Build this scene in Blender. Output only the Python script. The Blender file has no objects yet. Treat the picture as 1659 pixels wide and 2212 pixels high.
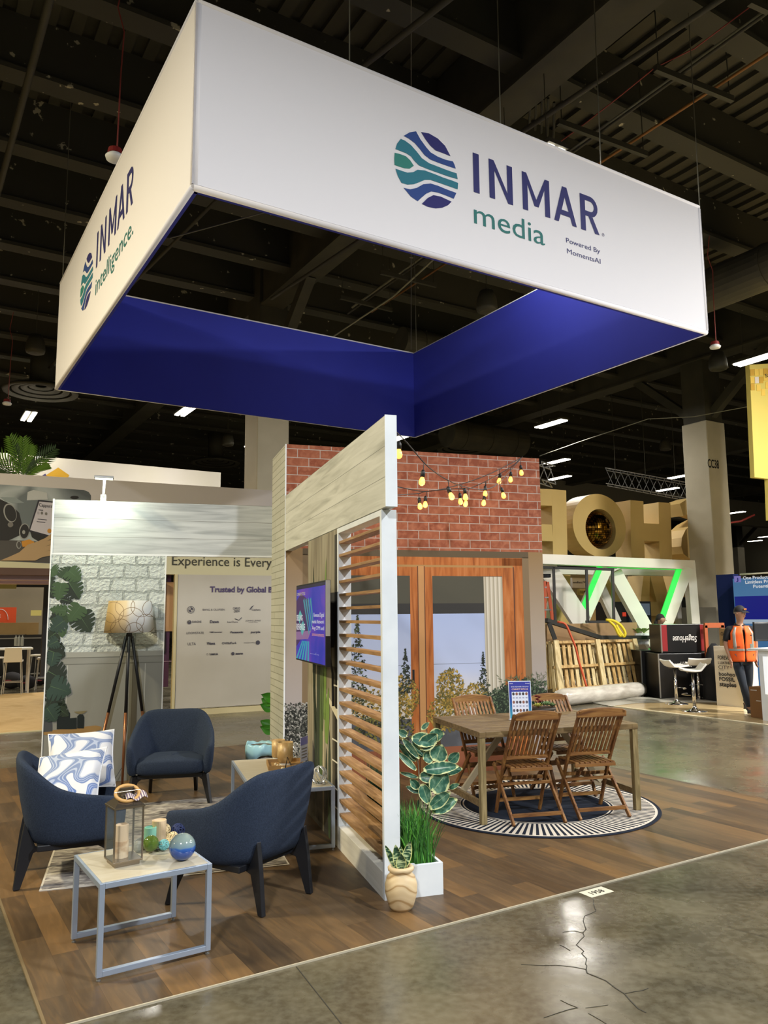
import bpy, bmesh, math, random
from mathutils import Vector, Matrix
random.seed(7)
PI = math.pi
D = bpy.data; COL = bpy.context.scene.collection
def R(d): return math.radians(d)
# ------------------------------------------------------------------ camera model
F_PX = 1688.0; PITCH = R(7.54); ROLL = R(-0.54); CAMH = 1.75
def _axes():
    cp, sp = math.cos(PITCH), math.sin(PITCH); cr, sr = math.cos(ROLL), math.sin(ROLL)
    r = Vector((1, 0, 0)); f = Vector((0, cp, sp)); u = Vector((0, -sp, cp))
    return cr*r + sr*u, -sr*r + cr*u, f
CR, CU, CF = _axes(); CAM = Vector((0, 0, CAMH))
def ray(u, v): return (u-829.5)*CR - (v-1106)*CU + F_PX*CF
def at(u, v, z=0.0):
    d = ray(u, v); return CAM + d*((z-CAMH)/d.z)
def atd(u, v, Y):                    # point at depth Y metres in front of the camera
    d = ray(u, v); return CAM + d*(Y/d.y)
class Fr:                            # a floor frame: origin + yaw
    def __init__(s, o, deg):
        s.o = Vector(o); s.a = R(deg); s.X = Vector((math.cos(s.a), math.sin(s.a), 0)); s.Y = Vector((-math.sin(s.a), math.cos(s.a), 0))
    def w(s, x, y, z=0): return s.o + s.X*x + s.Y*y + Vector((0, 0, z))
    def l(s, p): d = Vector(p)-s.o; return Vector((d.dot(s.X), d.dot(s.Y), d.z))
    def onY(s, u, v, y):             # pixel -> local point on the plane local y = y
        d = ray(u, v); P0 = s.o + s.Y*y; t = (P0-CAM).dot(s.Y)/d.dot(s.Y); return s.l(CAM + d*t)
    def onX(s, u, v, x):
        d = ray(u, v); P0 = s.o + s.X*x; t = (P0-CAM).dot(s.X)/d.dot(s.X); return s.l(CAM + d*t)
B = Fr((-0.018, 5.083, 0), 17.58)    # the booth walls
S = Fr((-0.636, 4.115, 0), 31.68)    # the hall grid (flooring, hanging sign, ceiling)
# ------------------------------------------------------------------ materials
def lin(h):
    if not isinstance(h, str): return tuple(h) + (1,) if len(h) == 3 else h
    c = [int(h[i:i+2], 16)/255 for i in (0, 2, 4)]
    return tuple(x/12.92 if x <= .04045 else ((x+.055)/1.055)**2.4 for x in c) + (1,)
MATS = {}
def mat(name, col, rough=.6, metal=0, emit=None, es=0, trans=0, spec=.5, noise=None, bump=None, alpha=1, coat=0):
    """noise=(scale, colour2, low, high, (sx,sy,sz)) mixes a second colour; bump=(scale, strength)"""
    if name in MATS: return MATS[name]
    m = D.materials.new(name); m.use_nodes = True; nt = m.node_tree; b = nt.nodes['Principled BSDF']
    b.inputs['Base Color'].default_value = lin(col); b.inputs['Roughness'].default_value = rough
    b.inputs['Metallic'].default_value = metal; b.inputs['Specular IOR Level'].default_value = spec
    b.inputs['Transmission Weight'].default_value = trans; b.inputs['Alpha'].default_value = alpha
    b.inputs['Coat Weight'].default_value = coat
    if emit: b.inputs['Emission Color'].default_value = lin(emit); b.inputs['Emission Strength'].default_value = es
    if noise or bump: tc = nt.nodes.new('ShaderNodeTexCoord')
    if noise:
        sc, c2, lo, hi, st = (list(noise) + [(1, 1, 1)])[:5]
        mp = nt.nodes.new('ShaderNodeMapping'); mp.inputs['Scale'].default_value = st
        nz = nt.nodes.new('ShaderNodeTexNoise'); nz.inputs['Scale'].default_value = sc; nz.inputs['Detail'].default_value = 6
        rp = nt.nodes.new('ShaderNodeValToRGB'); rp.color_ramp.elements[0].position = lo; rp.color_ramp.elements[1].position = hi
        rp.color_ramp.elements[0].color = lin(col); rp.color_ramp.elements[1].color = lin(c2)
        nt.links.new(tc.outputs['Object'], mp.inputs[0]); nt.links.new(mp.outputs[0], nz.inputs[0])
        nt.links.new(nz.outputs[0], rp.inputs[0]); nt.links.new(rp.outputs[0], b.inputs['Base Color'])
    if bump:
        n2 = nt.nodes.new('ShaderNodeTexNoise'); n2.inputs['Scale'].default_value = bump[0]; n2.inputs['Detail'].default_value = 4
        bp = nt.nodes.new('ShaderNodeBump'); bp.inputs['Strength'].default_value = bump[1]; bp.inputs['Distance'].default_value = .01
        nt.links.new(tc.outputs['Object'], n2.inputs[0]); nt.links.new(n2.outputs[0], bp.inputs['Height']); nt.links.new(bp.outputs[0], b.inputs['Normal'])
    MATS[name] = m; return m
class NT:                            # small node-graph helper
    def __init__(s, name, rough=.6, spec=.5):
        s.m = D.materials.new(name); s.m.use_nodes = True; s.nt = s.m.node_tree; s.b = s.nt.nodes['Principled BSDF']
        s.b.inputs['Roughness'].default_value = rough; s.b.inputs['Specular IOR Level'].default_value = spec; MATS[name] = s.m
        s.tc = s.n('TexCoord')
    def n(s, t, **k):
        nd = s.nt.nodes.new('ShaderNode'+t)
        for a, v in k.items():
            if a.startswith('i_'):
                key = a[2:].replace('_', ' '); nd.inputs[int(key) if key.isdigit() else key].default_value = v
            else: setattr(nd, a, v)
        return nd
    def l(s, a, b): s.nt.links.new(a, b)
    def coords(s, scale=(1, 1, 1), rot=(0, 0, 0), loc=(0, 0, 0)):
        mp = s.n('Mapping'); mp.inputs['Scale'].default_value = scale; mp.inputs['Rotation'].default_value = rot; mp.inputs['Location'].default_value = loc
        s.l(s.tc.outputs['Object'], mp.inputs[0]); return mp.outputs[0]
    def noise(s, co, sc, det=5, dist=0, out=0):
        n = s.n('TexNoise'); n.inputs['Scale'].default_value = sc; n.inputs['Detail'].default_value = det; n.inputs['Distortion'].default_value = dist
        s.l(co, n.inputs[0]); return n.outputs[out]
    def ramp(s, v, stops, interp='LINEAR'):
        r = s.n('ValToRGB'); cr = r.color_ramp; cr.interpolation = interp
        while len(cr.elements) < len(stops): cr.elements.new(.5)
        for e, (p, c) in zip(cr.elements, stops): e.position = p; e.color = lin(c)
        s.l(v, r.inputs[0]); return r.outputs[0]
    def mix(s, f, a, b, mode='MIX'):
        m = s.n('Mix', data_type='RGBA', blend_type=mode)
        for sock, v in ((m.inputs[0], f), (m.inputs[6], a), (m.inputs[7], b)):
            if hasattr(v, 'is_output'): s.l(v, sock)
            else: sock.default_value = v if isinstance(v, (int, float)) else lin(v)
        return m.outputs[2]
    def math(s, op, a, b=0.0):
        m = s.n('Math', operation=op)
        for sock, v in ((m.inputs[0], a), (m.inputs[1], b)):
            if hasattr(v, 'is_output'): s.l(v, sock)
            else: sock.default_value = v
        return m.outputs[0]
    def col(s, o): s.l(o, s.b.inputs['Base Color'])
    def bump(s, h, st=.3, dist=.01):
        b = s.n('Bump'); b.inputs['Strength'].default_value = st; b.inputs['Distance'].default_value = dist
        s.l(h, b.inputs['Height']); s.l(b.outputs[0], s.b.inputs['Normal'])
# ------------------------------------------------------------------ mesh builder
class MB:
    def __init__(s): s.v = []; s.f = []
    def add(s, vs, fs):
        o = len(s.v); s.v += [tuple(p) for p in vs]; s.f += [tuple(i+o for i in f) for f in fs]; return s
    def box(s, x0, x1, y0, y1, z0, z1):
        return s.add([(x0,y0,z0),(x1,y0,z0),(x1,y1,z0),(x0,y1,z0),(x0,y0,z1),(x1,y0,z1),(x1,y1,z1),(x0,y1,z1)],
                     [(0,3,2,1),(4,5,6,7),(0,1,5,4),(1,2,6,5),(2,3,7,6),(3,0,4,7)])
    def bar(s, p, q, w, h, up=(0, 0, 1), w2=None, h2=None):   # box beam p->q, w across, h along 'up'
        p, q = Vector(p), Vector(q); d = (q-p).normalized(); up = Vector(up)
        a = d.cross(up)
        if a.length < 1e-4: a = d.cross(Vector((0, 1, 0)))
        a.normalize(); b = a.cross(d).normalized(); w2 = w if w2 is None else w2; h2 = h if h2 is None else h2
        vs = [P + a*(x*W/2) + b*(y*H/2) for P, W, H in ((p, w, h), (q, w2, h2)) for x, y in ((-1,-1),(1,-1),(1,1),(-1,1))]
        return s.add(vs, [(0,3,2,1),(4,5,6,7),(0,1,5,4),(1,2,6,5),(2,3,7,6),(3,0,4,7)])
    def tube(s, pts, r, n=8, closed=False, caps=True):
        pts = [Vector(p) for p in pts]; N = len(pts); rr = r if isinstance(r, (list, tuple)) else [r]*N
        rings = []; prev = None
        for i, p in enumerate(pts):
            if closed: t = pts[(i+1) % N]-pts[i-1]
            else: t = pts[min(i+1, N-1)]-pts[max(i-1, 0)]
            t.normalize()
            if prev is None: a = t.orthogonal().normalized()
            else:
                a = prev - t*prev.dot(t)
                a = a.normalized() if a.length > 1e-6 else t.orthogonal().normalized()
            prev = a; b = t.cross(a)
            rings.append([p + (a*math.cos(2*PI*k/n) + b*math.sin(2*PI*k/n))*rr[i] for k in range(n)])
        vs = [q for g in rings for q in g]; fs = []
        for i in range(N if closed else N-1):
            j = (i+1) % N
            for k in range(n): k2 = (k+1) % n; fs.append((i*n+k, i*n+k2, j*n+k2, j*n+k))
        if caps and not closed: fs.append(tuple(range(n))[::-1]); fs.append(tuple((N-1)*n+k for k in range(n)))
        return s.add(vs, fs)
    def lathe(s, prof, n=24, c=(0, 0, 0), cap=True):   # prof = [(r, z)]
        vs = [(c[0]+r*math.cos(2*PI*k/n), c[1]+r*math.sin(2*PI*k/n), c[2]+z) for r, z in prof for k in range(n)]; fs = []
        for i in range(len(prof)-1):
            for k in range(n): k2 = (k+1) % n; fs.append((i*n+k, i*n+k2, (i+1)*n+k2, (i+1)*n+k))
        if cap:
            fs.append(tuple(range(n))[::-1]); fs.append(tuple((len(prof)-1)*n+k for k in range(n)))
        return s.add(vs, fs)
    def sphere(s, c, r, n=16, m=10, sc=(1, 1, 1)):
        c = Vector(c); vs = [c + Vector((0, 0, -r*sc[2]))]; fs = []
        for i in range(1, m):
            t = -PI/2 + PI*i/m
            for k in range(n): vs.append(c + Vector((r*sc[0]*math.cos(t)*math.cos(2*PI*k/n), r*sc[1]*math.cos(t)*math.sin(2*PI*k/n), r*sc[2]*math.sin(t))))
        vs.append(c + Vector((0, 0, r*sc[2]))); L = len(vs)-1
        for k in range(n):
            k2 = (k+1) % n; fs.append((0, 1+k2, 1+k)); fs.append((L, L-n+k, L-n+k2))
            for i in range(m-2): fs.append((1+i*n+k, 1+i*n+k2, 1+(i+1)*n+k2, 1+(i+1)*n+k))
        return s.add(vs, fs)
    def prism(s, poly, f0, f1):      # poly 2-D, f0/f1: functions (a,b)->3-D for the two ends
        n = len(poly); vs = [f0(*p) for p in poly] + [f1(*p) for p in poly]
        return s.add(vs, [tuple(range(n))[::-1], tuple(range(n, 2*n))] + [(i, (i+1) % n, n+(i+1) % n, n+i) for i in range(n)])
    def xz(s, poly, y0, y1): return s.prism(poly, lambda a, b: (a, y0, b), lambda a, b: (a, y1, b))   # poly in x,z
    def yz(s, poly, x0, x1): return s.prism(poly, lambda a, b: (x0, a, b), lambda a, b: (x1, a, b))
    def xy(s, poly, z0, z1): return s.prism(poly, lambda a, b: (a, b, z0), lambda a, b: (a, b, z1))
    def grid(s, fn, nu, nv, wrap=False):   # fn(u,v) in 0..1
        vs = [fn(i/nu, j/nv) for j in range(nv+1) for i in range(nu+(0 if wrap else 1))]; w = nu if wrap else nu+1
        return s.add(vs, [(j*w+i, j*w+(i+1) % w, (j+1)*w+(i+1) % w, (j+1)*w+i) for j in range(nv) for i in range(nu)])
def thing(name, label, cat, loc=(0, 0, 0), rz=0, group=None, kind=None):
    o = D.objects.new(name, None); COL.objects.link(o); o.location = loc; o.rotation_euler = (0, 0, rz); o.empty_display_size = .1
    return tag(o, label, cat, group, kind)
def tag(o, label=None, cat=None, group=None, kind=None):
    if label: o['label'] = label
    if cat: o['category'] = cat
    if group: o['group'] = group
    if kind: o['kind'] = kind
    return o
def part(name, mb, m, parent=None, smooth=False, bev=0, sub=0, label=None, fix=False, seg=2, sol=0):
    me = D.meshes.new(name); me.from_pydata([tuple(v) for v in mb.v], [], mb.f); me.validate()
    if fix or True:
        bm = bmesh.new(); bm.from_mesh(me); bmesh.ops.recalc_face_normals(bm, faces=bm.faces); bm.to_mesh(me); bm.free()
    if m: me.materials.append(m)
    if smooth: me.polygons.foreach_set('use_smooth', [True]*len(me.polygons))
    o = D.objects.new(name, me); COL.objects.link(o); o.parent = parent
    if sol: md = o.modifiers.new('s', 'SOLIDIFY'); md.thickness = sol; md.offset = 0
    if bev: md = o.modifiers.new('b', 'BEVEL'); md.width = bev; md.segments = seg; md.limit_method = 'ANGLE'
    if sub: md = o.modifiers.new('u', 'SUBSURF'); md.levels = sub; md.render_levels = sub
    if label: o['label'] = label
    return o
def solo(name, mb, m, label, cat, loc=(0, 0, 0), rz=0, group=None, kind=None, **k):
    o = part(name, mb, m, None, **k); o.location = loc; o.rotation_euler = (0, 0, rz); return tag(o, label, cat, group, kind)
def copytree(o, parent=None):
    c = o.copy(); COL.objects.link(c); c.parent = parent
    for ch in [x for x in D.objects if x.parent == o]: copytree(ch, c)
    return c
def dup(root, loc, rz, label=None, group=None):
    kids = {}
    for x in D.objects:
        if x.parent: kids.setdefault(x.parent.name, []).append(x)
    def cp(o, par):
        c = o.copy(); COL.objects.link(c); c.parent = par
        for ch in kids.get(o.name, []): cp(ch, c)
        return c
    r = cp(root, None); r.location = loc; r.rotation_euler = (0, 0, rz)
    if label: r['label'] = label
    if group: r['group'] = group
    return r
def text(s_, fn, w=None, h=None, anchor='l', bold=0, depth=.002, shear=0, sp=1):
    """letters as a mesh; fn maps (x, z, d) of the layout plane to 3-D; the text is fitted to height h (cap) and width w"""
    cu = D.curves.new('t', 'FONT'); cu.body = s_; cu.size = 1; cu.offset = bold; cu.resolution_u = 3; cu.space_character = sp; cu.shear = shear
    ob = D.objects.new('t', cu); COL.objects.link(ob); bpy.context.view_layer.update()
    me = D.meshes.new_from_object(ob.evaluated_get(bpy.context.evaluated_depsgraph_get()))
    vs = [v.co.copy() for v in me.vertices]; fs = [tuple(p.vertices) for p in me.polygons]
    D.objects.remove(ob); D.curves.remove(cu); D.meshes.remove(me)
    if not vs: return MB()
    x0 = min(v.x for v in vs); x1 = max(v.x for v in vs); y1 = max(v.y for v in vs)
    sy = (h or 1)/.73; sx = w/(x1-x0) if w else sy
    off = {'l': 0, 'c': -(x1-x0)*sx/2, 'r': -(x1-x0)*sx}[anchor]
    mb = MB(); mb.add([fn((v.x-x0)*sx+off, v.y*sy, depth) for v in vs], fs); return mb
def bez(p0, p1, p2, n=12):
    p0, p1, p2 = map(Vector, (p0, p1, p2)); return [p0*(1-t)**2 + p1*2*t*(1-t) + p2*t*t for t in [i/n for i in range(n+1)]]
OFF = {}
def at_thing(fr, name, label, cat, x, y, group=None, kind=None, z=0):
    """a thing whose shapes are written in the coordinates of frame fr"""
    o = thing(name, label, cat, fr.w(x, y, z), fr.a, group, kind); OFF[o.name] = Vector((x, y, z)); return o
def P(name, mb, m, parent, **k):
    off = OFF.get(parent.name)
    if off: mb.v = [tuple(Vector(v)-off) for v in mb.v]
    o = part(name, mb, m, parent, **k)
    if off: OFF[o.name] = off
    return o
# ================================================================= surfaces
def concrete():
    t = NT('concrete', .22, .5); co = t.coords()
    a = t.noise(co, .35, 8, .6); b = t.noise(co, 2.2, 8, .4); c = t.noise(co, 22, 5)
    base = t.ramp(a, [(.34, '2f2a1e'), (.48, '443d2c'), (.58, '58503c'), (.68, '6a6249')])
    c2 = t.mix(.4, base, t.ramp(b, [(.35, '302b22'), (.65, '6a6048')]))
    c3 = t.mix(.15, c2, t.ramp(c, [(.35, '4a4739'), (.65, '93907e')]))
    v = t.n('TexVoronoi', feature='DISTANCE_TO_EDGE'); v.inputs['Scale'].default_value = .42
    d = t.n('Mix', data_type='VECTOR'); d.inputs[0].default_value = .12; t.l(co, d.inputs[4])
    nz = t.n('TexNoise'); nz.inputs['Scale'].default_value = 1.6; nz.inputs['Detail'].default_value = 6; t.l(co, nz.inputs[0]); t.l(nz.outputs[1], d.inputs[5])
    t.l(d.outputs[1], v.inputs[0])
    cr = t.ramp(v.outputs[0], [(0, 'ffffff'), (.0035, '000000')])
    mask = t.ramp(t.noise(co, .5, 2), [(.52, '000000'), (.6, 'ffffff')])
    t.col(t.mix(t.math('MULTIPLY', cr, mask), c3, '33302a'))
    rr = t.ramp(b, [(.3, (.16,)*3), (.7, (.34,)*3)]); t.l(rr, t.b.inputs['Roughness'])
    t.bump(c, .015, .003); return t.m
def planks(name, cols, w=.185, L=1.22, rot=PI/2, rough=.5, gap='2a2018'):
    t = NT(name, rough, .35); co = t.coords(rot=(0, 0, rot))
    br = t.n('TexBrick', offset=.37, offset_frequency=3); br.inputs['Scale'].default_value = 1; br.inputs['Brick Width'].default_value = L; br.inputs['Row Height'].default_value = w
    br.inputs['Mortar Size'].default_value = .0009; br.inputs['Mortar'].default_value = (.5, .5, .5, 1); br.inputs['Color1'].default_value = (0, 0, 0, 1); br.inputs['Color2'].default_value = (1, 1, 1, 1)
    t.l(co, br.inputs[0])
    off = t.n('VectorMath', operation='MULTIPLY_ADD'); t.l(br.outputs[0], off.inputs[0]); off.inputs[1].default_value = (7, 5, 3); mp = t.n('Mapping'); mp.inputs['Scale'].default_value = (.8, 5, 1); t.l(co, mp.inputs[0]); t.l(mp.outputs[0], off.inputs[2])
    gr = t.noise(off.outputs[0], 2.4, 7, 2.2); big = t.noise(off.outputs[0], .8, 2, .5)
    tone = t.ramp(br.outputs[0], [(.05, cols[0]), (.35, cols[1]), (.6, cols[2]), (.95, cols[3])])
    c = t.mix(.36, tone, t.ramp(gr, [(.32, cols[0]), (.48, cols[1]), (.56, cols[2]), (.70, cols[3])])); c = t.mix(.25, c, t.ramp(big, [(.3, cols[0]), (.7, cols[3])]))
    c = t.mix(t.math('MULTIPLY', br.outputs[1], .55), c, gap); t.col(c); t.bump(gr, .06, .003); return t.m
def face2(t, rough_rot):             # object coords with (x, z) -> (X, Y)
    sp = t.n('SeparateXYZ'); t.l(t.tc.outputs['Object'], sp.inputs[0]); cb = t.n('CombineXYZ')
    a, b = {'xz': (0, 2), 'yz': (1, 2)}[rough_rot]; t.l(sp.outputs[a], cb.inputs[0]); t.l(sp.outputs[b], cb.inputs[1]); return cb.outputs[0]
def brick(name, c1, c2, mortar, bw, rh, ms, plane='xz', rough=.75, bst=.0, noisy=None, off=.5):
    t = NT(name, rough, .3); co = face2(t, plane)
    br = t.n('TexBrick', offset=off); br.inputs['Scale'].default_value = 1; br.inputs['Brick Width'].default_value = bw; br.inputs['Row Height'].default_value = rh
    br.inputs['Mortar Size'].default_value = ms; br.inputs['Mortar Smooth'].default_value = .2; br.inputs['Color1'].default_value = lin(c1); br.inputs['Color2'].default_value = lin(c2); br.inputs['Mortar'].default_value = lin(mortar)
    if bst:
        d = t.n('Mix', data_type='VECTOR'); d.inputs[0].default_value = .05; nz = t.n('TexNoise'); nz.inputs['Scale'].default_value = 9; t.l(co, nz.inputs[0]); t.l(co, d.inputs[4]); t.l(nz.outputs[1], d.inputs[5]); t.l(d.outputs[1], br.inputs[0])
    else: t.l(co, br.inputs[0])
    n = t.noise(co, 14, 6, .5); c = br.outputs[0]
    if noisy: c = t.mix(t.math('MULTIPLY', t.ramp(n, [(.42, '000000'), (.7, 'ffffff')]), t.math('SUBTRACT', 1, br.outputs[1])), c, noisy)
    t.col(c)
    if bst: t.bump(t.math('ADD', t.math('MULTIPLY', br.outputs[1], -1), t.math('MULTIPLY', t.noise(co, 30, 5), .9)), bst, .02)
    return t.m
def washed(name, plane, c1='b9b9b4', c2='d9dad6', c3='8f8f8b', pw=.203):
    t = NT(name, .65, .3); co = face2(t, plane); mp = t.n('Mapping'); mp.inputs['Scale'].default_value = (.7, 9, 1); t.l(co, mp.inputs[0])
    g = t.noise(mp.outputs[0], 1.5, 8, 1.2); k = t.noise(co, 1.2, 3, .5)
    c = t.ramp(g, [(.25, c3), (.42, c1), (.62, c2)]); c = t.mix(.3, c, t.ramp(k, [(.3, c1), (.7, c2)]))
    br = t.n('TexBrick', offset=.4); br.inputs['Scale'].default_value = 1; br.inputs['Brick Width'].default_value = 9; br.inputs['Row Height'].default_value = pw; br.inputs['Mortar Size'].default_value = .002; t.l(co, br.inputs[0])
    t.col(t.mix(br.outputs[1], c, '77776f')); return t.m
M_white = mat('white_paint', 'e9ebea', .45); M_whited = mat('white_scuffed', 'e4e8e8', .5, noise=(2.5, 'cfd5d8', .35, .7))
M_black = mat('black', '0c0c0d', .5); M_dark = mat('dark_ceiling', '3f3c2d', .85, noise=(1.2, '4c4836', .3, .7)); M_dark2 = mat('dark_steel', '464333', .7, noise=(2, '37352a', .3, .7))
M_peel = mat('peeling_paint', '3a382b', .75, noise=(5, 'b4ad8e', .675, .70, (1, 1, 1)))
M_chrome = mat('chrome', 'd8d8d8', .12, 1); M_steel = mat('grey_metal', '9a9a96', .35, .8)
M_gold = mat('gold_paint', 'c9aa6a', .55, noise=(1.1, 'd2b474', .3, .7)); M_navyt = mat('navy_ink', '2a2b6c', .6); M_teal = mat('teal_ink', '2c7672', .7)
# ================================================================= the hall
def ground(pts, z0, z1): return MB().xy([(p.x, p.y) for p in pts], z0, z1)
fl = solo('floor', MB().box(-70, 90, -30, 110, -.2, 0), concrete(), None, None, kind='structure')
M_crack = mat('crack', '2b281f', .9); mb = MB()
def z9(x, y): return at(1150+x*.1636, 1850+y*.1636, .0012)
for ln, w in (([(805,560),(810,640),(840,720),(770,755),(690,785),(670,850),(690,910),(710,960),(665,1005),(685,1055),(635,1100),(580,1165),(610,1190),(680,1250),(650,1280),(718,1350),(700,1420),(722,1440),(708,1490)],.004),([(708,1490),(725,1540),(850,1590),(970,1640),(1100,1740),(1215,1812),(1290,1900),(1400,2010),(1500,2060)],.006),([(1215,1812),(1340,1785),(1450,1770),(1528,1740)],.004),([(708,1490),(560,1460),(430,1445),(320,1435),(120,1440),(-150,1425)],.003),([(400,1000),(500,985),(570,985),(665,1010)],.003),([(370,1895),(480,1950),(600,1997),(480,2020),(340,2065),(150,2130)],.003),([(700,2000),(870,1980),(1000,1960)],.002),([(740,2070),(900,2160),(1050,2260)],.003),([(360,1165),(440,1205),(500,1245)],.003)):
    pp = [z9(*q) for q in ln]
    for a, b in zip(pp, pp[1:]): mb.bar(a, b, w, .001)
mb.bar(at(640, 2088, .0012), at(752, 2230, .0012), .004, .001, w2=.004)
tag(part('floor_crack', mb, M_crack, fl), kind='structure')
# vinyl plank flooring of the booth + its pale tape edge
pl = thing('plank_flooring', 'dark brown wood-look plank flooring laid over the concrete under the whole booth', 'flooring', S.w(-.967, 0), S.a, kind='structure')
M_plank = planks('vinyl_planks', ['352b20', '4c3e2e', '5f4d37', '806039'], w=.135, L=.78, rough=.42)
part('plank_sheet', MB().box(0, 6.40, 0, 6.62, 0, .008), M_plank, pl)
mb = MB(); mb.box(0, 6.40, -.028, .006, 0, .0095); mb.box(-.02, .004, 0, 6.62, 0, .0095)
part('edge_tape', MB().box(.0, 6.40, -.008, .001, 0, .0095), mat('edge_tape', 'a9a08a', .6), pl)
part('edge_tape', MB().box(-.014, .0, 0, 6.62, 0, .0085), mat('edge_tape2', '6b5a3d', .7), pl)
# ceiling -- deck, joists, girders in the hall grid
def Sm(mb): mb.v = [tuple(S.w(*v)) for v in mb.v]; return mb
mb = MB()
for i in range(260): mb.box(-30+i*.34, -29.83+i*.34, -14, 70, 9.95, 10.03)
mb.box(-30, 60, -14, 70, 10.03, 10.2); solo('ceiling', Sm(mb), M_dark, None, None, kind='structure')
for k in range(-6, 27):
    y = 7.06+1.82*k; b = MB().box(-30, 60, y-.17, y+.17, 9.05, 9.12); b.box(-30, 60, y-.07, y+.07, 9.12, 9.95)
    solo('ceiling_joist', Sm(b), M_peel, None, None, kind='structure')
for x in (-7.0, 5.2, 17.2, 29.4, 41.6):
    b = MB().box(x-.28, x+.28, -14, 70, 8.75, 8.8); b.box(x-.22, x+.22, -14, 70, 8.8, 9.95)
    solo('ceiling_girder', Sm(b), M_dark2, None, None, kind='structure')
# columns
M_col = mat('column_paint', 'c9c2ad', .6, noise=(1.5, 'bdb6a0', .3, .7))
def column(x, y, w, ztop, txt=None):
    c = at_thing(S, 'column', None, None, x, y, kind='structure')
    P('painted_shaft', MB().box(x-w, x+w, y-w, y+w, 0, ztop), M_col, c, bev=.02)
    P('dark_shaft', MB().box(x-w*.9, x+w*.9, y-w*.9, y+w*.9, ztop, 9.95), M_dark2, c)
    for s_ in (-1, 1): P('knee_brace', MB().bar((x, y+s_*.3, 7.2), (x, y+s_*2.2, 8.8), .22, .22), M_dark2, c)
    if txt:
        q = S.onY(1529, 1009, y-w); q2 = S.onY(1553, 1010, y-w)
        P('column_number', text(txt, lambda a, b, d: (q.x+a, y-w-d-.004, q.z+b), w=q2.x-q.x, h=.24, bold=.02), M_black, c)
    return c
p = S.onX(572, 905, 5.2); column(5.2+.05, p.y, .38, 7.0)
column(17.35, 9.75, .40, 7.0, 'CC38')
p = S.l(at(1590, 1186, 6.9)); column(p.x, p.y, .45, 7.0)
p = S.l(at(1563, 1190, 8.5));
# far hall walls
solo('wall_back', Sm(MB().box(-40, 90, 66, 66.4, 0, 10.2)), mat('far_wall', '6c6757', .8), None, None, kind='structure')
solo('wall_right', Sm(MB().box(62, 62.4, -14, 66, 0, 10.2)), MATS['far_wall'], None, None, kind='structure')
solo('wall_left', Sm(MB().box(-30.4, -30, -14, 66, 0, 10.2)), mat('far_wall_l', 'a39a80', .8), None, None, kind='structure')
b = MB(); a_, b_ = at(1150, 1080, 3.6), at(1800, 1110, 3.6)     # pale bulkhead low under the dark ceiling, far right
q0 = S.l(atd(1230, 1100, 46)); q1 = S.l(atd(1659, 1030, 40))
solo('trim_1', Sm(MB().box(24, 62, 27.0, 27.6, 7.4, 9.0)), mat('bulkhead', '8b8470', .8), None, None, kind='structure')
# ---------------------------------------------------------------- light fixtures
M_lamp = mat('lamp_glow', 'ffffff', .5, emit='fff6e2', es=22)
def hbay():
    t = thing('high_bay_light', 'x', 'light')
    part('housing', MB().box(-.17, .17, -.62, .62, .03, .09), M_dark2, t)
    for s_ in (-1, 1): part('light_strip', MB().box(s_*.09-.055, s_*.09+.055, -.58, .58, 0, .03), M_lamp, t)
    mb = MB()
    for s_ in (-1, 1): mb.tube([(0, s_*.4, .09), (0, s_*.4, 1.3)], .006, 5)
    part('hanger_wire', mb, M_dark2, t); return t
H0 = hbay(); first = True
def lamp_light(x, y, e, col, z=7.55):
    l = D.lights.new('hall_light', 'AREA'); l.shape = 'RECTANGLE'; l.size = .5; l.size_y = 1.2; l.energy = e; l.color = col; l.spread = PI
    o = D.objects.new('hall_light', l); COL.objects.link(o); o.location = S.w(x, y, z-.03); o.rotation_euler = (0, 0, S.a)
NEUT = (1, .95, .87); WARM = (1, .86, .56); COOL = (.93, .96, 1)
fix_px = [((62, 901), 'left of the hanging sign, above the palm'), ((401, 889), 'just under the lower left edge of the hanging sign'), ((550, 960), 'beside the pale column behind the booth'), ((866, 946), 'behind the white post end under the sign corner'), ((1190, 917), 'high right of the brick wall'), ((1203, 998), 'above the right end of the brick wall, higher of two'), ((1209, 1033), 'right of the brick wall, lower of two'), ((1470, 1030), 'left of the numbered column'), ((1640, 776), 'above the yellow banner'), ((1589, 1108), 'right of the numbered column'), ((1631, 1169), 'far right, above the dark sign'), ((1654, 1160), 'at the far right edge'), ((1623, 1210), 'far right, left of a pair'), ((1646, 1206), 'far right, right of a pair'), ((1603, 1219), 'far right, lowest'), ((1232, 1188), 'seen between the gold P and the truss'), ((1442, 1058), 'behind the ceiling truss')]
for (u, v), where in fix_px:
    p = at(u, v, 7.6)
    if p.y > 70: continue
    lab = 'bright two-strip ceiling light ' + where
    if first: H0.location = p; H0.rotation_euler = (0, 0, S.a); H0['label'] = lab; H0['group'] = 'high bay ceiling lights'; first = False
    else: dup(H0, p, S.a, lab)
    q = S.l(p)
    if p.length < 45 and u != 1640: lamp_light(q.x, q.y, 100 if u in (1203, 1209) else 450, NEUT)
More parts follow.
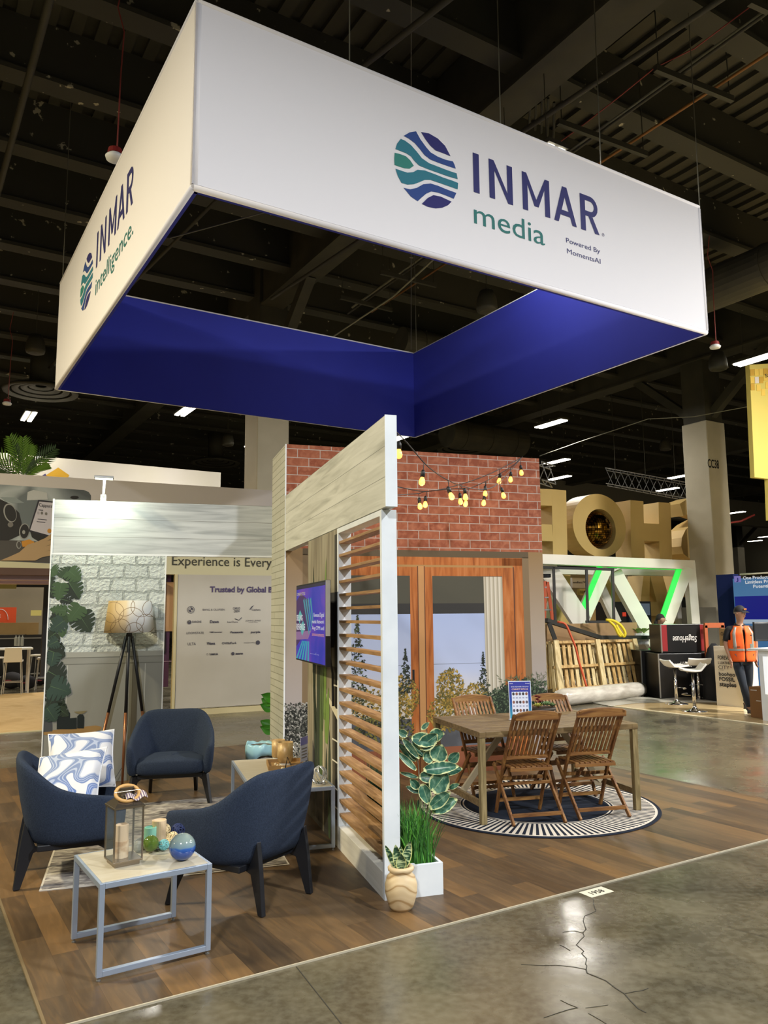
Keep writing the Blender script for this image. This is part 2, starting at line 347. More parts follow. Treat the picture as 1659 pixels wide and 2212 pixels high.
for x, y, e, c in ((5.13, 3.42, 90, NEUT), (-5, -6.5, 2100, COOL), (4, -7, 2300, COOL), (12, -4, 2100, COOL), (-6, 4, 1900, WARM), (-9, 12, 900, WARM), (12.5, .5, 2200, NEUT), (-15, 5, 1200, WARM), (20, -2, 1900, NEUT)):
    if (x, y) != (5.13, 3.42) : lamp_light(x, y, e, c)
    else: lamp_light(x, y, e, c, 7.5)
    dup(H0, S.w(x, y, 7.6), S.a, 'bright two-strip ceiling light ' + ('seen edge-on over the front of the hanging sign' if (x, y) == (5.13, 3.42) else 'out of view to the left' if x < -5.5 else 'out of view behind or beside the camera'))
# ---------------------------------------------------------------- ceiling services
def run(name, pts, r, m, label, cat, n=8, group=None): return solo(name, MB().tube(pts, r, n), m, label, cat, group=group, smooth=True)
Sx = lambda u, v, z: S.l(at(u, v, z))
M_cond = mat('bare_conduit', '9a9880', .4, .3); M_orange = mat('orange_pipe', '8a5a1c', .6)
def line2(u0, v0, u1, v1, z, ext0=0, ext1=0):
    a, b = at(u0, v0, z), at(u1, v1, z); d = b-a; return [a-d*ext0, b+d*ext1]
run('conduit', line2(1230, 328, 1643, 32, 8.6, 2.2, 1), .025, M_cond, 'pale conduit pipe running diagonally above the right of the hanging sign', 'pipe')
run('conduit', line2(1225, 338, 1650, 33, 8.55, 2.2, 1), .02, M_dark2, 'dark conduit pipe running just beside the pale conduit', 'pipe')
run('sprinkler_pipe', line2(1296, 352, 1659, 115, 8.65, 2.5, 1), .02, M_orange, 'thin orange-brown pipe running diagonally under the ceiling at right', 'pipe')
run('sprinkler_pipe', line2(0, 400, 105, 10, 8.4, .8, 1), .045, M_dark2, 'dark pipe running steeply at the upper left of the ceiling', 'pipe')
run('sprinkler_pipe', line2(1060, 330, 1330, 150, 8.3, 3, 2), .035, M_dark2, 'dark ceiling pipe between the girder and the pale conduit', 'pipe')
run('sprinkler_pipe', line2(800, 130, 960, 5, 8.3, 2, 2), .04, M_dark2, 'dark pipe above the middle of the hanging sign', 'pipe')
run('sprinkler_pipe', line2(340, 560, 470, 430, 8.4, 3, 1), .03, M_dark2, 'dark pipe seen through the open left of the hanging sign', 'pipe')
run('red_cable', [at(1208, 308, 8.6), at(1262, 268, 8.65), at(1330, 215, 8.5), at(1415, 146, 8.75), at(1500, 105, 8.6), at(1624, 12, 8.75)], .008, mat('red_cable', '8c3a34', .6), 'thin red cable looping along the ceiling struts', 'cable')
M_strut = mat('strut', '3a382b', .6)
for (u0, v0, u1, v1), w in (((1415, 147, 1582, 215), 'crossing the pale conduit at upper right'), ((1205, 263, 1397, 334), 'just above the top edge of the hanging sign'), ((822, 588, 942, 617), 'upper one seen through the sign opening'), ((735, 642, 847, 670), 'lower one seen through the sign opening'), ((1618, 3, 1659, 22), 'at the upper right corner')):
    a, b = at(u0, v0, 8.45), at(u1, v1, 8.45); mb = MB().bar(a, b, .06, .08)
    for t_ in (.04, .96): q = a.lerp(b, t_); mb.tube([q, q + Vector((0, 0, 1.3))], .008, 5)
    solo('strut_hanger', mb, M_strut, 'dark steel trapeze strut '+w, 'strut', group='trapeze struts')
run('cable', [at(1235, 328, 8.5), at(1130, 395, 8.5), at(980, 520, 8.4), at(850, 640, 8.4), at(700, 740, 8.4), at(600, 830, 8.3)], .02, M_cond, 'pale cable bundle crossing the opening of the hanging sign', 'cable')
mb = MB()
for i in range(5): a = at(1145+i*13, 185+i*9, 9.0); b = at(1143+i*13, 275+i*6, 9.0); mb.tube([a, a.lerp(b, .5)-Vector((0, 0, .12)), b], .02, 6)
solo('conduit', mb, M_strut, 'bunch of five bent dark conduits against the girder', 'pipe', group=None)
def duct(pts, r, label, rings=4):
    t = thing('air_duct', label, 'duct', pts[0]); o = pts[0]; q = [p-o for p in pts]
    part('duct_tube', MB().tube(q, r, 24), M_dark2, t, smooth=False)
    d = q[1]-q[0]
    for i in range(rings): c = q[0]+d*((i+.5)/rings); part('duct_ring', MB().tube([c, c+d.normalized()*.07], r*1.05, 24), M_dark2, t)
a = at(1545, 622, 8.2); b = a + S.Y*-9; duct([a+S.Y*9, b], .42, 'large round dark air duct beyond the right end of the hanging sign', 8)
a = at(866, 735, 8.2); duct([a, a+S.X*3.2], .32, 'short round duct seen above the far corner of the hanging sign', 3)
a = at(965, 935, 8); duct([a, a+S.X*3.4], .5, 'round dark duct behind the far right edge of the hanging sign', 3)
def pend(name, u, v, z, label, kind):
    c = at(u, v, z); t = thing(name, label, 'speaker' if kind == 's' else 'detector', c)
    if kind == 's':
        part('speaker_body', MB().lathe([(.02, .42), (.13, .4), (.19, .25), (.21, .06), (.19, 0)], 20), M_strut, t, smooth=True)
        part('speaker_grille', MB().lathe([(.0, -.03), (.14, -.02), (.185, .005)], 20, cap=False), M_dark2, t)
        part('hanging_wire', MB().tube([(0, 0, .42), (.02, 0, 2.6)], .008, 5), M_dark2, t)
    else:
        part('detector_disc', MB().lathe([(.0, 0), (.09, 0), (.1, .03), (.06, .07), (0, .08)], 20, cap=False), M_white, t, smooth=True)
        part('red_mount', MB().lathe([(.08, .06), (.07, .12), (.0, .14)], 16), mat('red_plastic', '7c1f1c', .5), t)
        part('hanging_cable', MB().tube([(.02, 0, .12), (.03, 0, 1.0), (.05, 0, 1.5), (-.03, 0, 1.8), (.03, 0, 2.2)], .008, 5), MATS['red_cable'], t)
pend('pendant_speaker', 1052, 672, 7.6, 'black pendant speaker hanging over the open middle of the sign', 's')
pend('pendant_speaker', 1552, 798, 7.3, 'black pendant speaker right of the hanging sign corner', 's')
pend('pendant_speaker', 1438, 972, 7.6, 'small dark pendant speaker left of the numbered column', 's')
pend('pendant_speaker', 76, 762, 7.6, 'dark pendant speaker left of the sign above the round diffuser', 's')
pend('pendant_speaker', 492, 962, 7.6, 'far dark pendant speaker left of the pale column', 's')
pend('smoke_detector', 248, 345, 6.6, 'white and red detector hanging on a cord left of the sign', 'd')
pend('smoke_detector', 1545, 752, 6.6, 'white and red detector under the right corner of the sign', 'd')
pend('smoke_detector', 15, 874, 6.6, 'white and red detector at the far left edge', 'd')
for (u, v), w in (((88, 846), 'left of the sign corner'), ((1000, 970), 'above the brick wall'), ((465, 1000), 'above the white booth walls')):
    c = at(u, v, 7.9); mb = MB()
    for i, r in enumerate((.95, .72, .5, .3)): mb.lathe([(r-.16, .05*i), (r, -.04+.05*i), (r+.02, 0+.05*i), (r-.14, .1+.05*i)], 32, cap=False)
    mb.lathe([(.3, .2), (.3, 1.2)], 16); solo('air_diffuser', mb, M_dark2, 'round ringed ceiling air diffuser '+w, 'diffuser', c, smooth=True)
def truss(p, q, w=.3, n=14, label='', r=.018):
    p, q = Vector(p), Vector(q); d = (q-p).normalized(); s_ = d.cross(Vector((0, 0, 1))).normalized()*w/2; u_ = Vector((0, 0, w/2)); mb = MB(); cs = [s_+u_, s_-u_, -s_-u_, -s_+u_]
    for c in cs: mb.tube([p+c-p, q+c-p], r, 6)
    for i in range(n):
        a, b = (q-p)*(i/n), (q-p)*((i+1)/n)
        for j in range(4): mb.tube([a+cs[j], b+cs[(j+1) % 4]], r*.6, 5)
    solo('lighting_truss', mb, M_steel, label, 'truss', p)
truss(atd(1310, 1030, 27), atd(1500, 1065, 26), .55, 12, 'long metal lattice truss hanging behind the gold letters')
truss(atd(1166, 1020, 19), atd(1196, 1030, 19), .45, 2, 'short end of a metal truss just right of the brick wall top')
for (u, v), w_ in (((1330, 1035), 'at the left end of'), ((1395, 1040), 'at the middle of'), ((1460, 1055), 'at the right end of')): a = atd(u, v, 26); solo('hanging_cable', MB().tube([a, a+Vector((0, 0, 4))], .01, 5), M_dark2, 'thin dark cable '+w_+' the long lighting truss', 'cable')
run('cable', [at(1660, 870, 7), at(1500, 900, 7), at(1400, 905, 6.9), at(1250, 955, 6.9), at(1166, 985, 6.9)], .012, mat('grey_cable', '8a8878', .6), 'long grey cable sagging across the ceiling right of the sign', 'cable')
run('red_cable', [atd(1567, 1131, 25), atd(1600, 1126, 25), atd(1630, 1112, 25)], .03, mat('red_cable2', 'b0423a', .5), 'thin red cable right of the numbered column', 'cable')
# ================================================================= hanging sign
X0, X1, Y0, Y1, Z0, Z1 = .055, 6.16, 1.58, 7.66, 4.96, 6.50
M_fab = mat('sign_fabric', 'f0edef', .8); M_blue = mat('sign_lining', '2b36b0', .8, noise=(.7, '2730a2', .3, .7))
sg = at_thing(S, 'hanging_sign', 'large square white fabric sign with blue lining hanging over the booth', 'hanging sign', X0, Y0, z=Z0)
T = .03
def sidepanel(name, x0, x1, y0, y1, m, **k): return P(name, MB().box(x0, x1, y0, y1, Z0+.02, Z1-.02), m, sg, **k)
pf = sidepanel('front_panel', X0, X1, Y0, Y0+T, M_fab); pL = sidepanel('side_panel', X0, X0+T, Y0, Y1, M_fab)
sidepanel('side_panel', X1-T, X1, Y0, Y1, M_fab); sidepanel('back_panel', X0, X1, Y1-T, Y1, M_fab)
e = T+.004
for a in ((X0+e, X1-e, Y0+T, Y0+T+.03), (X0+e, X1-e, Y1-T-.03, Y1-T), (X0+T, X0+T+.03, Y0+e, Y1-e), (X1-T-.03, X1-T, Y0+e, Y1-e)): P('blue_lining', MB().box(*a, Z0-.022, Z1-.01), M_blue, sg)
for z in (Z0, Z1-.0):
    h_ = .018; c = [(X0+h_, Y0+h_, z), (X1-h_, Y0+h_, z), (X1-h_, Y1-h_, z), (X0+h_, Y1-h_, z)]
    for i in range(4): P('frame_tube', MB().tube([c[i], c[(i+1) % 4]], .026, 10), M_fab, sg, smooth=True)
for x, y in ((X0+T, Y0+T), (X1-T, Y0+T), (X1-T, Y1-T), (X0+T, Y1-T)): P('corner_post', MB().tube([(x, y, Z0), (x, y, Z1)], .034, 10), M_fab, sg, smooth=True)
gp = [(u, v) for u, v in ()]
BANDS = [('2b2a6e', [(285,145),(340,155),(400,190),(450,240),(488,312),(440,292),(385,272),(350,240),(315,195)]),
 ('2d4a8c', [(165,172),(205,148),(250,140),(280,195),(320,250),(350,285),(400,315),(450,335),(505,348),(515,370),(524,398),(470,380),(400,355),(350,335),(310,305),(275,260),(240,220),(200,190)]),
 ('2f7a8c', [(145,192),(175,205),(215,235),(255,280),(290,325),(340,360),(400,383),(470,410),(530,430),(537,470),(470,450),(400,425),(330,400),(270,375),(240,345),(215,312),(180,290),(140,275),(108,262),(120,225)]),
 ('35857a', [(103,288),(140,297),(180,312),(210,340),(235,378),(205,398),(170,395),(130,382),(102,372),(100,330)]),
 ('2f7a8c', [(108,398),(150,412),(190,425),(230,422),(260,405),(310,410),(370,432),(440,460),(500,480),(540,496),(537,540),(480,520),(400,492),(350,475),(310,475),(275,490),(235,505),(190,508),(150,495),(125,450)]),
 ('2d4a8c', [(165,530),(210,540),(255,530),(300,505),(350,500),(400,515),(460,540),(528,565),(510,605),(450,580),(400,562),(355,555),(320,570),(285,600),(262,622),(215,590)]),
 ('2b2a6e', [(290,640),(330,600),(370,580),(420,590),(495,625),(470,650),(430,667),(385,672),(330,660)])]
def z5(x, y): return 820+x*.3134, 240+y*.3134
def frf(u, v): return S.onY(u, v, Y0)
pts = [frf(*z5(*q)) for _, pl_ in BANDS for q in pl_]
lx0, lx1 = min(p.x for p in pts), max(p.x for p in pts); lz0, lz1 = min(p.z for p in pts), max(p.z for p in pts)
def logo(parent, fn, w, h, y=1.0, inkdull=0):
    for i, (c, pl_) in enumerate(BANDS):
        q = [frf(*z5(*a)) for a in pl_]; q = [((p.x-lx0)/(lx1-lx0)*w, (p.z-lz0)/(lz1-lz0)*h) for p in q]
        n = len(q); mb = MB().add([fn(a, b, .003) for a, b in q], [tuple(range(n))])
        P('logo_band', mb, mat('ink_'+c, c, .8), parent)
logo(pf, lambda a, b, d: (lx0+a, Y0-d, lz0+b), lx1-lx0, lz1-lz0)
def inmar():                         # geometric capitals, cap height 1, total width returned
    k = .185; out = []; x = 0
    def R_(a, b, c, d): out.append([(x+a, c), (x+b, c), (x+b, d), (x+a, d)])
    R_(0, k, 0, 1); x += .50
    out.append([(x, 0), (x+k*.95, 0), (x+k*.95, .74), (x+.60, 0), (x+.76, 0), (x+.76, 1), (x+.76-k*.95, 1), (x+.76-k*.95, .26), (x+.16, 1), (x, 1)]); x += 1.09
    out.append([(x, 0), (x+k*.95, 0), (x+k*.95, .70), (x+.40, .18), (x+.54, .18), (x+.94-k*.95, .70), (x+.94-k*.95, 0), (x+.94, 0), (x+.94, 1), (x+.79, 1), (x+.47, .36), (x+.15, 1), (x, 1)]); x += 1.08
    out.append([(x, 0), (x+.16, 0), (x+.235, .21), (x+.585, .21), (x+.66, 0), (x+.82, 0), (x+.49, 1), (x+.33, 1)]); hole = [(x+.285, .35), (x+.41, .70), (x+.535, .35)]; out[-1] = [out[-1][i] for i in (0, 1, 2)]+[(x+.285, .35), (x+.41, .72), (x+.41, 1), (x+.33, 1)]; out.append([(x+.82, 0), (x+.49, 1), (x+.41, 1), (x+.41, .72), (x+.535, .35), (x+.285, .35), (x+.235, .21), (x+.585, .21), (x+.66, 0)]); x += .98
    arc = lambda r, n=10: [(x+.38+r*math.cos(a), .715+r*math.sin(a)) for a in [PI/2-PI*i/n for i in range(n+1)]]
    o_, i_ = arc(.285), arc(.145)[::-1]
    out.append([(x, 0), (x+k, 0), (x+k, 1), (x, 1)]); out.append([(x+k, 1), (x+.38, 1)] + o_ + [(x+k, .43), (x+k, .57)] + i_ + [(x+k, .86)]); out.append([(x+.30, .43), (x+.46, .43), (x+.70, 0), (x+.53, 0)])
    return out, x+.70
def inmar_mb(fn, w, h):
    pol, W_ = inmar(); mb = MB()
    for q in pol: mb.add([fn(a*w/W_, b*h, .003) for a, b in q], [tuple(range(len(q)))])
    return mb
def front_text(s_, base, top, right, m, parent, fr, yy, name='lettering', bold=0, hs=1, depth=.003, **k):
    p, q, r = fr.onY(*base, yy), fr.onY(*top, yy), fr.onY(*right, yy)
    P(name, text(s_, lambda a, b, d: (p.x+a, yy-d, p.z+b), w=r.x-p.x, h=(q.z-p.z)*hs, bold=bold, depth=depth, **k), m, parent)
p, q, r = frf(1023, 414.6), frf(1020.6, 329.3), frf(1294.8, 506.4); P('lettering', inmar_mb(lambda a, b, d: (p.x+a, Y0-d, p.z+b), r.x-p.x, q.z-p.z), M_navyt, pf)
front_text('media', (1024, 482), (1023.7, 445.3), (1177, 530), M_teal, pf, S, Y0, hs=.73/.56)
front_text('Powered By', (1222.7, 523.6), (1222.6, 512.8), (1296, 545), M_navyt, pf, S, Y0)
front_text('MomentsAI', (1224.9, 547), (1224.9, 536), (1297, 567.5), M_navyt, pf, S, Y0)
front_text('®', (1300, 510), (1300, 503), (1305.5, 512), M_navyt, pf, S, Y0)
def left_text(s_, base, top, right, m, bold=0, hs=1):
    p, q, r = S.onX(*base, X0), S.onX(*top, X0), S.onX(*right, X0)
    P('lettering', text(s_, lambda a, b, d: (X0-d, p.y-a, p.z+b), w=p.y-r.y, h=(q.z-p.z)*hs, bold=bold, depth=.003), m, pL)
p, q, r = S.onX(207.5, 580, X0), S.onX(210, 505, X0), S.onX(287, 443, X0); P('lettering', inmar_mb(lambda a, b, d: (X0-d, p.y-a, p.z+b), p.y-r.y, q.z-p.z), M_navyt, pL)
left_text('intelligence.', (206, 638.6), (207, 610), (288, 500), M_teal, hs=.73/.56)
p, q, r = S.onX(187, 675, X0), S.onX(187, 544, X0), S.onX(174.7, 620, X0); r2 = S.onX(200.5, 600, X0)
zb, zt = S.onX(180, 675, X0).z, S.onX(194.5, 543, X0).z
logo(pL, lambda a, b, d: (X0-d, r.y-a, zb+b), r.y-r2.y, zt-zb)
M_wire = mat('steel_wire', '6f6c5c', .5, .4)
for (x, y) in ((X0, Y0), (X1, Y0), (X1, Y1), (X0, Y1), (3.1, Y0), (1.4, Y0), (4.5, Y0)):
    P('suspension_wire', MB().tube([(x+.03, y+(.03 if y < 3 else -.03), Z1), (x+.03 if x > 1 else x+.03, y, 9.95)], .006, 5), M_wire, sg)
P('suspension_wire', MB().tube([(X0+.1, Y0+.9, Z0), (X0+.8, Y0+.1, Z0+.1)], .005, 5), M_wire, sg)
P('suspension_wire', MB().tube([(X1-3.4, Y0+1, 9), (X1-.2, Y1-.2, Z1)], .005, 5), M_wire, sg)
# ================================================================= louvre screen
WH = washed('whitewash_x', 'yz', 'bcbcb0', 'd3d3c8', '96968a'); WHx = washed('whitewash_y', 'xz', 'b4b8b8', 'd2d5d4', '8d9293')
lv = at_thing(B, 'louvre_screen', 'tall white framed screen with honey-coloured wooden slats between the lounge and the dining set', 'room divider', 0, 0)
Wc = M_whited
P('front_post', MB().box(0, .105, 0, .038, 0, 2.44), Wc, lv, bev=.002); P('back_post', MB().box(0, .105, 1.152, 1.19, .168, 2.44), Wc, lv, bev=.002)
P('top_rail', MB().box(0, .105, .038, 1.152, 2.40, 2.44), Wc, lv, bev=.002)
b = MB().box(0, .105, .038, 1.19, 0, .168); P('base_box', b, washed('whitewash_base', 'yz', 'c9c5b8', 'dedbd0', 'b5b1a2'), lv, bev=.002)
M_slat = NT('slat_wood', .5, .35); co = M_slat.coords((9, 1, 9)); M_slat.col(M_slat.ramp(M_slat.noise(co, 2.5, 7, 1.2), [(.3, '7f5f3a'), (.5, '9b764c'), (.68, 'b08c60')])); M_slat = M_slat.m
for k in range(21):
    z = 2.326-.1035*k; P('slat', MB().box(.006, .099, .038, 1.152, z-.010, z+.010), M_slat, lv)
# headers
h1 = at_thing(B, 'overhead_beam', 'tall whitewashed plank fascia running over the louvre screen to the brick wall', 'fascia', 0, -.105, z=2.44)
P('fascia_board', MB().box(0, .075, -.10, 3.47, 2.447, 3.05), WH, h1)
P('end_cap', MB().box(-.003, .078, -.105, -.10, 2.447, 3.053), Wc, h1)
h2 = at_thing(B, 'overhead_beam', 'wide whitewashed plank fascia above the painted-brick print at left, lit by a clamp lamp', 'fascia', -2.42, 4.334, z=2.44)
P('fascia_board', MB().box(-2.40, 0, 4.334, 4.41, 2.46, 3.05), WHx, h2); P('edge_trim', MB().box(-2.42, -2.40, 4.33, 4.414, 2.44, 3.055), M_white, h2); P('edge_trim', MB().box(-2.40, 0, 4.333, 4.412, 2.44, 2.46), M_white, h2)
# clamp lamp on the fascia
cl = at_thing(B, 'clamp_lamp', 'white arm lamp clamped on top of the left whitewashed fascia', 'lamp', -1.90, 4.36, z=3.055)
P('clamp', MB().box(-1.93, -1.87, 4.33, 4.40, 3.0, 3.12), M_white, cl, bev=.005); P('stem', MB().bar((-1.90, 4.33, 3.10), (-1.885, 4.12, 3.27), .025, .025), M_white, cl)
P('lamp_head', MB().box(-1.99, -1.79, 4.04, 4.14, 3.26, 3.285), M_steel, cl, bev=.004); P('lens', MB().box(-1.98, -1.80, 4.05, 4.13, 3.254, 3.26), mat('lens_glow', 'ffffff', emit='f4ffe6', es=6), cl)
ld = D.lights.new('clamp_lamp_light', 'AREA'); ld.shape = 'RECTANGLE'; ld.size = .18; ld.size_y = .06; ld.energy = 14; ld.color = (.88, 1, .80); lo = D.objects.new('clamp_lamp_light', ld); COL.objects.link(lo)
lo.location = B.w(-1.90, 4.08, 3.245); lo.rotation_euler = (R(14), 0, B.a)
# ================================================================= brick wall with door print
bw = at_thing(B, 'brick_wall', 'tall exhibit wall printed with red brick above a timber patio door', 'wall panel', 0, 3.475)
M_brick = brick('red_brick', '84442c', '98583c', 'b0a398', .2546, .0966, .0045, noisy='a9694c')
P('wall_core', MB().box(.004, 3.10, 3.475, 4.33, 0, 3.62), mat('panel_core', 'bdb7a6', .7), bw)
P('brick_print', MB().box(0, 3.10, 3.470, 3.475, 2.48, 3.622), M_brick, bw)
M_tile = brick('pale_tile', 'b3b2a2', 'bcbbac', '8f8e7c', .6, .075, .005, 'yz')
P('tiled_end', MB().box(-.004, .004, 3.475, 4.335, 0, 3.62), M_tile, bw)
P('edge_trim', MB().box(-.008, .006, 3.466, 3.474, 0, 3.622), M_white, bw)
yp = 3.470
def pr(name, poly, m, d=0, parent=None):        # flat print piece, poly in booth x,z
    n = len(poly); y = yp-.0006*d; return P(name, MB().add([(a, y, b) for a, b in poly], [tuple(range(n))]), m, parent or dp)
def rc(x0, x1, z0, z1): return [(x0, z0), (x1, z0), (x1, z1), (x0, z1)]
M_tan = mat('print_tan', 'a58a68', .7); M_tan2 = mat('print_tan_dark', '7c6647', .7); M_lintsh = mat('print_lintel_shadow', '5a4a30', .7)
def gradmat(name, stops, z0, z1):
    t = NT(name, .7, .3); sp = t.n('SeparateXYZ'); t.l(t.tc.outputs['Object'], sp.inputs[0]); mr = t.n('MapRange'); mr.inputs[1].default_value = z0; mr.inputs[2].default_value = z1; t.l(sp.outputs[2], mr.inputs[0])
    t.col(t.ramp(mr.outputs[0], stops)); return t.m
dp = P('door_print', MB().add([(0, yp, 0), (3.1, yp, 0), (3.1, yp, 2.48), (0, yp, 2.48)], [(0, 1, 2, 3)]), M_tan, bw)
G_pil = gradmat('print_pillar', [(0, 'aaa09a'), (.45, 'a39483'), (1, '8f734d')], .8, 2.45); M_dw = NT('print_door_wood', .7, .3)
co = face2(M_dw, 'xz'); mp = M_dw.n('Mapping'); mp.inputs['Scale'].default_value = (9, .8, 1); M_dw.l(co, mp.inputs[0]); M_dw.col(M_dw.ramp(M_dw.noise(mp.outputs[0], 2, 6, 1), [(.3, '8a4a20'), (.5, 'b0662f'), (.7, 'c07a45')])); M_dw = M_dw.m
M_dwl = mat('print_groove', '5f3418', .7)
for sx in (0, 1):
    f = (lambda x: 3.1-x) if sx else (lambda x: x)
    def rr_(a, b, z0, z1): a, b = sorted((f(a), f(b))); return rc(a, b, z0, z1)
    pr('print_pillar', rr_(0, .19, 0, 2.48), G_pil, 1); pr('print_reveal', rr_(.19, .275, 0, 2.42), M_tan2, 1)
    pr('print_door_wood', rr_(.275, .54, 0, 2.40), M_dw, 2); pr('print_groove', rr_(.385, .40, 0, 2.30), M_dwl, 3)
    # glass with scenery
    g0, g1 = .54, 1.415
    pr('print_sky', rr_(g0, g1, .62, 1.765), gradmat('print_sky%d' % sx, [(0, 'd6cdc0'), (.35, 'b9c2dc'), (1, 'a9b7da')], .8, 1.77) if not sx else D.materials['print_sky0'], 3)
    pr('print_blind', rr_(g0, g1, 1.88, 2.19), mat('print_blind', '4a4738', .7), 3); pr('print_blind_hem', rr_(g0, g1, 1.763, 1.88), mat('print_hem', '2c2a26', .7), 3)
    pr('print_patio', rr_(g0, g1, .0, .62), mat('print_patio', '4b4c50', .7, noise=(3, '6f7178', .4, .7)), 3)
    pr('print_horizon_wire', rr_(g0, g1, 1.2, 1.205), mat('print_wire', '7d8494', .7), 4)
    n = 14; cx0, cx1 = .54, .78
    for i in range(n):
        a = cx0+(cx1-cx0)*i/n; bb = cx0+(cx1-cx0)*(i+1)/n
        if sx: pr('print_curtain', rr_(a, bb, .55, 2.185), mat('print_curtain%d' % (i % 3), ('a69c86', 'bfb59f', 'd2cab8')[i % 3], .7), 5)
    pr('print_door_wood', rr_(1.415, 1.505, .0, 2.29), M_dw, 4)
pr('print_lintel_shadow', rc(.19, 2.91, 2.405, 2.48), M_lintsh, 1); pr('print_door_wood', rc(.275, 2.825, 2.315, 2.405), M_dw, 2)  # dark band puts the lintel's shadow into the door print
pr('print_groove', rc(.40, 2.70, 2.29, 2.315), mat('print_brass', 'a8804a', .7), 3); pr('print_door_wood', rc(.54, 2.56, 2.19, 2.29), M_dw, 3)
pr('print_groove', rc(1.505, 1.515, 0, 2.3), M_dwl, 5); pr('print_door_wood', rc(1.515, 1.585, 0, 2.3), mat('print_pale_wood', 'c08c55', .7), 4); pr('print_groove', rc(1.585, 1.595, 0, 2.3), M_dwl, 5)
pr('print_sill', rc(.4, 2.7, .0, .3), mat('print_sill', '8a4f30', .7), 4)
pr('print_handle', rc(1.43, 1.455, 1.0, 1.15), M_black, 6)
# printed trees, hedges: many small flat leaves on the print
def leafcloud(name, n, fx, cols, s0, s1, d, seed=1, asp=2.2):
    rnd = random.Random(seed); ms = [MB() for _ in cols]
    for i in range(n):
        x, z, k = fx(rnd); a = rnd.uniform(0, PI); L = rnd.uniform(s0, s1); w = L/asp; c, s_ = math.cos(a), math.sin(a); y = yp-.0006*d-.00001*i*0
        q = [(x+u*c-v*s_, y-rnd.random()*.001, z+u*s_+v*c) for u, v in ((-L, 0), (0, -w), (L, 0), (0, w))]
        ms[k % len(cols)].add(q, [(0, 1, 2, 3)])
    for mb, c in zip(ms, cols): P(name, mb, mat('leaf_'+c, c, .7), dp)
def blob(cx, cz, rx, rz, nk):
    def f(r):
        a = r.uniform(0, 2*PI); q = math.sqrt(r.random())
        return cx+rx*q*math.cos(a), cz+rz*q*math.sin(a), r.randrange(nk)
    return f
def conetree(cx, z0, z1, w, nk):
    def f(r):
        t = r.random()**1.3; z = z0+(z1-z0)*t; return cx+w*(1-t)*r.uniform(-1, 1)*(1 if int(z*25) % 2 else .6), z, r.randrange(nk)
    return f
AUT = ['6d5b1f', '96762a', '54521f', 'b0913c']; GRN = ['1e2718', '36422a', '121710', '55603f']; DK = ['2a2b22', '55564c', '17180f', 'a8a49a']
leafcloud('print_autumn_tree', 420, blob(1.88, .93, .17, .22, 4), AUT, .012, .028, 6, 1); leafcloud('print_autumn_tree', 260, blob(2.2, .85, .15, .14, 4), AUT, .012, .026, 6, 2)
leafcloud('print_conifer', 260, conetree(2.29, .75, 1.33, .12, 3), GRN[:3], .008, .02, 7, 3); leafcloud('print_conifer', 240, conetree(1.35, .9, 1.38, .1, 3), GRN[:3], .008, .02, 7, 4)
leafcloud('print_autumn_tree', 500, blob(1.3, .85, .2, .25, 4), AUT, .012, .028, 6, 5); leafcloud('print_autumn_tree', 500, blob(1.85, .66, .25, .2, 4), AUT+['1c1a10'], .012, .03, 6, 6)
leafcloud('print_conifer', 500, conetree(.8, .6, 1.75, .2, 4), GRN, .01, .022, 7, 7); leafcloud('print_autumn_tree', 350, blob(.95, .8, .3, .2, 4), AUT, .012, .026, 6, 8)
pr('print_bush_backing', rc(.008, .272, .05, .77), mat('print_black_green', '11130d', .8), 7); pr('print_bush_backing', [(2.2, .42), (3.09, .42), (3.09, .86), (2.9, .93), (2.6, .95), (2.4, .84), (2.2, .78)], mat('print_dark_green', '1b2618', .8), 7)  # flat dark backing behind the printed bush and hedge leaves
leafcloud('print_dark_bush', 1500, lambda r: (r.uniform(.01, .27), r.uniform(.12, .80+.05*r.random()), r.randrange(4)), DK+['0c0c0a'], .010, .02, 8, 9)
leafcloud('print_hedge', 1900, lambda r: ((lambda x: (x, r.uniform(.42, .80+.22*min(1, max(0, (x-2.2)/.45))*(1 if x < 2.95 else .8)), r.randrange(4)))(r.uniform(2.2, 3.09))), ['23331f', '3b4c33', '16200f', '5d6f4e'], .010, .024, 8, 10)
leafcloud('print_hedge_sprigs', 60, lambda r: (r.uniform(2.45, 3.09), r.uniform(.95, 1.07), r.randrange(2)), ['6a6e50', '4b5a3a'], .02, .04, 9, 11, 8)
leafcloud('print_shrub', 500, blob(1.1, .5, .35, .18, 4), ['2d3018', '5a5a26', '1a1c10', '7c742e'], .012, .03, 7, 12)
# ================================================================= wall panel with the screen
wp = at_thing(B, 'plant_print_wall', 'narrow exhibit wall printed with tall cactus plants and shelves, behind the television', 'wall panel', 0, 1.19)
P('wall_core', MB().box(.003, .10, 1.192, 2.305, 0, 2.44), M_white, wp)
def pq(name, poly, m, d, parent):               # flat print on the x = 0 face; poly in y,z
    n = len(poly); return P(name, MB().add([(.003-.0007*d, a, b) for a, b in poly], [tuple(range(n))]), m, parent)
M_ply = NT('print_taupe', .7, .3); co = face2(M_ply, 'yz'); mp = M_ply.n('Mapping'); mp.inputs['Scale'].default_value = (7, .5, 1); M_ply.l(co, mp.inputs[0]); M_ply.col(M_ply.ramp(M_ply.noise(mp.outputs[0], 2, 5), [(.35, '7e7562'), (.5, '938b76'), (.65, 'a39c86')])); M_ply = M_ply.m
pp_ = pq('plant_print', [(1.192, 0), (2.305, 0), (2.305, 2.44), (1.192, 2.44)], M_ply, 1, wp)
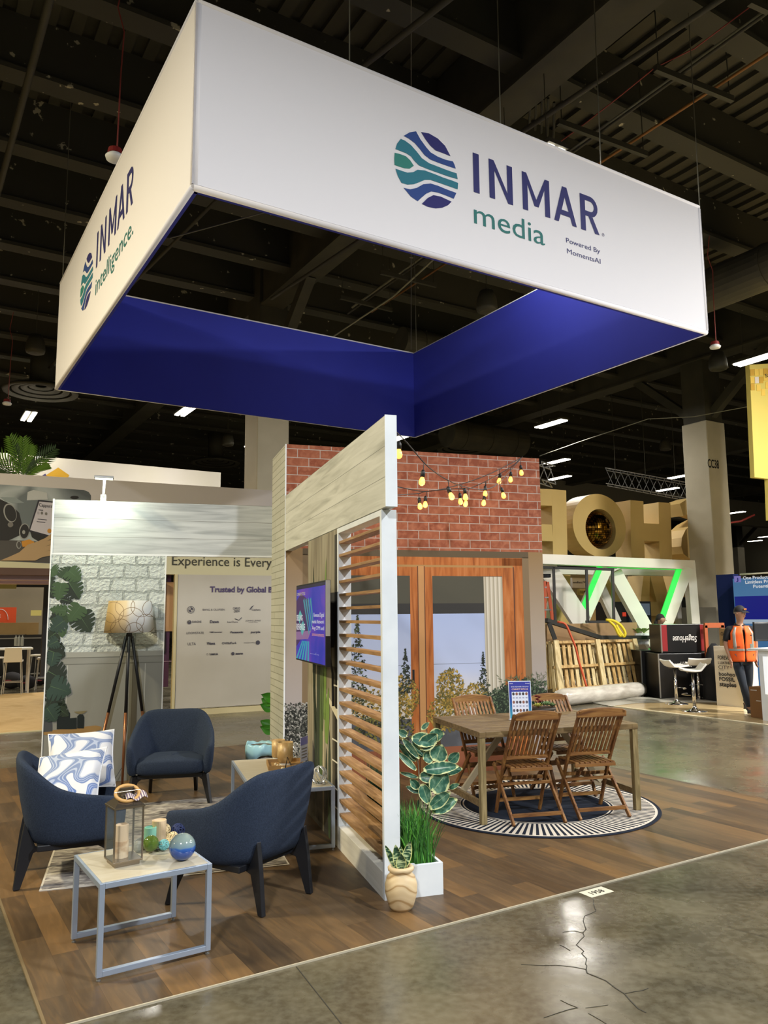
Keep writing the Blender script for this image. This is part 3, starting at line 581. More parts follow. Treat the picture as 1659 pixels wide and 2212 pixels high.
for a, b, z0, z1, c in ((1.19, 1.28, .3, 2.4, '3b382e'), (1.36, 1.375, 0, 1.3, 'c9c2ae'), (1.20, 1.36, .2, 1.35, '4b4435'), (2.0, 2.06, 0, 1.2, '6a6352'), (1.65, 1.70, 0, 1.3, 'b9ae90')): pq('print_strip', rc(a, b, z0, z1), mat('pstrip_'+c, c, .7), 2, pp_)
for z in (.28, .42, .62, .78, 1.02, 1.2): pq('print_shelf_line', rc(1.19, 1.365, z, z+.012), mat('pstrip_shelf', 'd8d2c0', .7), 3, pp_)
pq('print_shelf', [(1.19, .95), (1.55, 1.08), (1.55, 1.12), (1.19, 1.02)], mat('pstrip_shelf2', 'cfc6aa', .7), 4, pp_); pq('print_floor_dark', rc(1.30, 2.30, 0, .38), mat('pstrip_fl', '4a4436', .7), 2, pp_)
def blade(y, z0, z1, w, lean, m, d):
    L = [(y+lean*t*t - w*math.sin(PI*min(1, .15+t*.85))*.5, z0+(z1-z0)*t) for t in [i/10 for i in range(11)]]
    Rr = [(y+lean*t*t + w*math.sin(PI*min(1, .15+t*.85))*.5, z0+(z1-z0)*t) for t in [i/10 for i in range(10, -1, -1)]]
    pq('print_leaf', L+Rr, m, d, pp_)
gA, gB, gC = mat('pl_a', '2f3a26', .7), mat('pl_b', '6f8a3e', .7), mat('pl_c', '54663a', .7)
for y, z0, z1, w, l, m in ((2.02, 1.0, 2.2, .12, .05, gA), (1.85, .3, 2.1, .13, .0, gA), (1.95, .2, 1.45, .09, .1, gA), (1.62, .9, 2.25, .13, -.05, gB), (1.75, .35, 1.4, .12, .02, gC), (1.55, .72, 1.18, .16, -.08, gB), (1.95, .75, 1.15, .1, .12, gA), (1.7, .8, 1.6, .1, -.02, gC), (1.45, .25, .85, .08, 0, gA), (1.56, .2, .7, .07, 0, gA), (1.45, .0, .4, .09, .02, gC)): blade(y, z0, z1, w, l, m, 5)
# television
tv = at_thing(B, 'television', 'wall-mounted flat television showing a blue and purple advert', 'television', -.15, .953, z=1.37)
P('tv_body', MB().box(-.148, -.11, .95, 2.095, 1.37, 2.022), M_black, tv, bev=.004); P('wall_mount', MB().box(-.11, .0, 1.3, 1.7, 1.5, 1.85), M_black, tv)
P('tv_cable', MB().tube([(-.08, 1.15, 1.5), (-.03, 1.22, 1.3), (-.02, 1.25, 1.05)], .008, 6), M_black, tv)
P('edge_glare', MB().box(-.15, -.115, .946, .951, 1.6, 2.02), mat('tv_edge_glare', 'dfe6e4', .2, .6), tv)  # pale strip paints glare onto the near edge of the black body
def em(name, c, s_=1.0): return mat('scr_'+name, '000000', .3, emit=c, es=s_)
t = NT('screen_base', .25, .5); t.b.inputs['Base Color'].default_value = (0, 0, 0, 1); co = face2(t, 'yz'); nz = t.noise(co, 2.6, 2, .6)
t.l(t.ramp(nz, [(.3, '2a3fd0'), (.45, '4a45d8'), (.6, '7a4bd6'), (.75, 'a24ac0')]), t.b.inputs['Emission Color']); t.b.inputs['Emission Strength'].default_value = .85
scr = P('screen', MB().add([(-.1485, .965, 1.383), (-.1485, 2.083, 1.383), (-.1485, 2.083, 2.008), (-.1485, .965, 2.008)], [(0, 1, 2, 3)]), t.m, tv)
def sq(name, poly, m, d=1): n = len(poly); P(name, MB().add([(-.1485-.0006*d, 2.083-a, 1.383+b) for a, b in poly], [tuple(range(n))]), m, scr)   # a: 0..1.118 from far end, b: 0..0.625
sq('screen_shape', [(0, .1), (.3, .2), (.52, .2), (.52, .5), (.2, .56), (0, .5)], em('plum', '5a3a78', .8)); sq('screen_shape', [(0, .16), (.5, .18), (.62, .25), (0, .23)], em('pink', 'b98ac0', .8), 2)
for i in range(5): sq('screen_stripe', [(0+.12*i, 0), (.06+.12*i, 0), (.30+.1*i*.6, .16), (.26+.1*i*.6, .16)], em('teal', '3fc3d6', .9), 3)
for i in range(4): sq('screen_stripe', [(.30+.09*i, .5), (.345+.09*i, .52), (.56+.05*i, .22+.03*i), (.53+.05*i, .22+.03*i)], em('teal2', '58b8c8', .8), 3)
sq('screen_shape', [(.08, .36), (.17, .42), (.25, .38), (.15, .3)], em('cyan', '69d6cf', .9), 4); sq('screen_shape', [(.17, .28), (.3, .33), (.38, .27), (.26, .2)], em('cyan', '69d6cf', .9), 4)
sq('screen_header', rc(0, 1.118, .6, .625), em('head', '1c1c50', .6), 2)
def st(s_, a0, b0, w, h, c='ffffff', bold=0): P('screen_text', text(s_, lambda a, b, d: (-.151, 2.083-a0-a, 1.383+b0+b), w=w, h=h, bold=bold), em('tx'+c, c, 1), scr)
st('SELLING', .02, .33, .26, .05, bold=.02); st('REVENUE', .02, .25, .36, .055, bold=.02); st('Revenue Digital', .72, .36, .36, .035); st('media Network', .66, .31, .42, .03); st('Avg CPM and', .66, .26, .42, .03); st('announcements', .66, .21, .42, .03, 'ffb48a')
st('- - - - / - -', .6, .06, .3, .02); st('CAMPAIGN SETTING', .03, .545, .35, .028, 'e8dca0')
# ================================================================= painted brick print panel at left
lp = at_thing(B, 'painted_brick_print_wall', 'narrow exhibit wall printed with white painted brick, grey wainscot, split-leaf plant and side table', 'wall panel', -2.415, 4.334)
yp2 = 4.334
P('wall_core', MB().box(-2.41, -1.205, 4.336, 4.41, 0, 2.44), M_white, lp)
for x in (-2.42, -1.212): P('edge_trim', MB().box(x, x+.012, 4.328, 4.414, 0, 2.44), M_white, lp)
WB = brick('white_brick', 'bcc3be', 'cdd3cd', 'a3aaa5', .25, .14, .012, bst=1.0, rough=.8)
def pl2(name, poly, m, d=0, parent=None): n = len(poly); return P(name, MB().add([(a, yp2-.0007*d, b) for a, b in poly], [tuple(range(n))]), m, parent or lpp)
lpp = pl2('wall_print', rc(-2.408, -1.212, 1.385, 2.44), WB, 0, lp)
M_wn = mat('print_wainscot', '84847c', .75, noise=(.8, '8f8f86', .3, .7)); pl2('print_wainscot', rc(-2.408, -1.212, 0, 1.387), M_wn, 1); pl2('print_rail', rc(-2.408, -1.212, 1.33, 1.387), mat('print_rail', '9a9a90', .7), 2); pl2('print_rail', rc(-2.408, -1.212, 1.325, 1.332), mat('print_raild', '6a6a60', .7), 3)
pl2('print_rail', rc(-2.408, -1.212, 1.255, 1.262), MATS['print_raild'], 2); pl2('print_stile', rc(-2.20, -2.193, .55, 1.25), mat('print_stile', 'b9b9ae', .7), 2); pl2('print_stile', rc(-1.40, -1.392, 0, 1.25), MATS['print_stile'], 2)
pl2('print_pipe', rc(-1.53, -1.47, 0, 1.27), gradmat('print_pipe', [(0, '6b6148'), (1, '4c4a40')], 0, 1.3), 2)
def zl(x, y): return 80+x*.1808, 1200+y*.1808
def pxp(name, pts, m, d): pl2(name, [(lambda q: (max(-2.406, min(-1.214, q.x)), q.z))(B.onY(*zl(*p), yp2)) for p in pts], m, d)
M_tw = mat('print_tabletop', '9c7a45', .6); pxp('print_table', [(75,2105),(200,2085),(420,2060),(700,2030),(770,2045),(770,2075),(680,2110),(420,2140),(120,2145),(75,2140)], M_tw, 3)
pxp('print_table_leg', [(350,2130),(380,2130),(350,2300),(320,2300)], M_tw, 2); pxp('print_table_leg', [(480,2130),(510,2130),(560,2400),(530,2400)], M_tw, 2)
M_v = mat('print_vase', '17201f', .4); pxp('print_vase', [(240,1870),(300,1845),(310,1805),(350,1805),(350,1845),(395,1880),(390,2075),(235,2075)], M_v, 4); pxp('print_vase', [(385,1945),(475,1935),(475,2070),(385,2075)], M_v, 5)
pxp('print_vase', [(480,1920),(510,1895),(550,1900),(565,1930),(560,2065),(480,2065)], M_v, 5); pxp('print_bowl', [(440,1865),(600,1855),(560,1885),(520,1895),(470,1885)], mat('print_bowl', '7d7350', .5), 6); pxp('print_pot', [(75,1960),(180,1960),(185,2100),(70,2110)], mat('print_pot', '45474a', .6), 4)
MONS = [mat('mons%d' % i, c, .6) for i, c in enumerate(('22301e', '2c4026', '1a2519', '3a5230', '2a3f34'))]
MON_T = [(0,.02),(-.06,.22),(.02,.42),(.12,.5),(.21,.52),(.25,.24),(.29,.52),(.40,.51),(.45,.2),(.49,.48),(.60,.43),(.65,.18),(.69,.37),(.80,.27),(.84,.12),(.87,.19),(1,.0)]
def monstera(tip, base, w, k, d):
    q0, q1 = B.onY(*zl(*base), yp2), B.onY(*zl(*tip), yp2); ax = Vector((q1.x-q0.x, q1.z-q0.z)); L = ax.length; ax.normalize(); nx = Vector((-ax.y, ax.x)); o = Vector((q0.x, q0.z)); W_ = w*.00155
    for s_ in (1, -1):
        prof = [o]+[o+ax*(t_*L)+nx*(s_*W_*a_) for t_, a_ in MON_T]+[o+ax*(L*.5)]
        pl2('print_leaf', [(min(-1.3, max(-2.406, p.x)), p.y) for p in prof], MONS[(k+(s_ < 0 and k == 1)) % 5], d+(.3 if s_ > 0 else 0))
    pl2('print_leaf', [tuple(o-nx*.004), tuple(o+nx*.004), tuple(o+ax*L)], mat('mons_rib', '486040', .6), d+.5)
for tip, base, w, k in (((400,130),(300,270),110,1),((520,300),(380,180),120,3),((505,525),(380,320),150,1),((250,540),(290,330),110,3),((240,230),(160,170),110,3),((430,560),(290,520),60,2),((170,420),(160,200),60,0),((200,510),(150,400),80,2),((150,640),(350,660),80,3),((640,915),(500,700),170,0),((380,790),(520,600),130,3),((150,760),(360,700),130,1),((160,900),(320,780),120,4),((300,980),(300,880),60,3),((120,1000),(230,920),110,0),((340,1200),(130,1130),170,2),((120,1080),(250,1020),90,4),((340,1110),(190,1010),24,2),((170,1330),(200,1160),110,4),((350,1500),(130,1380),190,2),((200,1700),(120,1400),150,0),((410,1640),(160,1560),170,4),((140,1800),(240,1600),140,2),((360,1820),(110,1760),150,0),((230,1980),(120,1820),140,4),((380,1920),(220,1800),90,0)): monstera(tip, base, w, k, 6+k)
# ================================================================= lounge
t = NT('grey_rug_pile', .95, .1); co = t.coords(); n1 = t.noise(co, 2.2, 8, 1.5); n2 = t.noise(t.coords((1, 3, 1)), 9, 6, .8)
t.col(t.mix(.5, t.ramp(n1, [(.36, '3a3636'), (.46, '7b7470'), (.56, 'aaa398'), (.64, '57504e')]), t.ramp(n2, [(.38, '3c3738'), (.5, '8b857d'), (.62, 'c2bcae')]))); M_rug = t.m
rg = at_thing(B, 'area_rug', 'grey distressed abstract rug under the navy armchairs', 'rug', -2.04, .90)
P('rug_pile', MB().box(-2.04, -.44, .90, 3.15, .009, .019), M_rug, rg); P('rug_binding', MB().box(-2.055, -.425, .885, 3.165, .008, .014), mat('rug_binding', 'b9b2a6', .8), rg)
# ---- navy armchairs
t = NT('navy_wool', .92, .15); co = t.coords(); t.col(t.ramp(t.noise(co, 160, 3), [(.35, '272f3e'), (.65, '323c4d')])); t.bump(t.noise(co, 220, 2), .25, .002); M_navy = t.m
M_leg = mat('black_leg', '14161b', .45)
def crom(P_, n):
    out = []; Q = [P_[0]*2-P_[1]] + P_ + [P_[-1]*2-P_[-2]]
    for i in range(1, len(Q)-2):
        for j in range(n):
            t_ = j/n; a, b, c, d = Q[i-1], Q[i], Q[i+1], Q[i+2]
            out.append(.5*((2*b)+(c-a)*t_+(2*a-5*b+4*c-d)*t_*t_+(3*b-a-3*c+d)*t_**3))
    return out + [P_[-1]]
def make_armchair(label):
    t = thing('armchair', label, 'armchair', group='navy armchairs')
    top = [(.395, .35, .535), (.405, .20, .56), (.405, .05, .585), (.395, -.10, .635), (.345, -.24, .74), (.245, -.335, .80), (0, -.36, .80)]
    bot = [(.375, .33, .27), (.37, .18, .265), (.36, .04, .26), (.33, -.09, .255), (.265, -.19, .255), (.18, -.24, .255), (0, -.255, .255)]
    mir = lambda L: [Vector(p) for p in L] + [Vector((-x, y, z)) for x, y, z in L[-2::-1]]
    T_ = crom(mir(top), 3); Bo = crom(mir(bot), 3); N = len(T_); mb = MB(); rings = []
    for i in range(N):
        tg = (T_[min(i+1, N-1)]-T_[max(i-1, 0)]); tg.z = 0; tg.normalize(); nrm = Vector((-tg.y, tg.x, 0))
        if nrm.dot(Vector((0, .1, 0))-Vector((T_[i].x, T_[i].y, 0))) < 0: nrm = -nrm
        a, b = Bo[i], T_[i]; th = .07
        mid = a.lerp(b, .5) - nrm*.012
        rings.append([a, a.lerp(mid, .5), mid, mid.lerp(b, .55), b-nrm*.0, b+nrm*th*.3+Vector((0, 0, .012)), b+nrm*th*.75+Vector((0, 0, .006)), b+nrm*th-Vector((0, 0, .03)), a.lerp(b, .5)+nrm*(th+.015), a+nrm*(th+.02)])
    k = len(rings[0]); vs = [q for r in rings for q in r]; fs = [(i*k+j, i*k+(j+1) % k, (i+1)*k+(j+1) % k, (i+1)*k+j) for i in range(N-1) for j in range(k)]
    fs += [tuple(range(k))[::-1], tuple((N-1)*k+j for j in range(k))]; mb.add(vs, fs)
    part('shell', mb, M_navy, t, smooth=True, sub=1)
    def seat(u, v):      # rounded box-like cushion
        a = 2*PI*u; p = .28; c, s_ = math.cos(a), math.sin(a); sx = math.copysign(abs(c)**p, c); sy = math.copysign(abs(s_)**p, s_); b = -PI/2+PI*v; cr = math.cos(b)**.35 if 0 < v < 1 else 0; z = math.copysign(abs(math.sin(b))**.5, math.sin(b))
        return Vector((sx*.325*cr*(1-.22*(sy < 0)), .085+sy*.26*cr, .345+.075*z+(.012 if z > 0 else 0)*(1-sx*sx)))
    part('seat_cushion', MB().grid(seat, 40, 14, True), M_navy, t, smooth=True)
    mb = MB().box(-.30, .30, -.20, .25, .235, .275); part('base_frame', mb, M_leg, t, bev=.006)
    for sx in (-1, 1):
        for sy, fx, fy in ((1, .375, .315), (-1, .225, -.315)):
            d = Vector((sx*fx*(.55 if sy > 0 else 1), fy, 0)).normalized(); f0 = Vector((sx*fx, fy, 0)); o = Vector((sx*fx*.86, fy*.80, 0)) if sy > 0 else Vector((sx*fx*.95, fy*.80, 0))
            dd = (f0-o); dd.z = 0; L = dd.length; d = dd.normalized() if L > .01 else d; nn = Vector((-d.y, d.x, 0))
            tip = (.0, .41) if sy < 0 else (.01, .30)
            poly = [(L-.022, .0 if not sx else 0), (L+.018, 0), (.055, .255), (tip[0]+.03, tip[1]), (-.045, .25), (-.11, .235), (-.03, .215)] if sy < 0 else [(L-.018, 0), (L+.016, 0), (.035, .27), (-.02, .275), (-.13, .245), (-.03, .21)]
            part('leg', MB().prism(poly, lambda a, b: o+d*a+nn*.016+Vector((0, 0, b)), lambda a, b: o+d*a-nn*.016+Vector((0, 0, b))), M_leg, t, bev=.004)
    return t
def face(fx, fy): return math.atan2(fy, fx)-PI/2
zr = .012
c0 = make_armchair('navy tub armchair facing the camera in the back of the lounge'); c0.location = (-2.09, 7.87, zr); c0.rotation_euler = (0, 0, face(.2, -.98))
dup(c0, Vector((-2.21, 5.66, zr)), face(.91, .41), 'navy tub armchair at left holding two patterned cushions')
dup(c0, Vector((-.88, 5.20, zr)), face(-.84, .54), 'navy tub armchair seen from behind, beside the louvre screen')
# ---- cushions
t = NT('cushion_print', .85, .2); co = t.coords(); n1 = t.noise(co, 5.2, 0, .7)
sw = t.math('ABSOLUTE', t.math('SUBTRACT', n1, .5)); band = t.ramp(sw, [(.075, 'ffffff'), (.085, '000000')])
ln = t.math('SINE', t.math('MULTIPLY', n1, 120)); lc = t.ramp(ln, [(.2, '5f77ab'), (.6, 'b9c3da')]); gc = t.ramp(t.noise(co, 1.6, 1), [(.4, '97a0ad'), (.6, '5d78b4')])
t.col(t.mix(band, 'd6d6d8', t.mix(.45, lc, gc))); M_cush = t.m
def cushion(label, loc, rot):
    o = thing('cushion', label, 'cushion', loc, 0, 'patterned cushions'); o.rotation_euler = rot
    def f(sg):
        def g(u, v):
            x, y = u*2-1, v*2-1; e = max(0, (1-x**4)*(1-y**4)); pin = 1-.10*(1-abs(x)**2)*0
            k = 1-.07*(1-y*y)*abs(x)**3; k2 = 1-.07*(1-x*x)*abs(y)**3
            return (x*.235*k, y*.235*k2, sg*.075*e**.45)
        return g
    part('cover', MB().grid(f(1), 20, 20).grid(f(-1), 20, 20), M_cush, o, smooth=True)
    edge = []
    for i in range(48):
        s_ = i/12; k = int(s_); a = (s_-k)*2-1; x, y = ((a, -1), (1, a), (-a, 1), (-1, -a))[k]
        edge.append((x*.235*(1-.07*(1-y*y)*abs(x)**3), y*.235*(1-.07*(1-x*x)*abs(y)**3), 0))
    part('piping', MB().tube(edge, .006, 6, True), mat('piping_white', 'dcdcdc', .8), o, smooth=True)
cushion('white and grey-blue patterned cushion, the one standing behind at the chair back', atd(176, 1642, 6.02), (R(52), R(-1), R(22)))
cushion('white and blue patterned cushion lying in front against the chair arm', atd(146, 1688, 5.58), (R(46), R(-8), R(2)))
# ---- steel side tables
M_tube = mat('brushed_silver', 'a3b0c2', .35, .55); M_top = mat('pale_laminate', 'b8af9a', .4, noise=(6, 'b0a68e', .35, .65, (1, 6, 1)))
def frame_table(label, cat, loc, rz, W, L, H, name, glide=True):
    t = thing(name, label, cat, loc, rz); s_ = .027
    part('table_top', MB().box(-W/2+s_*.6, W/2-s_*.6, -L/2+s_*.6, L/2-s_*.6, H-.018, H+.001), M_top, t)
    for sy in (-1, 1):
        y = sy*(L/2-s_/2); 
        for sx in (-1, 1): part('leg', MB().box(sx*(W/2-s_/2)-s_/2, sx*(W/2-s_/2)+s_/2, y-s_/2, y+s_/2, .018, H), M_tube, t, bev=.002)
        part('foot_rail', MB().box(-W/2+s_, W/2-s_, y-s_/2, y+s_/2, .018, .018+s_), M_tube, t, bev=.002); part('top_rail', MB().box(-W/2+s_, W/2-s_, y-s_/2, y+s_/2, H-s_, H), M_tube, t, bev=.002)
        for sx in (-1, 1): part('glide', MB().lathe([(.011, 0), (.011, .006), (.005, .007), (.005, .02)], 12, (sx*(W/2-s_/2), y, 0)), M_steel, t)
    for sx in (-1, 1): x = sx*(W/2-s_/2); part('top_rail', MB().box(x-s_/2, x+s_/2, -L/2+s_, L/2-s_, H-s_, H), M_tube, t, bev=.002)
    return t
TH = .45; tc = Vector((-1.325, 4.425, 0)); ta = R(33.2)
frame_table('square silver framed side table with pale top in the foreground', 'side table', tc+Vector((0, 0, .009)), ta, .575, .58, TH, 'side_table')
tvx, tvy = -.345, 1.80
frame_table('long silver framed table with pale top against the plant print wall', 'table', B.w(tvx, tvy, .009), B.a, .62, 1.36, .462, 'console_table')
TZ = TH+.0105
# lantern
lc_ = at(266, 1864, TZ); ln = thing('lantern', 'tall nickel glass lantern with wooden ring handle on the side table', 'lantern', lc_, ta+R(3)); w = .078; M_nick = mat('nickel', '8f8474', .25, .9)
part('base', MB().box(-w+.012, w-.012, -w+.012, w-.012, 0, .02), M_nick, ln, bev=.002); part('floor_plate', MB().box(-w, w, -w, w, .02, .03), M_nick, ln, bev=.001)
for sx in (-1, 1):
    for sy in (-1, 1): part('corner_bar', MB().box(sx*w-.008*(sx > 0), sx*w+.008*(sx < 0), sy*w-.008*(sy > 0), sy*w+.008*(sy < 0), .03, .30), M_nick, ln)
for s_ in (-1, 1):
    part('glass_pane', MB().box(-w+.008, w-.008, s_*w*.97-.0015, s_*w*.97+.0015, .03, .30), mat('clear_glass', '8f9a98', .05, alpha=.08, spec=.9), ln); part('glass_pane', MB().box(s_*w*.97-.0015, s_*w*.97+.0015, -w+.008, w-.008, .03, .30), MATS['clear_glass'], ln)
part('roof', MB().prism([(-1, -1), (1, -1), (1, 1), (-1, 1)], lambda a, b: (a*(w+.004), b*(w+.004), .30), lambda a, b: (a*.03, b*.03, .345)), M_nick, ln); part('roof_rim', MB().box(-w-.004, w+.004, -w-.004, w+.004, .293, .302), M_nick, ln)
part('cap', MB().box(-.03, .03, -.022, .022, .345, .385), M_nick, ln, bev=.003); part('cap_plate', MB().box(-.036, .036, -.028, .028, .385, .392), M_nick, ln)
part('ring_handle', MB().tube([(.062*math.cos(a), -.03-.05*math.sin(a)*.6, .362+.035*math.sin(a+PI)) for a in [2*PI*i/28 for i in range(28)]], .009, 10, True), mat('ring_wood', 'c79a5a', .5), ln, smooth=True)
part('handle_pin', MB().tube([(-.07, -.03, .372), (.07, -.03, .372)], .003, 8), M_nick, ln)
M_can = mat('candle_beige', 'cdb592', .5); M_cb = mat('candle_birch', 'b08f66', .6, noise=(18, 'd9c4a2', .4, .6))
cd = thing('candle', 'beige pillar candle standing inside the lantern', 'candle', lc_+Vector((-.012, -.0, .0305)), 0); part('candle_body', MB().lathe([(.034, .08), (.034, .165), (.029, .168), (.024, .158), (0, .155)], 24), M_can, cd, smooth=False); part('birch_wrap', MB().lathe([(.036, 0), (.037, .04), (.036, .085)], 24), M_cb, cd)
# striped scarf on the lantern's far roof side
q = at(298, 1738, TZ+.31)
t = NT('striped_cloth', .85, .2); wv = t.n('TexWave', bands_direction='X'); wv.inputs['Scale'].default_value = 26; t.l(t.tc.outputs['Object'], wv.inputs[0]); t.col(t.ramp(wv.outputs[0], [(0, '2f2a78'), (.3, 'b8a694'), (.55, '7a2f28'), (.8, 'd8cfc4')]))
solo('striped_ribbon', MB().grid(lambda u, v: ((u-.5)*.11, (v-.5)*.13, .018*math.sin(PI*v)+.01*math.sin(3*PI*u)), 14, 14), t.m, 'striped red and blue ribbon cloth draped on the lantern roof', 'ribbon', lc_+Vector((.045, .02, .335)), .5, smooth=True, sol=.003)
# tray and its contents
tp = at(346, 1822, TZ); solo('round_tray', MB().lathe([(0, 0), (.135, 0), (.148, .018), (.143, .02), (.13, .006), (0, .006)], 40, cap=False), mat('silver_tray', 'b5b6b2', .3, .7), 'round silver tray of candles and decorative balls on the side table', 'tray', tp, smooth=True)
T2 = TZ+.0075
def candle2(u, v, r, h, m, label): c = at(u, v, T2); solo('candle', MB().lathe([(r, 0), (r, h), (r*.85, h+.002), (r*.78, h-.008), (0, h-.012)], 24), m, label, 'candle', c)
candle2(343, 1814, .041, .11, M_can, 'beige pillar candle at the back of the silver tray'); candle2(324, 1820, .034, .085, mat('candle_teal', '86c4ae', .5), 'pale teal candle behind the green glass ball on the tray')
M_gg = mat('green_glass', '6f8a3a', .08, trans=.55, spec=.6)
def onT(u, v, r, z0=T2): return at(u, v, z0+r)
solo('glass_ball', MB().sphere((0, 0, 0), .043, 24, 16), M_gg, 'mottled green glass ball on the silver tray', 'ball', onT(326, 1822, .043), smooth=True)
def rattan(u, v, r, m, label, n=14, seed=1, z0=T2):
    rnd = random.Random(seed); mb = MB()
    for i in range(n):
        ax = Vector((rnd.gauss(0, 1), rnd.gauss(0, 1), rnd.gauss(0, 1))).normalized(); a = ax.orthogonal().normalized(); b = ax.cross(a); o = rnd.uniform(-.45, .45); k = math.sqrt(1-o*o)
        mb.tube([(ax*o + (a*math.cos(t_)+b*math.sin(t_))*k)*r*(1+.03*math.sin(3*t_+i)) for t_ in [2*PI*j/26 for j in range(26)]], .0022, 5, True)
    solo('rattan_ball', mb, m, label, 'ball', onT(u, v, r, z0), group='woven decorative balls')
M_rat = mat('rattan', 'd6c193', .7); rattan(353, 1795, .041, M_rat, 'larger cream woven ball on the tray beside the teal candle', 18, 1); rattan(374, 1812, .036, M_rat, 'smaller cream woven ball behind the blue globe', 16, 2)
rattan(384, 1794, .038, mat('rattan_navy', '232f58', .7), 'dark navy woven ball at the back right of the tray', 22, 3); rattan(354, 1825, .027, mat('rattan_teal', '6fb0b0', .7), 'tiny pale teal woven ball at the front of the tray', 14, 4)
solo('glass_ball', MB().sphere((0, 0, 0), .03, 9, 6), mat('crystal', 'cfd3cc', .1, trans=.6), 'clear faceted crystal between the lantern and the green ball', 'crystal', onT(298, 1828, .03, TZ))
t = NT('blue_globe', .12, .6); sp = t.n('SeparateXYZ'); t.l(t.tc.outputs['Object'], sp.inputs[0]); zz = t.math('ADD', sp.outputs[2], t.math('MULTIPLY', t.noise(t.tc.outputs['Object'], 14, 3), .02)); mr = t.n('MapRange'); mr.inputs[1].default_value = -.06; mr.inputs[2].default_value = .08; t.l(zz, mr.inputs[0])
t.col(t.ramp(mr.outputs[0], [(.40, '1d4796'), (.52, '2f5fa8'), (.58, '6f8a98'), (.8, '86968f')])); t.b.inputs['Coat Weight'].default_value = .6
solo('glass_globe', MB().sphere((0, 0, 0), .07, 32, 22), t.m, 'blue glass globe fading to clear grey on the side table corner', 'ornament', onT(394, 1829, .068, TZ), smooth=True)
# things on the console table
CZ = .462+.0105
tq = at(600, 1655, CZ); tr = thing('wooden_tray', 'shallow wooden tray under the gold candle glass on the console table', 'tray', tq, B.a-R(6)); M_tr = mat('tray_wood', 'a5814d', .6, noise=(4, '8f6c3c', .3, .7, (1, 8, 1)))
part('tray_base', MB().box(-.08, .20, -.17, .14, 0, .008), M_tr, tr)
for a in ((-.09, -.08, -.18, .15), (.20, .21, -.18, .15), (-.08, .20, -.18, -.17), (-.08, .20, .14, .15)): part('tray_side', MB().box(*a, 0, .035), M_tr, tr)
M_gold2 = mat('gold_glass', 'ab8a58', .4, .1, noise=(14, 'cdb07a', .45, .62)); M_wb = mat('glass_foot', 'd8d4c4', .3)
q = at(616, 1652, CZ+.012); g = thing('candle_holder', 'tall gold patterned candle glass on the wooden tray, nearer of two', 'candle holder', q); part('glass_cup', MB().lathe([(.058, .025), (.066, .03), (.068, .19), (.064, .19), (.062, .04), (0, .035)], 32), M_gold2, g, smooth=True); part('foot', MB().lathe([(.05, 0), (.05, .025)], 24), M_wb, g)
q = at(601, 1640, CZ+.012); g = thing('candle_holder', 'gold patterned candle glass partly behind the taller one', 'candle holder', q); part('glass_cup', MB().lathe([(.05, .02), (.058, .03), (.06, .17), (.056, .17), (.054, .04), (0, .035)], 32), M_gold2, g, smooth=True); part('foot', MB().lathe([(.045, 0), (.045, .02)], 24), M_wb, g)
for i, (u, v) in enumerate(((595, 1651), (600, 1654), (605, 1656), (610, 1660), (614, 1662), (621, 1663), (627, 1663))): solo('wooden_bead', MB().sphere((0, 0, 0), .013, 14, 9), mat('bead_wood', 'd3bd92', .6), 'round pale wooden bead on a string in the tray', 'bead', at(u, v, CZ+.022), group='wooden beads in the tray', smooth=True)
q = at(621, 1668, CZ+.012); mb = MB(); pk = Vector((0, 0, .12)); bs = [Vector((.05*math.cos(a), .05*math.sin(a), 0)) for a in (0, 2.1, 4.2)]
for i in range(3): mb.tube([bs[i], pk], .0025, 5); mb.tube([bs[i], bs[(i+1) % 3]], .0025, 5)
solo('wire_pyramid', mb, M_black, 'small black wire pyramid ornament in the tray', 'ornament', q)
def wirebasket(q, r, h, label, sph=False):
    rnd = random.Random(5); mb = MB()
    for i in range(16):
        a0 = rnd.uniform(0, 2*PI); da = rnd.uniform(.8, 2.2)*rnd.choice((-1, 1))
        if sph: pts = [Vector((math.cos(a0+da*t_)*r*math.sin(PI*t_), math.sin(a0+da*t_)*r*math.sin(PI*t_), h/2-h/2*math.cos(PI*t_))) for t_ in [j/12 for j in range(13)]]
        else: pts = [Vector((math.cos(a0+da*t_)*r, math.sin(a0+da*t_)*r, h*t_)) for t_ in [j/8 for j in range(9)]]
        mb.tube(pts, .0042, 5)
    o = thing('wire_basket' if not sph else 'wire_sculpture', label, 'basket' if not sph else 'ornament', q); part('wires', mb, mat('silver_wire', 'c9cac6', .35, .6), o)
    part('base_ring', MB().lathe([(0, -.002), (r*.8, -.002), (r*.8, .01), (0, .01)], 24, cap=False), M_chrome, o); return o
wirebasket(at(641, 1640, CZ+.003), .055, .14, 'silver wire basket behind the acrylic sign'); wirebasket(at(690, 1693, CZ+.003), .06, .13, 'round silver wire sculpture at the near end of the console table', True)
q = at(656, 1652, CZ); s_ = thing('acrylic_sign', 'small purple and white sign in a clear stand on the console table', 'sign', q, B.a+R(52)); part('stand', MB().box(-.07, .07, -.02, .02, 0, .004).box(-.07, .07, -.002, .002, .004, .24), MATS['clear_glass'], s_)
part('printed_card', MB().box(-.068, .068, -.0035, -.0025, .03, .235), mat('card_white', 'dcd8e6', .6), s_); part('card_header', MB().box(-.068, .068, -.005, -.0036, .17, .235), mat('card_purple', '8a86c8', .6), s_)
for i in range(4): part('card_line', MB().box(-.05, .05, -.005, -.0036, .06+.025*i, .068+.025*i), mat('card_ink', '8d7f74', .6), s_)
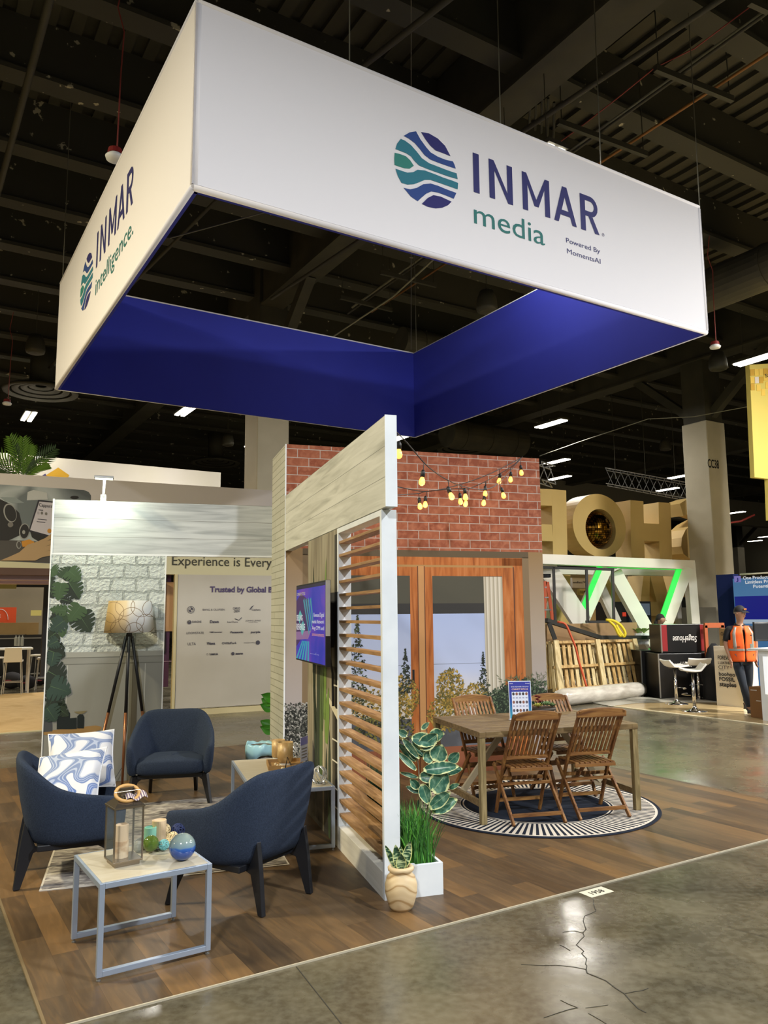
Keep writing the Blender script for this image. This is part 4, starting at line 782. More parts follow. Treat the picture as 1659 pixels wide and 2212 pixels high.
# waste bin
q = B.w(-.20, 3.74, .009); bn = thing('waste_bin', 'low grey waste bin lined with a pale blue plastic bag behind the console table', 'waste bin', q)
part('bin_body', MB().lathe([(.11, 0), (.135, .38), (.13, .38), (.105, .01)], 24), mat('bin_grey', '6d675c', .5, .3), bn, smooth=True)
def bagf(u, v):
    r = (.128, .14, .152, .165, .168, .160)[round(v*5)]; z = (.30, .385, .405, .39, .34, .27)[round(v*5)]; a = 2*PI*u
    k = math.sin(5*a+2*v)*.5+math.sin(11*a+5*v)*.3+math.sin(3*a)*.4; return (r*(1+.06*k)*math.cos(a), r*(1+.06*k)*math.sin(a), z+.014*k*(v > .1)-.03*(v > .9)*math.sin(2*a))
part('bag', MB().grid(bagf, 120, 5, True), mat('blue_bag', '9cc9d4', .35, spec=.6), bn, smooth=True, sol=.002)
# floor lamp in front of the printed wall
yl = 4.20; fp = thing('floor_lamp', 'tripod floor lamp with black and copper legs and circle-patterned shade', 'floor lamp', B.w(-1.575, yl, .009), B.a)
t = NT('lampshade', .6, .3); co = t.coords(); sh = co; cols = None; rings = None
for i, (cx, cz, r) in enumerate(((-.17, 1.80, .11), (-.05, 1.86, .10), (.02, 1.72, .13), (.12, 1.86, .11), (-.09, 1.63, .10), (.05, 1.60, .09), (.17, 1.68, .10), (-.24, 1.7, .10), (.22, 1.84, .09))):
    d = t.n('VectorMath', operation='DISTANCE'); cb = t.n('SeparateXYZ'); t.l(co, cb.inputs[0]); c2 = t.n('CombineXYZ'); t.l(cb.outputs[0], c2.inputs[0]); t.l(cb.outputs[2], c2.inputs[1]); t.l(c2.outputs[0], d.inputs[0]); d.inputs[1].default_value = (cx, cz, 0)
    g = t.math('LESS_THAN', t.math('ABSOLUTE', t.math('SUBTRACT', d.outputs['Value'], r)), .0028); rings = g if rings is None else t.math('MAXIMUM', rings, g)
sx_ = t.n('SeparateXYZ'); t.l(co, sx_.inputs[0]); base = t.ramp(t.math('ADD', t.math('MULTIPLY', sx_.outputs[0], 2), .5), [(.1, 'a08656'), (.42, 'c4b190'), (.5, 'c9c5bd'), (.9, 'd4d7d8')])  # left-to-right ramp paints the shade's brown and white reflections into its colour
t.col(t.mix(rings, base, '7a6547')); M_shade = t.m
part('shade', MB().lathe([(.262, 1.585), (.222, 1.925)], 48, cap=False), M_shade, fp, smooth=True, sol=.004); part('shade_ring', MB().tube([(.22*math.cos(a), .22*math.sin(a), 1.915) for a in [2*PI*i/32 for i in range(32)]], .004, 6, True), M_black, fp)
part('hub', MB().lathe([(.03, 1.50), (.035, 1.55), (.02, 1.60), (.012, 1.68)], 16), M_black, fp)
M_cop = mat('copper', '8a5a3a', .35, .6)
for fx, fy in ((-.31, .03), (.0, -.12), (.30, .03)):
    a = Vector((fx*.10, fy*.2, 1.54)); b = Vector((fx-.02, fy, 0)); m_ = a.lerp(b, .52)
    part('leg', MB().tube([a, m_], [.018, .016], 10), M_leg, fp, smooth=True); part('copper_leg_end', MB().tube([m_, b], [.017, .012], 10), M_cop, fp, smooth=True)
part('cord', MB().tube([(-.0, .04, 1.5), (.01, .06, .6), (-.03, .07, .15), (-.12, .02, .01), (-.2, -.02, .006)], .003, 5), M_black, fp)
# leafy plant just visible behind the tiled wall end
c_ = B.w(.12, 4.78, .009); pg = thing('fig_plant', 'bright green leafy plant half hidden behind the tiled wall end', 'plant', c_); part('stem', MB().tube([(0, 0, .2), (-.02, 0, .75)], .008, 6), mat('stem_brown', '5c4a30', .7), pg); part('pot', MB().lathe([(.09, 0), (.11, .2)], 20), M_white, pg)
def leaf_mb(mb, o, d, up, L, W, curl=.15, n=6):
    o, d, up = Vector(o), Vector(d).normalized(), Vector(up); s = d.cross(up).normalized(); u2 = s.cross(d)
    def f(a, b): w_ = W*math.sin(PI*min(1, .06+.94*b)**.85)*(a-.5); return o+d*(L*b)+s*w_+u2*(-curl*L*b*b+abs(a-.5)*W*.35)
    return mb.grid(f, 4, n)
M_gl = mat('leaf_bright', '4f9a2a', .45); mb = MB()
for a, z in ((3.4, .62), (2.9, .68), (3.8, .74), (3.1, .42), (3.6, .36), (1, .6), (5, .7)): leaf_mb(mb, (-.02, 0, z), (math.cos(a), math.sin(a), .5), (0, -1, .4), .17, .12)
part('leaves', mb, M_gl, pg, smooth=True)
# ================================================================= planters by the louvre screen
t = NT('planter_box_white', .5, .4); px_ = at_thing(B, 'planter_box', 'long low white planter box beside the louvre screen holding tall grass', 'planter', .11, -.01)
pxx0, pxx1, py0, py1 = .11, .385, -.01, 1.15
for a in ((pxx0, pxx1, py0, py0+.02), (pxx0, pxx1, py1-.02, py1), (pxx0, pxx0+.02, py0+.02, py1-.02), (pxx1-.02, pxx1, py0+.02, py1-.02)): P('planter_side', MB().box(*a, 0, .20), M_whited, px_, bev=.002)
P('soil', MB().box(pxx0+.02, pxx1-.02, py0+.02, py1-.02, .10, .15), mat('soil', '2a2118', .9), px_)
P('loose_cap', MB().box(.07, .20, -.03, .02, .195, .205), M_white, px_)
def grass(name, label, x0, x1, y0, y1, n, h0, h1, cols, seed):
    rnd = random.Random(seed); o = at_thing(B, name, label, 'grass plant', (x0+x1)/2, (y0+y1)/2, z=.15)
    ms = [MB() for _ in cols]
    for i in range(n):
        x, y = rnd.uniform(x0, x1), rnd.uniform(y0, y1); h = rnd.uniform(h0, h1); a = rnd.uniform(0, 2*PI); ln_ = rnd.uniform(.02, .5 if seed == 1 else .1)*h; w_ = .0035
        pts = [Vector((x+math.cos(a)*ln_*t_**2, y+math.sin(a)*ln_*t_**2, .15+h*t_*(1-.1*t_*ln_/h))) for t_ in (0, .35, .7, 1)]; s_ = Vector((-math.sin(a), math.cos(a), 0)) if rnd.random() < .5 else Vector((1, .3, 0)).normalized()
        q = [pts[0]-s_*w_, pts[0]+s_*w_, pts[1]-s_*w_, pts[1]+s_*w_, pts[2]-s_*w_*.8, pts[2]+s_*w_*.8, pts[3]]
        ms[i % len(cols)].add(q, [(0, 1, 3, 2), (2, 3, 5, 4), (4, 5, 6)])
    for mb, c in zip(ms, cols): tag(P('grass_blades', mb, mat('grass_'+c, c, .55), o), kind='stuff')
grass('grass_plant', 'bright green bushy grass at the front of the white planter', .17, .34, .03, .27, 420, .22, .42, ['4c8c2e', '5fa33a', '35702a', '2d5f26'], 1)
grass('grass_plant', 'dark green upright grass behind, against the screen post in the planter', .14, .22, .30, .9, 380, .42, .62, ['1f4a2a', '2c5b33', '17381f'], 2)
# variegated rubber plant
base = B.w(.27, .32, .15); M_stem = mat('rubber_stem', '7b6c55', .7)
t = NT('variegated_leaf', .35, .5); uv = t.n('UVMap'); sp = t.n('SeparateXYZ'); t.l(uv.outputs[0], sp.inputs[0])
ex = t.math('ABSOLUTE', t.math('SUBTRACT', sp.outputs[0], .5)); ey = t.math('ABSOLUTE', t.math('SUBTRACT', sp.outputs[1], .5)); nn_ = t.noise(t.tc.outputs['Object'], 26, 4, .5); em_ = t.math('ADD', t.math('MAXIMUM', ex, t.math('MULTIPLY', ey, 1.0)), t.math('MULTIPLY', t.math('SUBTRACT', nn_, .5), .32))
green = t.ramp(nn_, [(.35, '2c5a4a'), (.5, '3f6e58'), (.65, '6f947a')]); vein = t.math('LESS_THAN', ex, .012); c_ = t.mix(t.ramp(em_, [(.415, '000000'), (.44, 'ffffff')]), green, 'd9dda2'); t.col(t.mix(vein, c_, 'a9bf90')); M_var = t.m
def leaf_obj(name, leaves, m, parent):
    vs, fs, uvs = [], [], []; nu, nv = 6, 8
    for o, d, up, L, W, curl in leaves:
        o, d, up = Vector(o), Vector(d).normalized(), Vector(up); s_ = d.cross(up).normalized(); u2 = s_.cross(d); k = len(vs)
        for j in range(nv+1):
            b = j/nv
            for i in range(nu+1):
                a = i/nu; w_ = W*(math.sin(PI*(.03+.94*b)**.9)**.75)*(a-.5); vs.append(o+d*(L*b)+s_*w_+u2*(-curl*L*b*b+abs(a-.5)**1.5*W*.45)); uvs.append((a, b))
        fs += [(k+j*(nu+1)+i, k+j*(nu+1)+i+1, k+(j+1)*(nu+1)+i+1, k+(j+1)*(nu+1)+i) for j in range(nv) for i in range(nu)]
    me = D.meshes.new(name); me.from_pydata([tuple(v) for v in vs], [], fs); ul = me.uv_layers.new(name='UVMap')
    for lp_ in me.loops: ul.data[lp_.index].uv = uvs[lp_.vertex_index]
    me.materials.append(m); me.polygons.foreach_set('use_smooth', [True]*len(me.polygons)); o = D.objects.new(name, me); COL.objects.link(o); o.parent = parent; return o
rp = thing('rubber_plant', 'tall rubber plant with cream-edged variegated leaves standing in the planter', 'plant', base)
def zq(x, y): return 850+x*.1628, 1540+y*.1628
yd = base.y
def pp(x, y, dy=0): return atd(*zq(x, y), yd+dy)-base
stems = [[(365, 1600), (350, 1100), (345, 950), (330, 700), (300, 500), (250, 330)], [(405, 1560), (460, 1230), (440, 1100), (470, 800), (480, 560), (480, 330), (400, 180)], [(410, 1540), (500, 1310), (560, 1150), (620, 900), (700, 700)]]
for k, s_ in enumerate(stems): part('stem', MB().tube([pp(x, y, .02*k) for x, y in s_], [.007-.0009*i for i in range(len(s_))], 7), M_stem, rp, smooth=True)
LV = [((345,460),(570,300),75,-.04),((480,330),(665,280),72,.02),((240,330),(560,390),70,-.05),((250,360),(390,560),42,.0),((180,300),(60,240),40,.02),((120,330),(330,600),34,-.03),((300,640),(80,420),40,.02),((300,760),(60,520),34,-.01),((330,860),(90,790),22,0),((390,600),(540,570),62,-.03),((560,640),(640,430),90,-.02),((740,650),(860,540),54,.03),((400,760),(830,700),62,-.06),((600,790),(900,740),48,-.02),((345,850),(590,830),62,-.05),((520,1040),(700,800),100,-.06),((330,1000),(230,890),42,-.02),((340,1060),(175,980),30,0),((380,940),(460,1200),60,-.05),((480,1260),(740,1060),62,-.06),((510,1310),(830,1150),66,-.03),((740,1000),(865,945),26,.03),((370,220),(470,130),26,0),((330,620),(200,500),36,.03),((460,420),(350,580),50,.02),((420,1180),(470,920),40,.02),((560,560),(420,480),40,.03)]
rnd = random.Random(8); lv_ = []
for (bx, by), (tx, ty), w_, dy in LV:
    a, b = pp(bx, by, dy), pp(tx, ty, dy-.02+rnd.uniform(-.03, .03)); d = b-a; lv_.append((a, d, Vector((rnd.uniform(-.3, .3), -1, .35+rnd.uniform(-.2, .2))), d.length*1.05, w_/983*160*5.4/1688*2.7, rnd.uniform(.02, .18)))
for i, l in enumerate(lv_): leaf_obj('leaf', [l], M_var, rp)
# carved wooden vase + snake plant
vb = B.w(.055, -.155, .009); vz = thing('wooden_vase', 'round carved wooden vase with grain rings at the foot of the screen', 'vase', vb)
t = NT('turned_wood', .5, .35); wv = t.n('TexWave', wave_type='RINGS', rings_direction='Y'); wv.inputs['Scale'].default_value = 4.5; wv.inputs['Distortion'].default_value = 7; wv.inputs['Detail'].default_value = 2; t.l(t.coords((1, .6, 1)), wv.inputs[0]); t.col(t.ramp(wv.outputs[0], [(0, 'a5865a'), (.08, 'c8b088'), (.5, 'd0ba92'), (1, 'c8b088')]))
part('vase_body', MB().lathe([(0, .0), (.062, 0), (.075, .02), (.096, .09), (.098, .14), (.085, .185), (.066, .205), (.066, .212), (.078, .222), (.08, .236), (.07, .246), (.056, .244), (.052, .235), (.05, .20)], 40, cap=False), t.m, vz, smooth=True); part('soil', MB().lathe([(0, .222), (.054, .222)], 24, cap=False), MATS['soil'], vz)
t = NT('snake_leaf', .4, .5); wv = t.n('TexNoise'); wv.inputs['Scale'].default_value = 22; t.l(t.coords((1, 1, 5)), wv.inputs[0]); uv = t.n('UVMap'); sp = t.n('SeparateXYZ'); t.l(uv.outputs[0], sp.inputs[0]); ex = t.math('ABSOLUTE', t.math('SUBTRACT', sp.outputs[0], .5))
t.col(t.mix(t.ramp(ex, [(.40, '000000'), (.43, 'ffffff')]), t.ramp(wv.outputs[0], [(.42, '1c3d2a'), (.5, '3c6244'), (.56, 'b9c896')]), 'cfd38a'))
sn = thing('snake_plant', 'small striped snake plant growing in the carved wooden vase', 'plant', vb+Vector((0, 0, .222)))
for d, L, W in (((-.16, -.1, 1), .12, .045), ((.28, .0, 1), .135, .045), ((.02, -.2, 1), .08, .05), ((-.5, .1, 1), .12, .03), ((.0, .2, 1), .1, .04)): leaf_obj('leaf', [((d[0]*.05, d[1]*.05, 0), d, (0, -1, .1), L*1.25, W*1.3, .02)], t.m, sn)
# ================================================================= dining set
t = NT('round_rug', .95, .1); sp = t.n('SeparateXYZ'); t.l(t.tc.outputs['Object'], sp.inputs[0]); rad = t.math('SQRT', t.math('ADD', t.math('MULTIPLY', sp.outputs[0], sp.outputs[0]), t.math('MULTIPLY', sp.outputs[1], sp.outputs[1])))
ang = t.math('ARCTAN2', sp.outputs[1], sp.outputs[0]); st_ = t.math('GREATER_THAN', t.math('SINE', t.math('MULTIPLY', ang, 118)), 0.05); CR_ = 'c9bfae'; NV_ = '20252f'
rings = t.ramp(t.math('DIVIDE', rad, 1.1), [(0, NV_), (.595, CR_), (.607, NV_), (.622, CR_), (.634, '888888'), (.945, CR_), (.962, NV_)], 'CONSTANT')
isst = t.math('MULTIPLY', t.math('GREATER_THAN', rad, .697), t.math('LESS_THAN', rad, 1.04)); t.col(t.mix(isst, rings, t.mix(st_, CR_, NV_)))
rc_ = Vector((1.37, 7.48, 0)); solo('round_rug', MB().lathe([(0, 0), (1.085, 0), (1.095, .004), (1.09, .009), (0, .009)], 96, cap=False), t.m, 'large round navy rug with a striped cream border under the dining set', 'rug', rc_+Vector((0, 0, .0085)))
RZ = .0185
def woodm(name, a, b, c, s_=(1.2, 1.2, 14), sc=3):
    t = NT(name, .5, .4); t.col(t.ramp(t.noise(t.coords(s_), sc, 6, .8), [(.3, a), (.5, b), (.7, c)])); return t.m
M_ac = woodm('acacia', '5a361a', '7c5229', '98703c', (9, 9, 1.2)); M_ac2 = woodm('acacia_across', '5e3a1c', '82582c', '9e7640', (1.2, 9, 9)); M_tk = woodm('table_wood', '58462c', '725d3c', '8a754e', (1.2, 12, 12)); M_tkl = woodm('table_leg_wood', '6a5a3a', '80704a', '9a8860', (12, 12, 1.2))
def make_chair(label, wide=False):
    t = thing('folding_chair', label, 'chair', group='slatted wooden folding chairs'); w = .205
    def Y(z): return .235-.52*(z/.93)+(.04*math.sin(PI*z/.93))    # upright line, curving back
    for sx in (-1, 1):
        part('back_post', MB().add(*(lambda pts: (sum([[(sx*w-.011, y-.018, z), (sx*w+.011, y-.018, z), (sx*w+.011, y+.018, z), (sx*w-.011, y+.018, z)] for y, z in pts], []), [(4*i+j, 4*i+(j+1) % 4, 4*i+4+(j+1) % 4, 4*i+4+j) for i in range(len(pts)-1) for j in range(4)]+[(3, 2, 1, 0), tuple(4*(len(pts)-1)+j for j in range(4))]))([(Y(z), z) for z in (0, .12, .25, .38, .5, .62, .75, .90)])), M_ac, t, bev=.003)
        part('rear_leg', MB().bar((sx*(w+.024), -.245, 0), (sx*(w+.024), .20, .43), .02, .038, up=(0, 1, 0)), M_ac, t, bev=.003)
    for z, yy, h in ((.055, -.19, .03), (.27, .03, .025)): part('stretcher', MB().box(-w-.014, w+.014, yy-.01, yy+.01, z, z+h), M_ac2, t, bev=.002)
    for z in (.10, .30): part('stretcher', MB().box(-w+.011, w-.011, Y(z)-.01, Y(z)+.01, z, z+.03), M_ac2, t, bev=.002)
    part('lower_back_rail', MB().box(-w+.011, w-.011, Y(.505)-.01, Y(.505)+.01, .49, .525), M_ac2, t, bev=.002)
    ex = .028 if wide else -.011; n = 12; mb = MB()
    def rail(u, v):
        pass
    xs = [(-w-ex)+(2*w+2*ex)*i/n for i in range(n+1)]; mb = MB(); vs = []
    for x in xs:
        k = 1-(x/(w+ex))**2; zt = .905+.022*k-(.012*(abs(x/(w+ex)) > .97)); yy = Y(.88)-.012*k
        vs += [(x, yy-.012, .845), (x, yy+.012, .845), (x, yy-.005+.012, zt), (x, yy-.005-.012, zt)]
    mb.add(vs, [(4*i+j, 4*i+(j+1) % 4, 4*i+4+(j+1) % 4, 4*i+4+j) for i in range(n) for j in range(4)]+[(3, 2, 1, 0), tuple(4*n+j for j in range(4))]); part('top_rail', mb, M_ac2, t, bev=.006 if wide else .004)
    for i in range(10): x = -w+.035+(2*w-.07)*i/9; part('back_slat', MB().bar((x, Y(.51), .515), (x, Y(.855)-.01, .86), .022, .009, up=(0, 1, 0)), M_ac, t)
    for i in range(8): x = -w+.035+(2*w-.07)*i/7; part('seat_slat', MB().box(x-.019, x+.019, -.10, .245, .432, .444), M_ac, t, bev=.002)
    for yy in (-.095, .225): part('seat_rail', MB().box(-w+.013, w-.013, yy-.012, yy+.012, .405, .432), M_ac2, t, bev=.002)
    return t
fa = R(12.7)
def chair_at(o, rear_mid, rz): o.location = Vector((rear_mid[0], rear_mid[1], RZ)) + Vector((-math.sin(rz), math.cos(rz), 0))*.245; o.rotation_euler = (0, 0, rz)
k0 = make_chair('wooden folding chair with its back to the camera, nearer the planter'); chair_at(k0, (1.27, 6.76), fa)
k1 = make_chair('wooden folding chair with wider rounded top rail, its back to the camera at right', True); chair_at(k1, (1.86, 6.93), fa)
def far_chair(u, v, rz, label, off=(0, 0)):     # (u,v) = centre of the top rail
    p = at(u, v, .93); s_ = Vector((-math.sin(rz), math.cos(rz), 0)); c = dup(k0, Vector((p.x, p.y, RZ)) + s_*.285 + Vector((off[0], off[1], 0)), rz, label); c.location.z = RZ
far_chair(1016, 1503, R(197.6), 'wooden folding chair on the far side of the table, nearer the patio door'); far_chair(1180, 1500, R(197.6), 'wooden folding chair on the far side of the table behind the poster')
# table
tcn = Vector((1.36, 7.51, RZ)); tb = thing('dining_table', 'rectangular slatted wooden outdoor dining table on the round rug', 'table', tcn, R(17.3)); TW, TD, TT = .745, .52, .75
for sx in (-1, 1):
    for sy in (-1, 1): part('leg', MB().box(sx*TW-.026, sx*TW+.026, sy*TD-.026, sy*TD+.026, 0, TT-.03), M_tkl, tb, bev=.003)
    part('end_stretcher', MB().box(sx*TW-.015, sx*TW+.015, -TD+.03, TD-.03, .13, .18), M_tk, tb); part('end_apron', MB().box(sx*TW-.03, sx*TW+.03, -TD-.03, TD+.03, TT-.05, TT-.0), M_tk, tb, bev=.003)
    part('brace', MB().bar((sx*(TW-.03), 0, .15), (sx*.25, 0, TT-.04), .03, .05), mat('pale_brace', 'b3a585', .6), tb)
for sy in (-1, 1): part('side_apron', MB().box(-TW+.03, TW-.03, sy*TD-.03, sy*TD+.03, TT-.05, TT), M_tk, tb, bev=.003)
part('centre_rail', MB().box(-.3, .3, -.03, .03, TT-.07, TT-.03), M_tk, tb)
n = 14
for i in range(n): y = -TD+.066+(2*TD-.132)*i/(n-1); part('top_slat', MB().box(-TW+.032, TW-.032, y-.0295, y+.0295, TT-.022, TT-.002), M_tk, tb, bev=.002)
# poster in an upright stand
PZ = RZ+TT; p0, p1 = at(1104, 1556, PZ), at(1147, 1553, PZ); pw = .215; ps = thing('table_poster', 'blue upright poster with rows of portraits standing on the dining table', 'poster', (p0+p1)/2, R(4)); ps.rotation_euler = (R(-4), 0, R(4))
part('acrylic_back', MB().box(-pw/2, pw/2, -.003, .003, 0, .355), mat('acrylic_white', 'dfe6ef', .3), ps); part('stand_foot', MB().box(-pw/2, pw/2, 0, .06, 0, .004), MATS['acrylic_white'], ps)
t = NT('poster_blue', .4, .4); sp = t.n('SeparateXYZ'); t.l(t.tc.outputs['Object'], sp.inputs[0]); t.col(t.ramp(t.math('MULTIPLY', sp.outputs[2], 3), [(.1, '3f9ab4'), (.5, '2f5aa6'), (.75, '3a3f9c')])); pb = part('poster_print', MB().box(-pw/2+.006, pw/2-.006, -.0045, -.003, .012, .348), t.m, ps)
part('poster_grid', MB().box(-pw/2+.028, pw/2-.03, -.0055, -.0046, .03, .255), mat('poster_panel', 'dfe3f0', .5), ps)
def ptx(s_, x, z, w, h, c, b=0): part('poster_text', text(s_, lambda a, bb, d: (x+a, -.0062-d*.2, z+bb), w=w, h=h, bold=b), mat('ptx_'+c, c, .6), ps)
ptx('INMAR', -.095, .328, .03, .008, 'ffffff'); ptx('MomentsAI', .055, .328, .04, .007, 'ffffff'); ptx('RETAIL MEDIA NEVER STOPS LET US', -.082, .297, .165, .010, 'ffffff'); ptx('CONNECT WITH US', -.078, .272, .155, .014, 'f2c9b4', .02)
for r_ in range(3):
    for c_ in range(5):
        x, z = -.063+c_*.031, .236-r_*.076; part('portrait', MB().add([(x+.0115*math.cos(a), -.0062, z+.014*math.sin(a)) for a in [2*PI*i/14 for i in range(14)]], [tuple(range(14))]), mat('portrait%d' % ((r_+c_) % 3), ('3a3538', '8c5a48', '5c5560')[(r_+c_) % 3], .7), ps)
        part('caption', MB().box(x-.009, x+.009, -.0062, -.0056, z-.042, z-.030), mat('caption_grey', '9aa0b8', .7), ps)
# succulent bowl
q = at(1172, 1541, PZ); q.z = PZ; sc_ = thing('succulent_bowl', 'low dark bowl of mixed green, yellow and red succulents on the dining table', 'plant', q, R(10))
part('bowl', MB().lathe([(.08, 0), (.13, .04), (.135, .06), (.12, .055)], 28), mat('bowl_dark', '3a332a', .6), sc_, smooth=True)
def rosette(c, r, m, n=3):
    mb = MB()
    for k in range(n):
        for i in range(7): a = 2*PI*i/7+k*.45; el = .25+k*.4; d = Vector((math.cos(a)*math.cos(el), math.sin(a)*math.cos(el), math.sin(el))); leaf_mb(mb, c, d, (0, 0, 1), r*(1-.18*k), r*.5, -.2, 3)
    part('rosette', mb, m, sc_, smooth=True)
Sg, Sy, Sr, Sd = mat('succ_green', '7f9b6a', .5), mat('succ_yellow', 'b9b85a', .5), mat('succ_red', '7c2a30', .5), mat('succ_dark', '2f4a34', .5)
for x, y, z, r, m in ((-.07, -.06, .07, .06, Sy), (.03, -.05, .08, .065, Sg), (.09, -.02, .07, .05, Sg), (.0, .04, .07, .06, Sd), (-.1, .02, .08, .06, Sd), (.12, .03, .06, .04, Sd)): rosette(Vector((x, y, z)), r, m)
for x, z in ((-.05, .13), (-.03, .15), (-.06, .16), (-.02, .11)): rosette(Vector((x, .0, z)), .03, Sr, 2)
part('stems', MB().tube([(-.04, 0, .05), (-.045, 0, .15)], .006, 5), Sr, sc_)
# booth number sticker on the concrete
p = S.l((at(1237, 1922)+at(1287, 1911)+at(1311, 1921)+at(1262, 1933))/4); fs_ = thing('floor_sticker', 'white floor sticker printed 1958 on the concrete at the edge of the planks', 'sticker', S.w(p.x, -.085, .001), S.a)
part('sticker_sheet', MB().box(-.10, .10, -.055, .055, 0, .001), mat('sticker', 'cfc9b2', .5), fs_); part('sticker_number', text('1958', lambda a, b, d: (a-.055, b-.024, .0015), w=.11, h=.048, bold=.02), M_black, fs_)
# ================================================================= string lights
M_bulb = mat('bulb_glow', 'ffcf80', .1, emit='ff9a3a', es=5); M_fil = mat('bulb_filament', 'fff0c0', .3, emit='fff0c0', es=30)
A_ = lambda x, y, Y: atd(840+x*.2532, 940+y*.2532, Y)
yw = B.w(2.93, 3.46, 3.6).y; anc = A_(1140, 185, yw)
BU = [(0, (300, 235), (288, 345), (281, 405), 5.9), (0, (505, 385), (517, 480), (535, 525), 6.6), (0, (610, 430), (650, 490), (653, 520), 7.4), (0, (940, 405), (968, 480), (980, 522), 8.2), (1, (255, 500), (262, 570), (266, 608), 7.9), (1, (325, 475), (312, 555), (310, 603), 7.9), (1, (595, 455), (608, 530), (612, 572), 8.1), (1, (680, 460), (662, 550), (653, 592), 8.2), (2, (825, 395), (822, 465), (822, 500), 8.4), (1, (832, 398), (813, 543), (808, 588), 8.4), (2, (945, 295), (946, 358), (940, 395), 8.6), (1, (1035, 275), (1040, 345), (1038, 382), 8.8), (2, (1120, 215), (1127, 288), (1131, 322), 8.9)]
WR = [[((40, -50), 5.35), ((150, 60), 5.6), ((300, 235), 5.9), ((405, 325), 6.2), ((505, 385), 6.6), ((610, 430), 7.4), ((800, 462), 7.8), ((940, 405), 8.2)], [((60, 512), 7.6), ((255, 497), 7.9), ((325, 480), 7.9), ((595, 455), 8.1), ((680, 455), 8.2), ((825, 395), 8.4), ((1035, 275), 8.8)], [((60, 438), 7.6), ((325, 480), 7.9), ((610, 420), 8.2), ((825, 345), 8.4), ((945, 290), 8.6), ((1120, 200), 8.9)]]
names = ['strand from the white post drooping nearest the camera', 'lower strand drooping across the middle of the brick', 'upper straighter strand across the brick']
strs = []
for k, wv_ in enumerate(WR):
    pts = [A_(x, y, Y) for (x, y), Y in wv_] + [anc]; o = thing('string_lights', 'black wire string lights with glowing bulbs, '+names[k], 'string lights', pts[0], group='string lights over the patio'); strs.append(o)
    part('wire', MB().tube([p-pts[0] for p in crom(pts, 5)], .0045, 6), M_black, o)
for k, a, s_, b, Y in BU + [(0, (85, 60), (85, 105), (85, 155), 5.25)]:
    o = strs[k]; pa, ps_, pb_ = A_(*a, Y), A_(*s_, Y), A_(*b, Y); o0 = o.location; ax = (pb_-ps_).normalized()
    part('drop_wire', MB().tube([pa-o0, pa.lerp(ps_, .5)-o0, ps_-o0], .0035, 5), M_black, o); part('socket', MB().tube([ps_-o0-ax*.045, ps_-o0-ax*.03, ps_-o0+ax*.012], [.009, .017, .019], 10), M_black, o, smooth=True)
    z_ = Vector((0, 0, 1)).rotation_difference(-ax).to_matrix(); c0_ = ps_+ax*.012-o0
    mb = MB().lathe([(.012, 0), (.020, -.018), (.025, -.038), (.022, -.055), (.010, -.066), (0, -.068)], 14, cap=False); mb.v = [tuple(c0_+z_ @ Vector(v)) for v in mb.v]; part('bulb', mb, M_bulb, o, smooth=True)
for u, v, Y in ((300, 440, 5.95), (540, 540, 6.6), (650, 590, 8.15), (310, 600, 7.85), (812, 590, 8.35), (1038, 400, 8.7)):
    l = D.lights.new('bulb_light', 'POINT'); l.energy = 2.2; l.color = (1, .62, .28); l.shadow_soft_size = .03; o = D.objects.new('bulb_light', l); COL.objects.link(o); o.location = A_(u, v, Y)+Vector((0, -.04, -.07))
# ================================================================= right background
def atn(p): return S.l(p)
M_beige = mat('beige_floor', 'bfa677', .18, noise=(2.5, 'cdb688', .35, .65))
q0, q1 = S.l(at(1659, 1566)), S.l(at(1315, 1525))
solo('floor', MB().box(0, 9, 0, q1.y-q0.y+6, 0, .006), M_beige, None, None, S.w(q0.x, q0.y-6, .0), S.a, kind='structure'); solo('trim_2', MB().box(-.05, .0, 0, q1.y-q0.y+6, 0, .012), mat('floor_edge', 'd8ccab', .5), None, None, S.w(q0.x, q0.y-6, .0), S.a, kind='structure')
class Quad:                          # a leaning or standing rectangle given by four 3-D corners (bl, br, tr, tl)
    def __init__(s, bl, br, tr, tl): s.c = [Vector(p) for p in (bl, br, tr, tl)]; s.n = (s.c[1]-s.c[0]).cross(s.c[3]-s.c[0]).normalized(); s.n = s.n if s.n.dot(CAM-s.c[0]) > 0 else -s.n
    def p(s, a, b, d=0): bl, br, tr, tl = s.c; return (bl*(1-a)+br*a)*(1-b)+(tl*(1-a)+tr*a)*b+s.n*d
    def slab(s, mb, a0, a1, b0, b1, d0, d1, o=Vector()):
        return mb.add([s.p(a, b, d)-o for d in (d0, d1) for a, b in ((a0, b0), (a1, b0), (a1, b1), (a0, b1))], [(0,3,2,1),(4,5,6,7),(0,1,5,4),(1,2,6,5),(2,3,7,6),(3,0,4,7)])
# shrink-wrapped carpet rolls
M_wrap = mat('plastic_wrap', 'cfc9bc', .25, noise=(3, 'b5ada0', .35, .6, (1, 1, 4)), bump=(9, .5))
def roll(u0, v0, u1, v1, r, label):
    a, b = at(u0, v0)+Vector((0, 0, r)), at(u1, v1)+Vector((0, 0, r)); d = b-a; n = 14; rnd = random.Random(int(u0)); pts = [d*(i/n) for i in range(n+1)]
    solo('carpet_roll', MB().tube(pts, [r*(.93+.1*rnd.random())*(.8 if i in (0, n) else 1) for i in range(n+1)], 20), M_wrap, label, 'roll', a, smooth=True)
roll(1205, 1527, 1388, 1506, .165, 'long plastic-wrapped carpet roll lying on the floor in front of the pallets'); roll(1215, 1503, 1402, 1494, .17, 'second plastic-wrapped roll lying behind the first under the pallets')
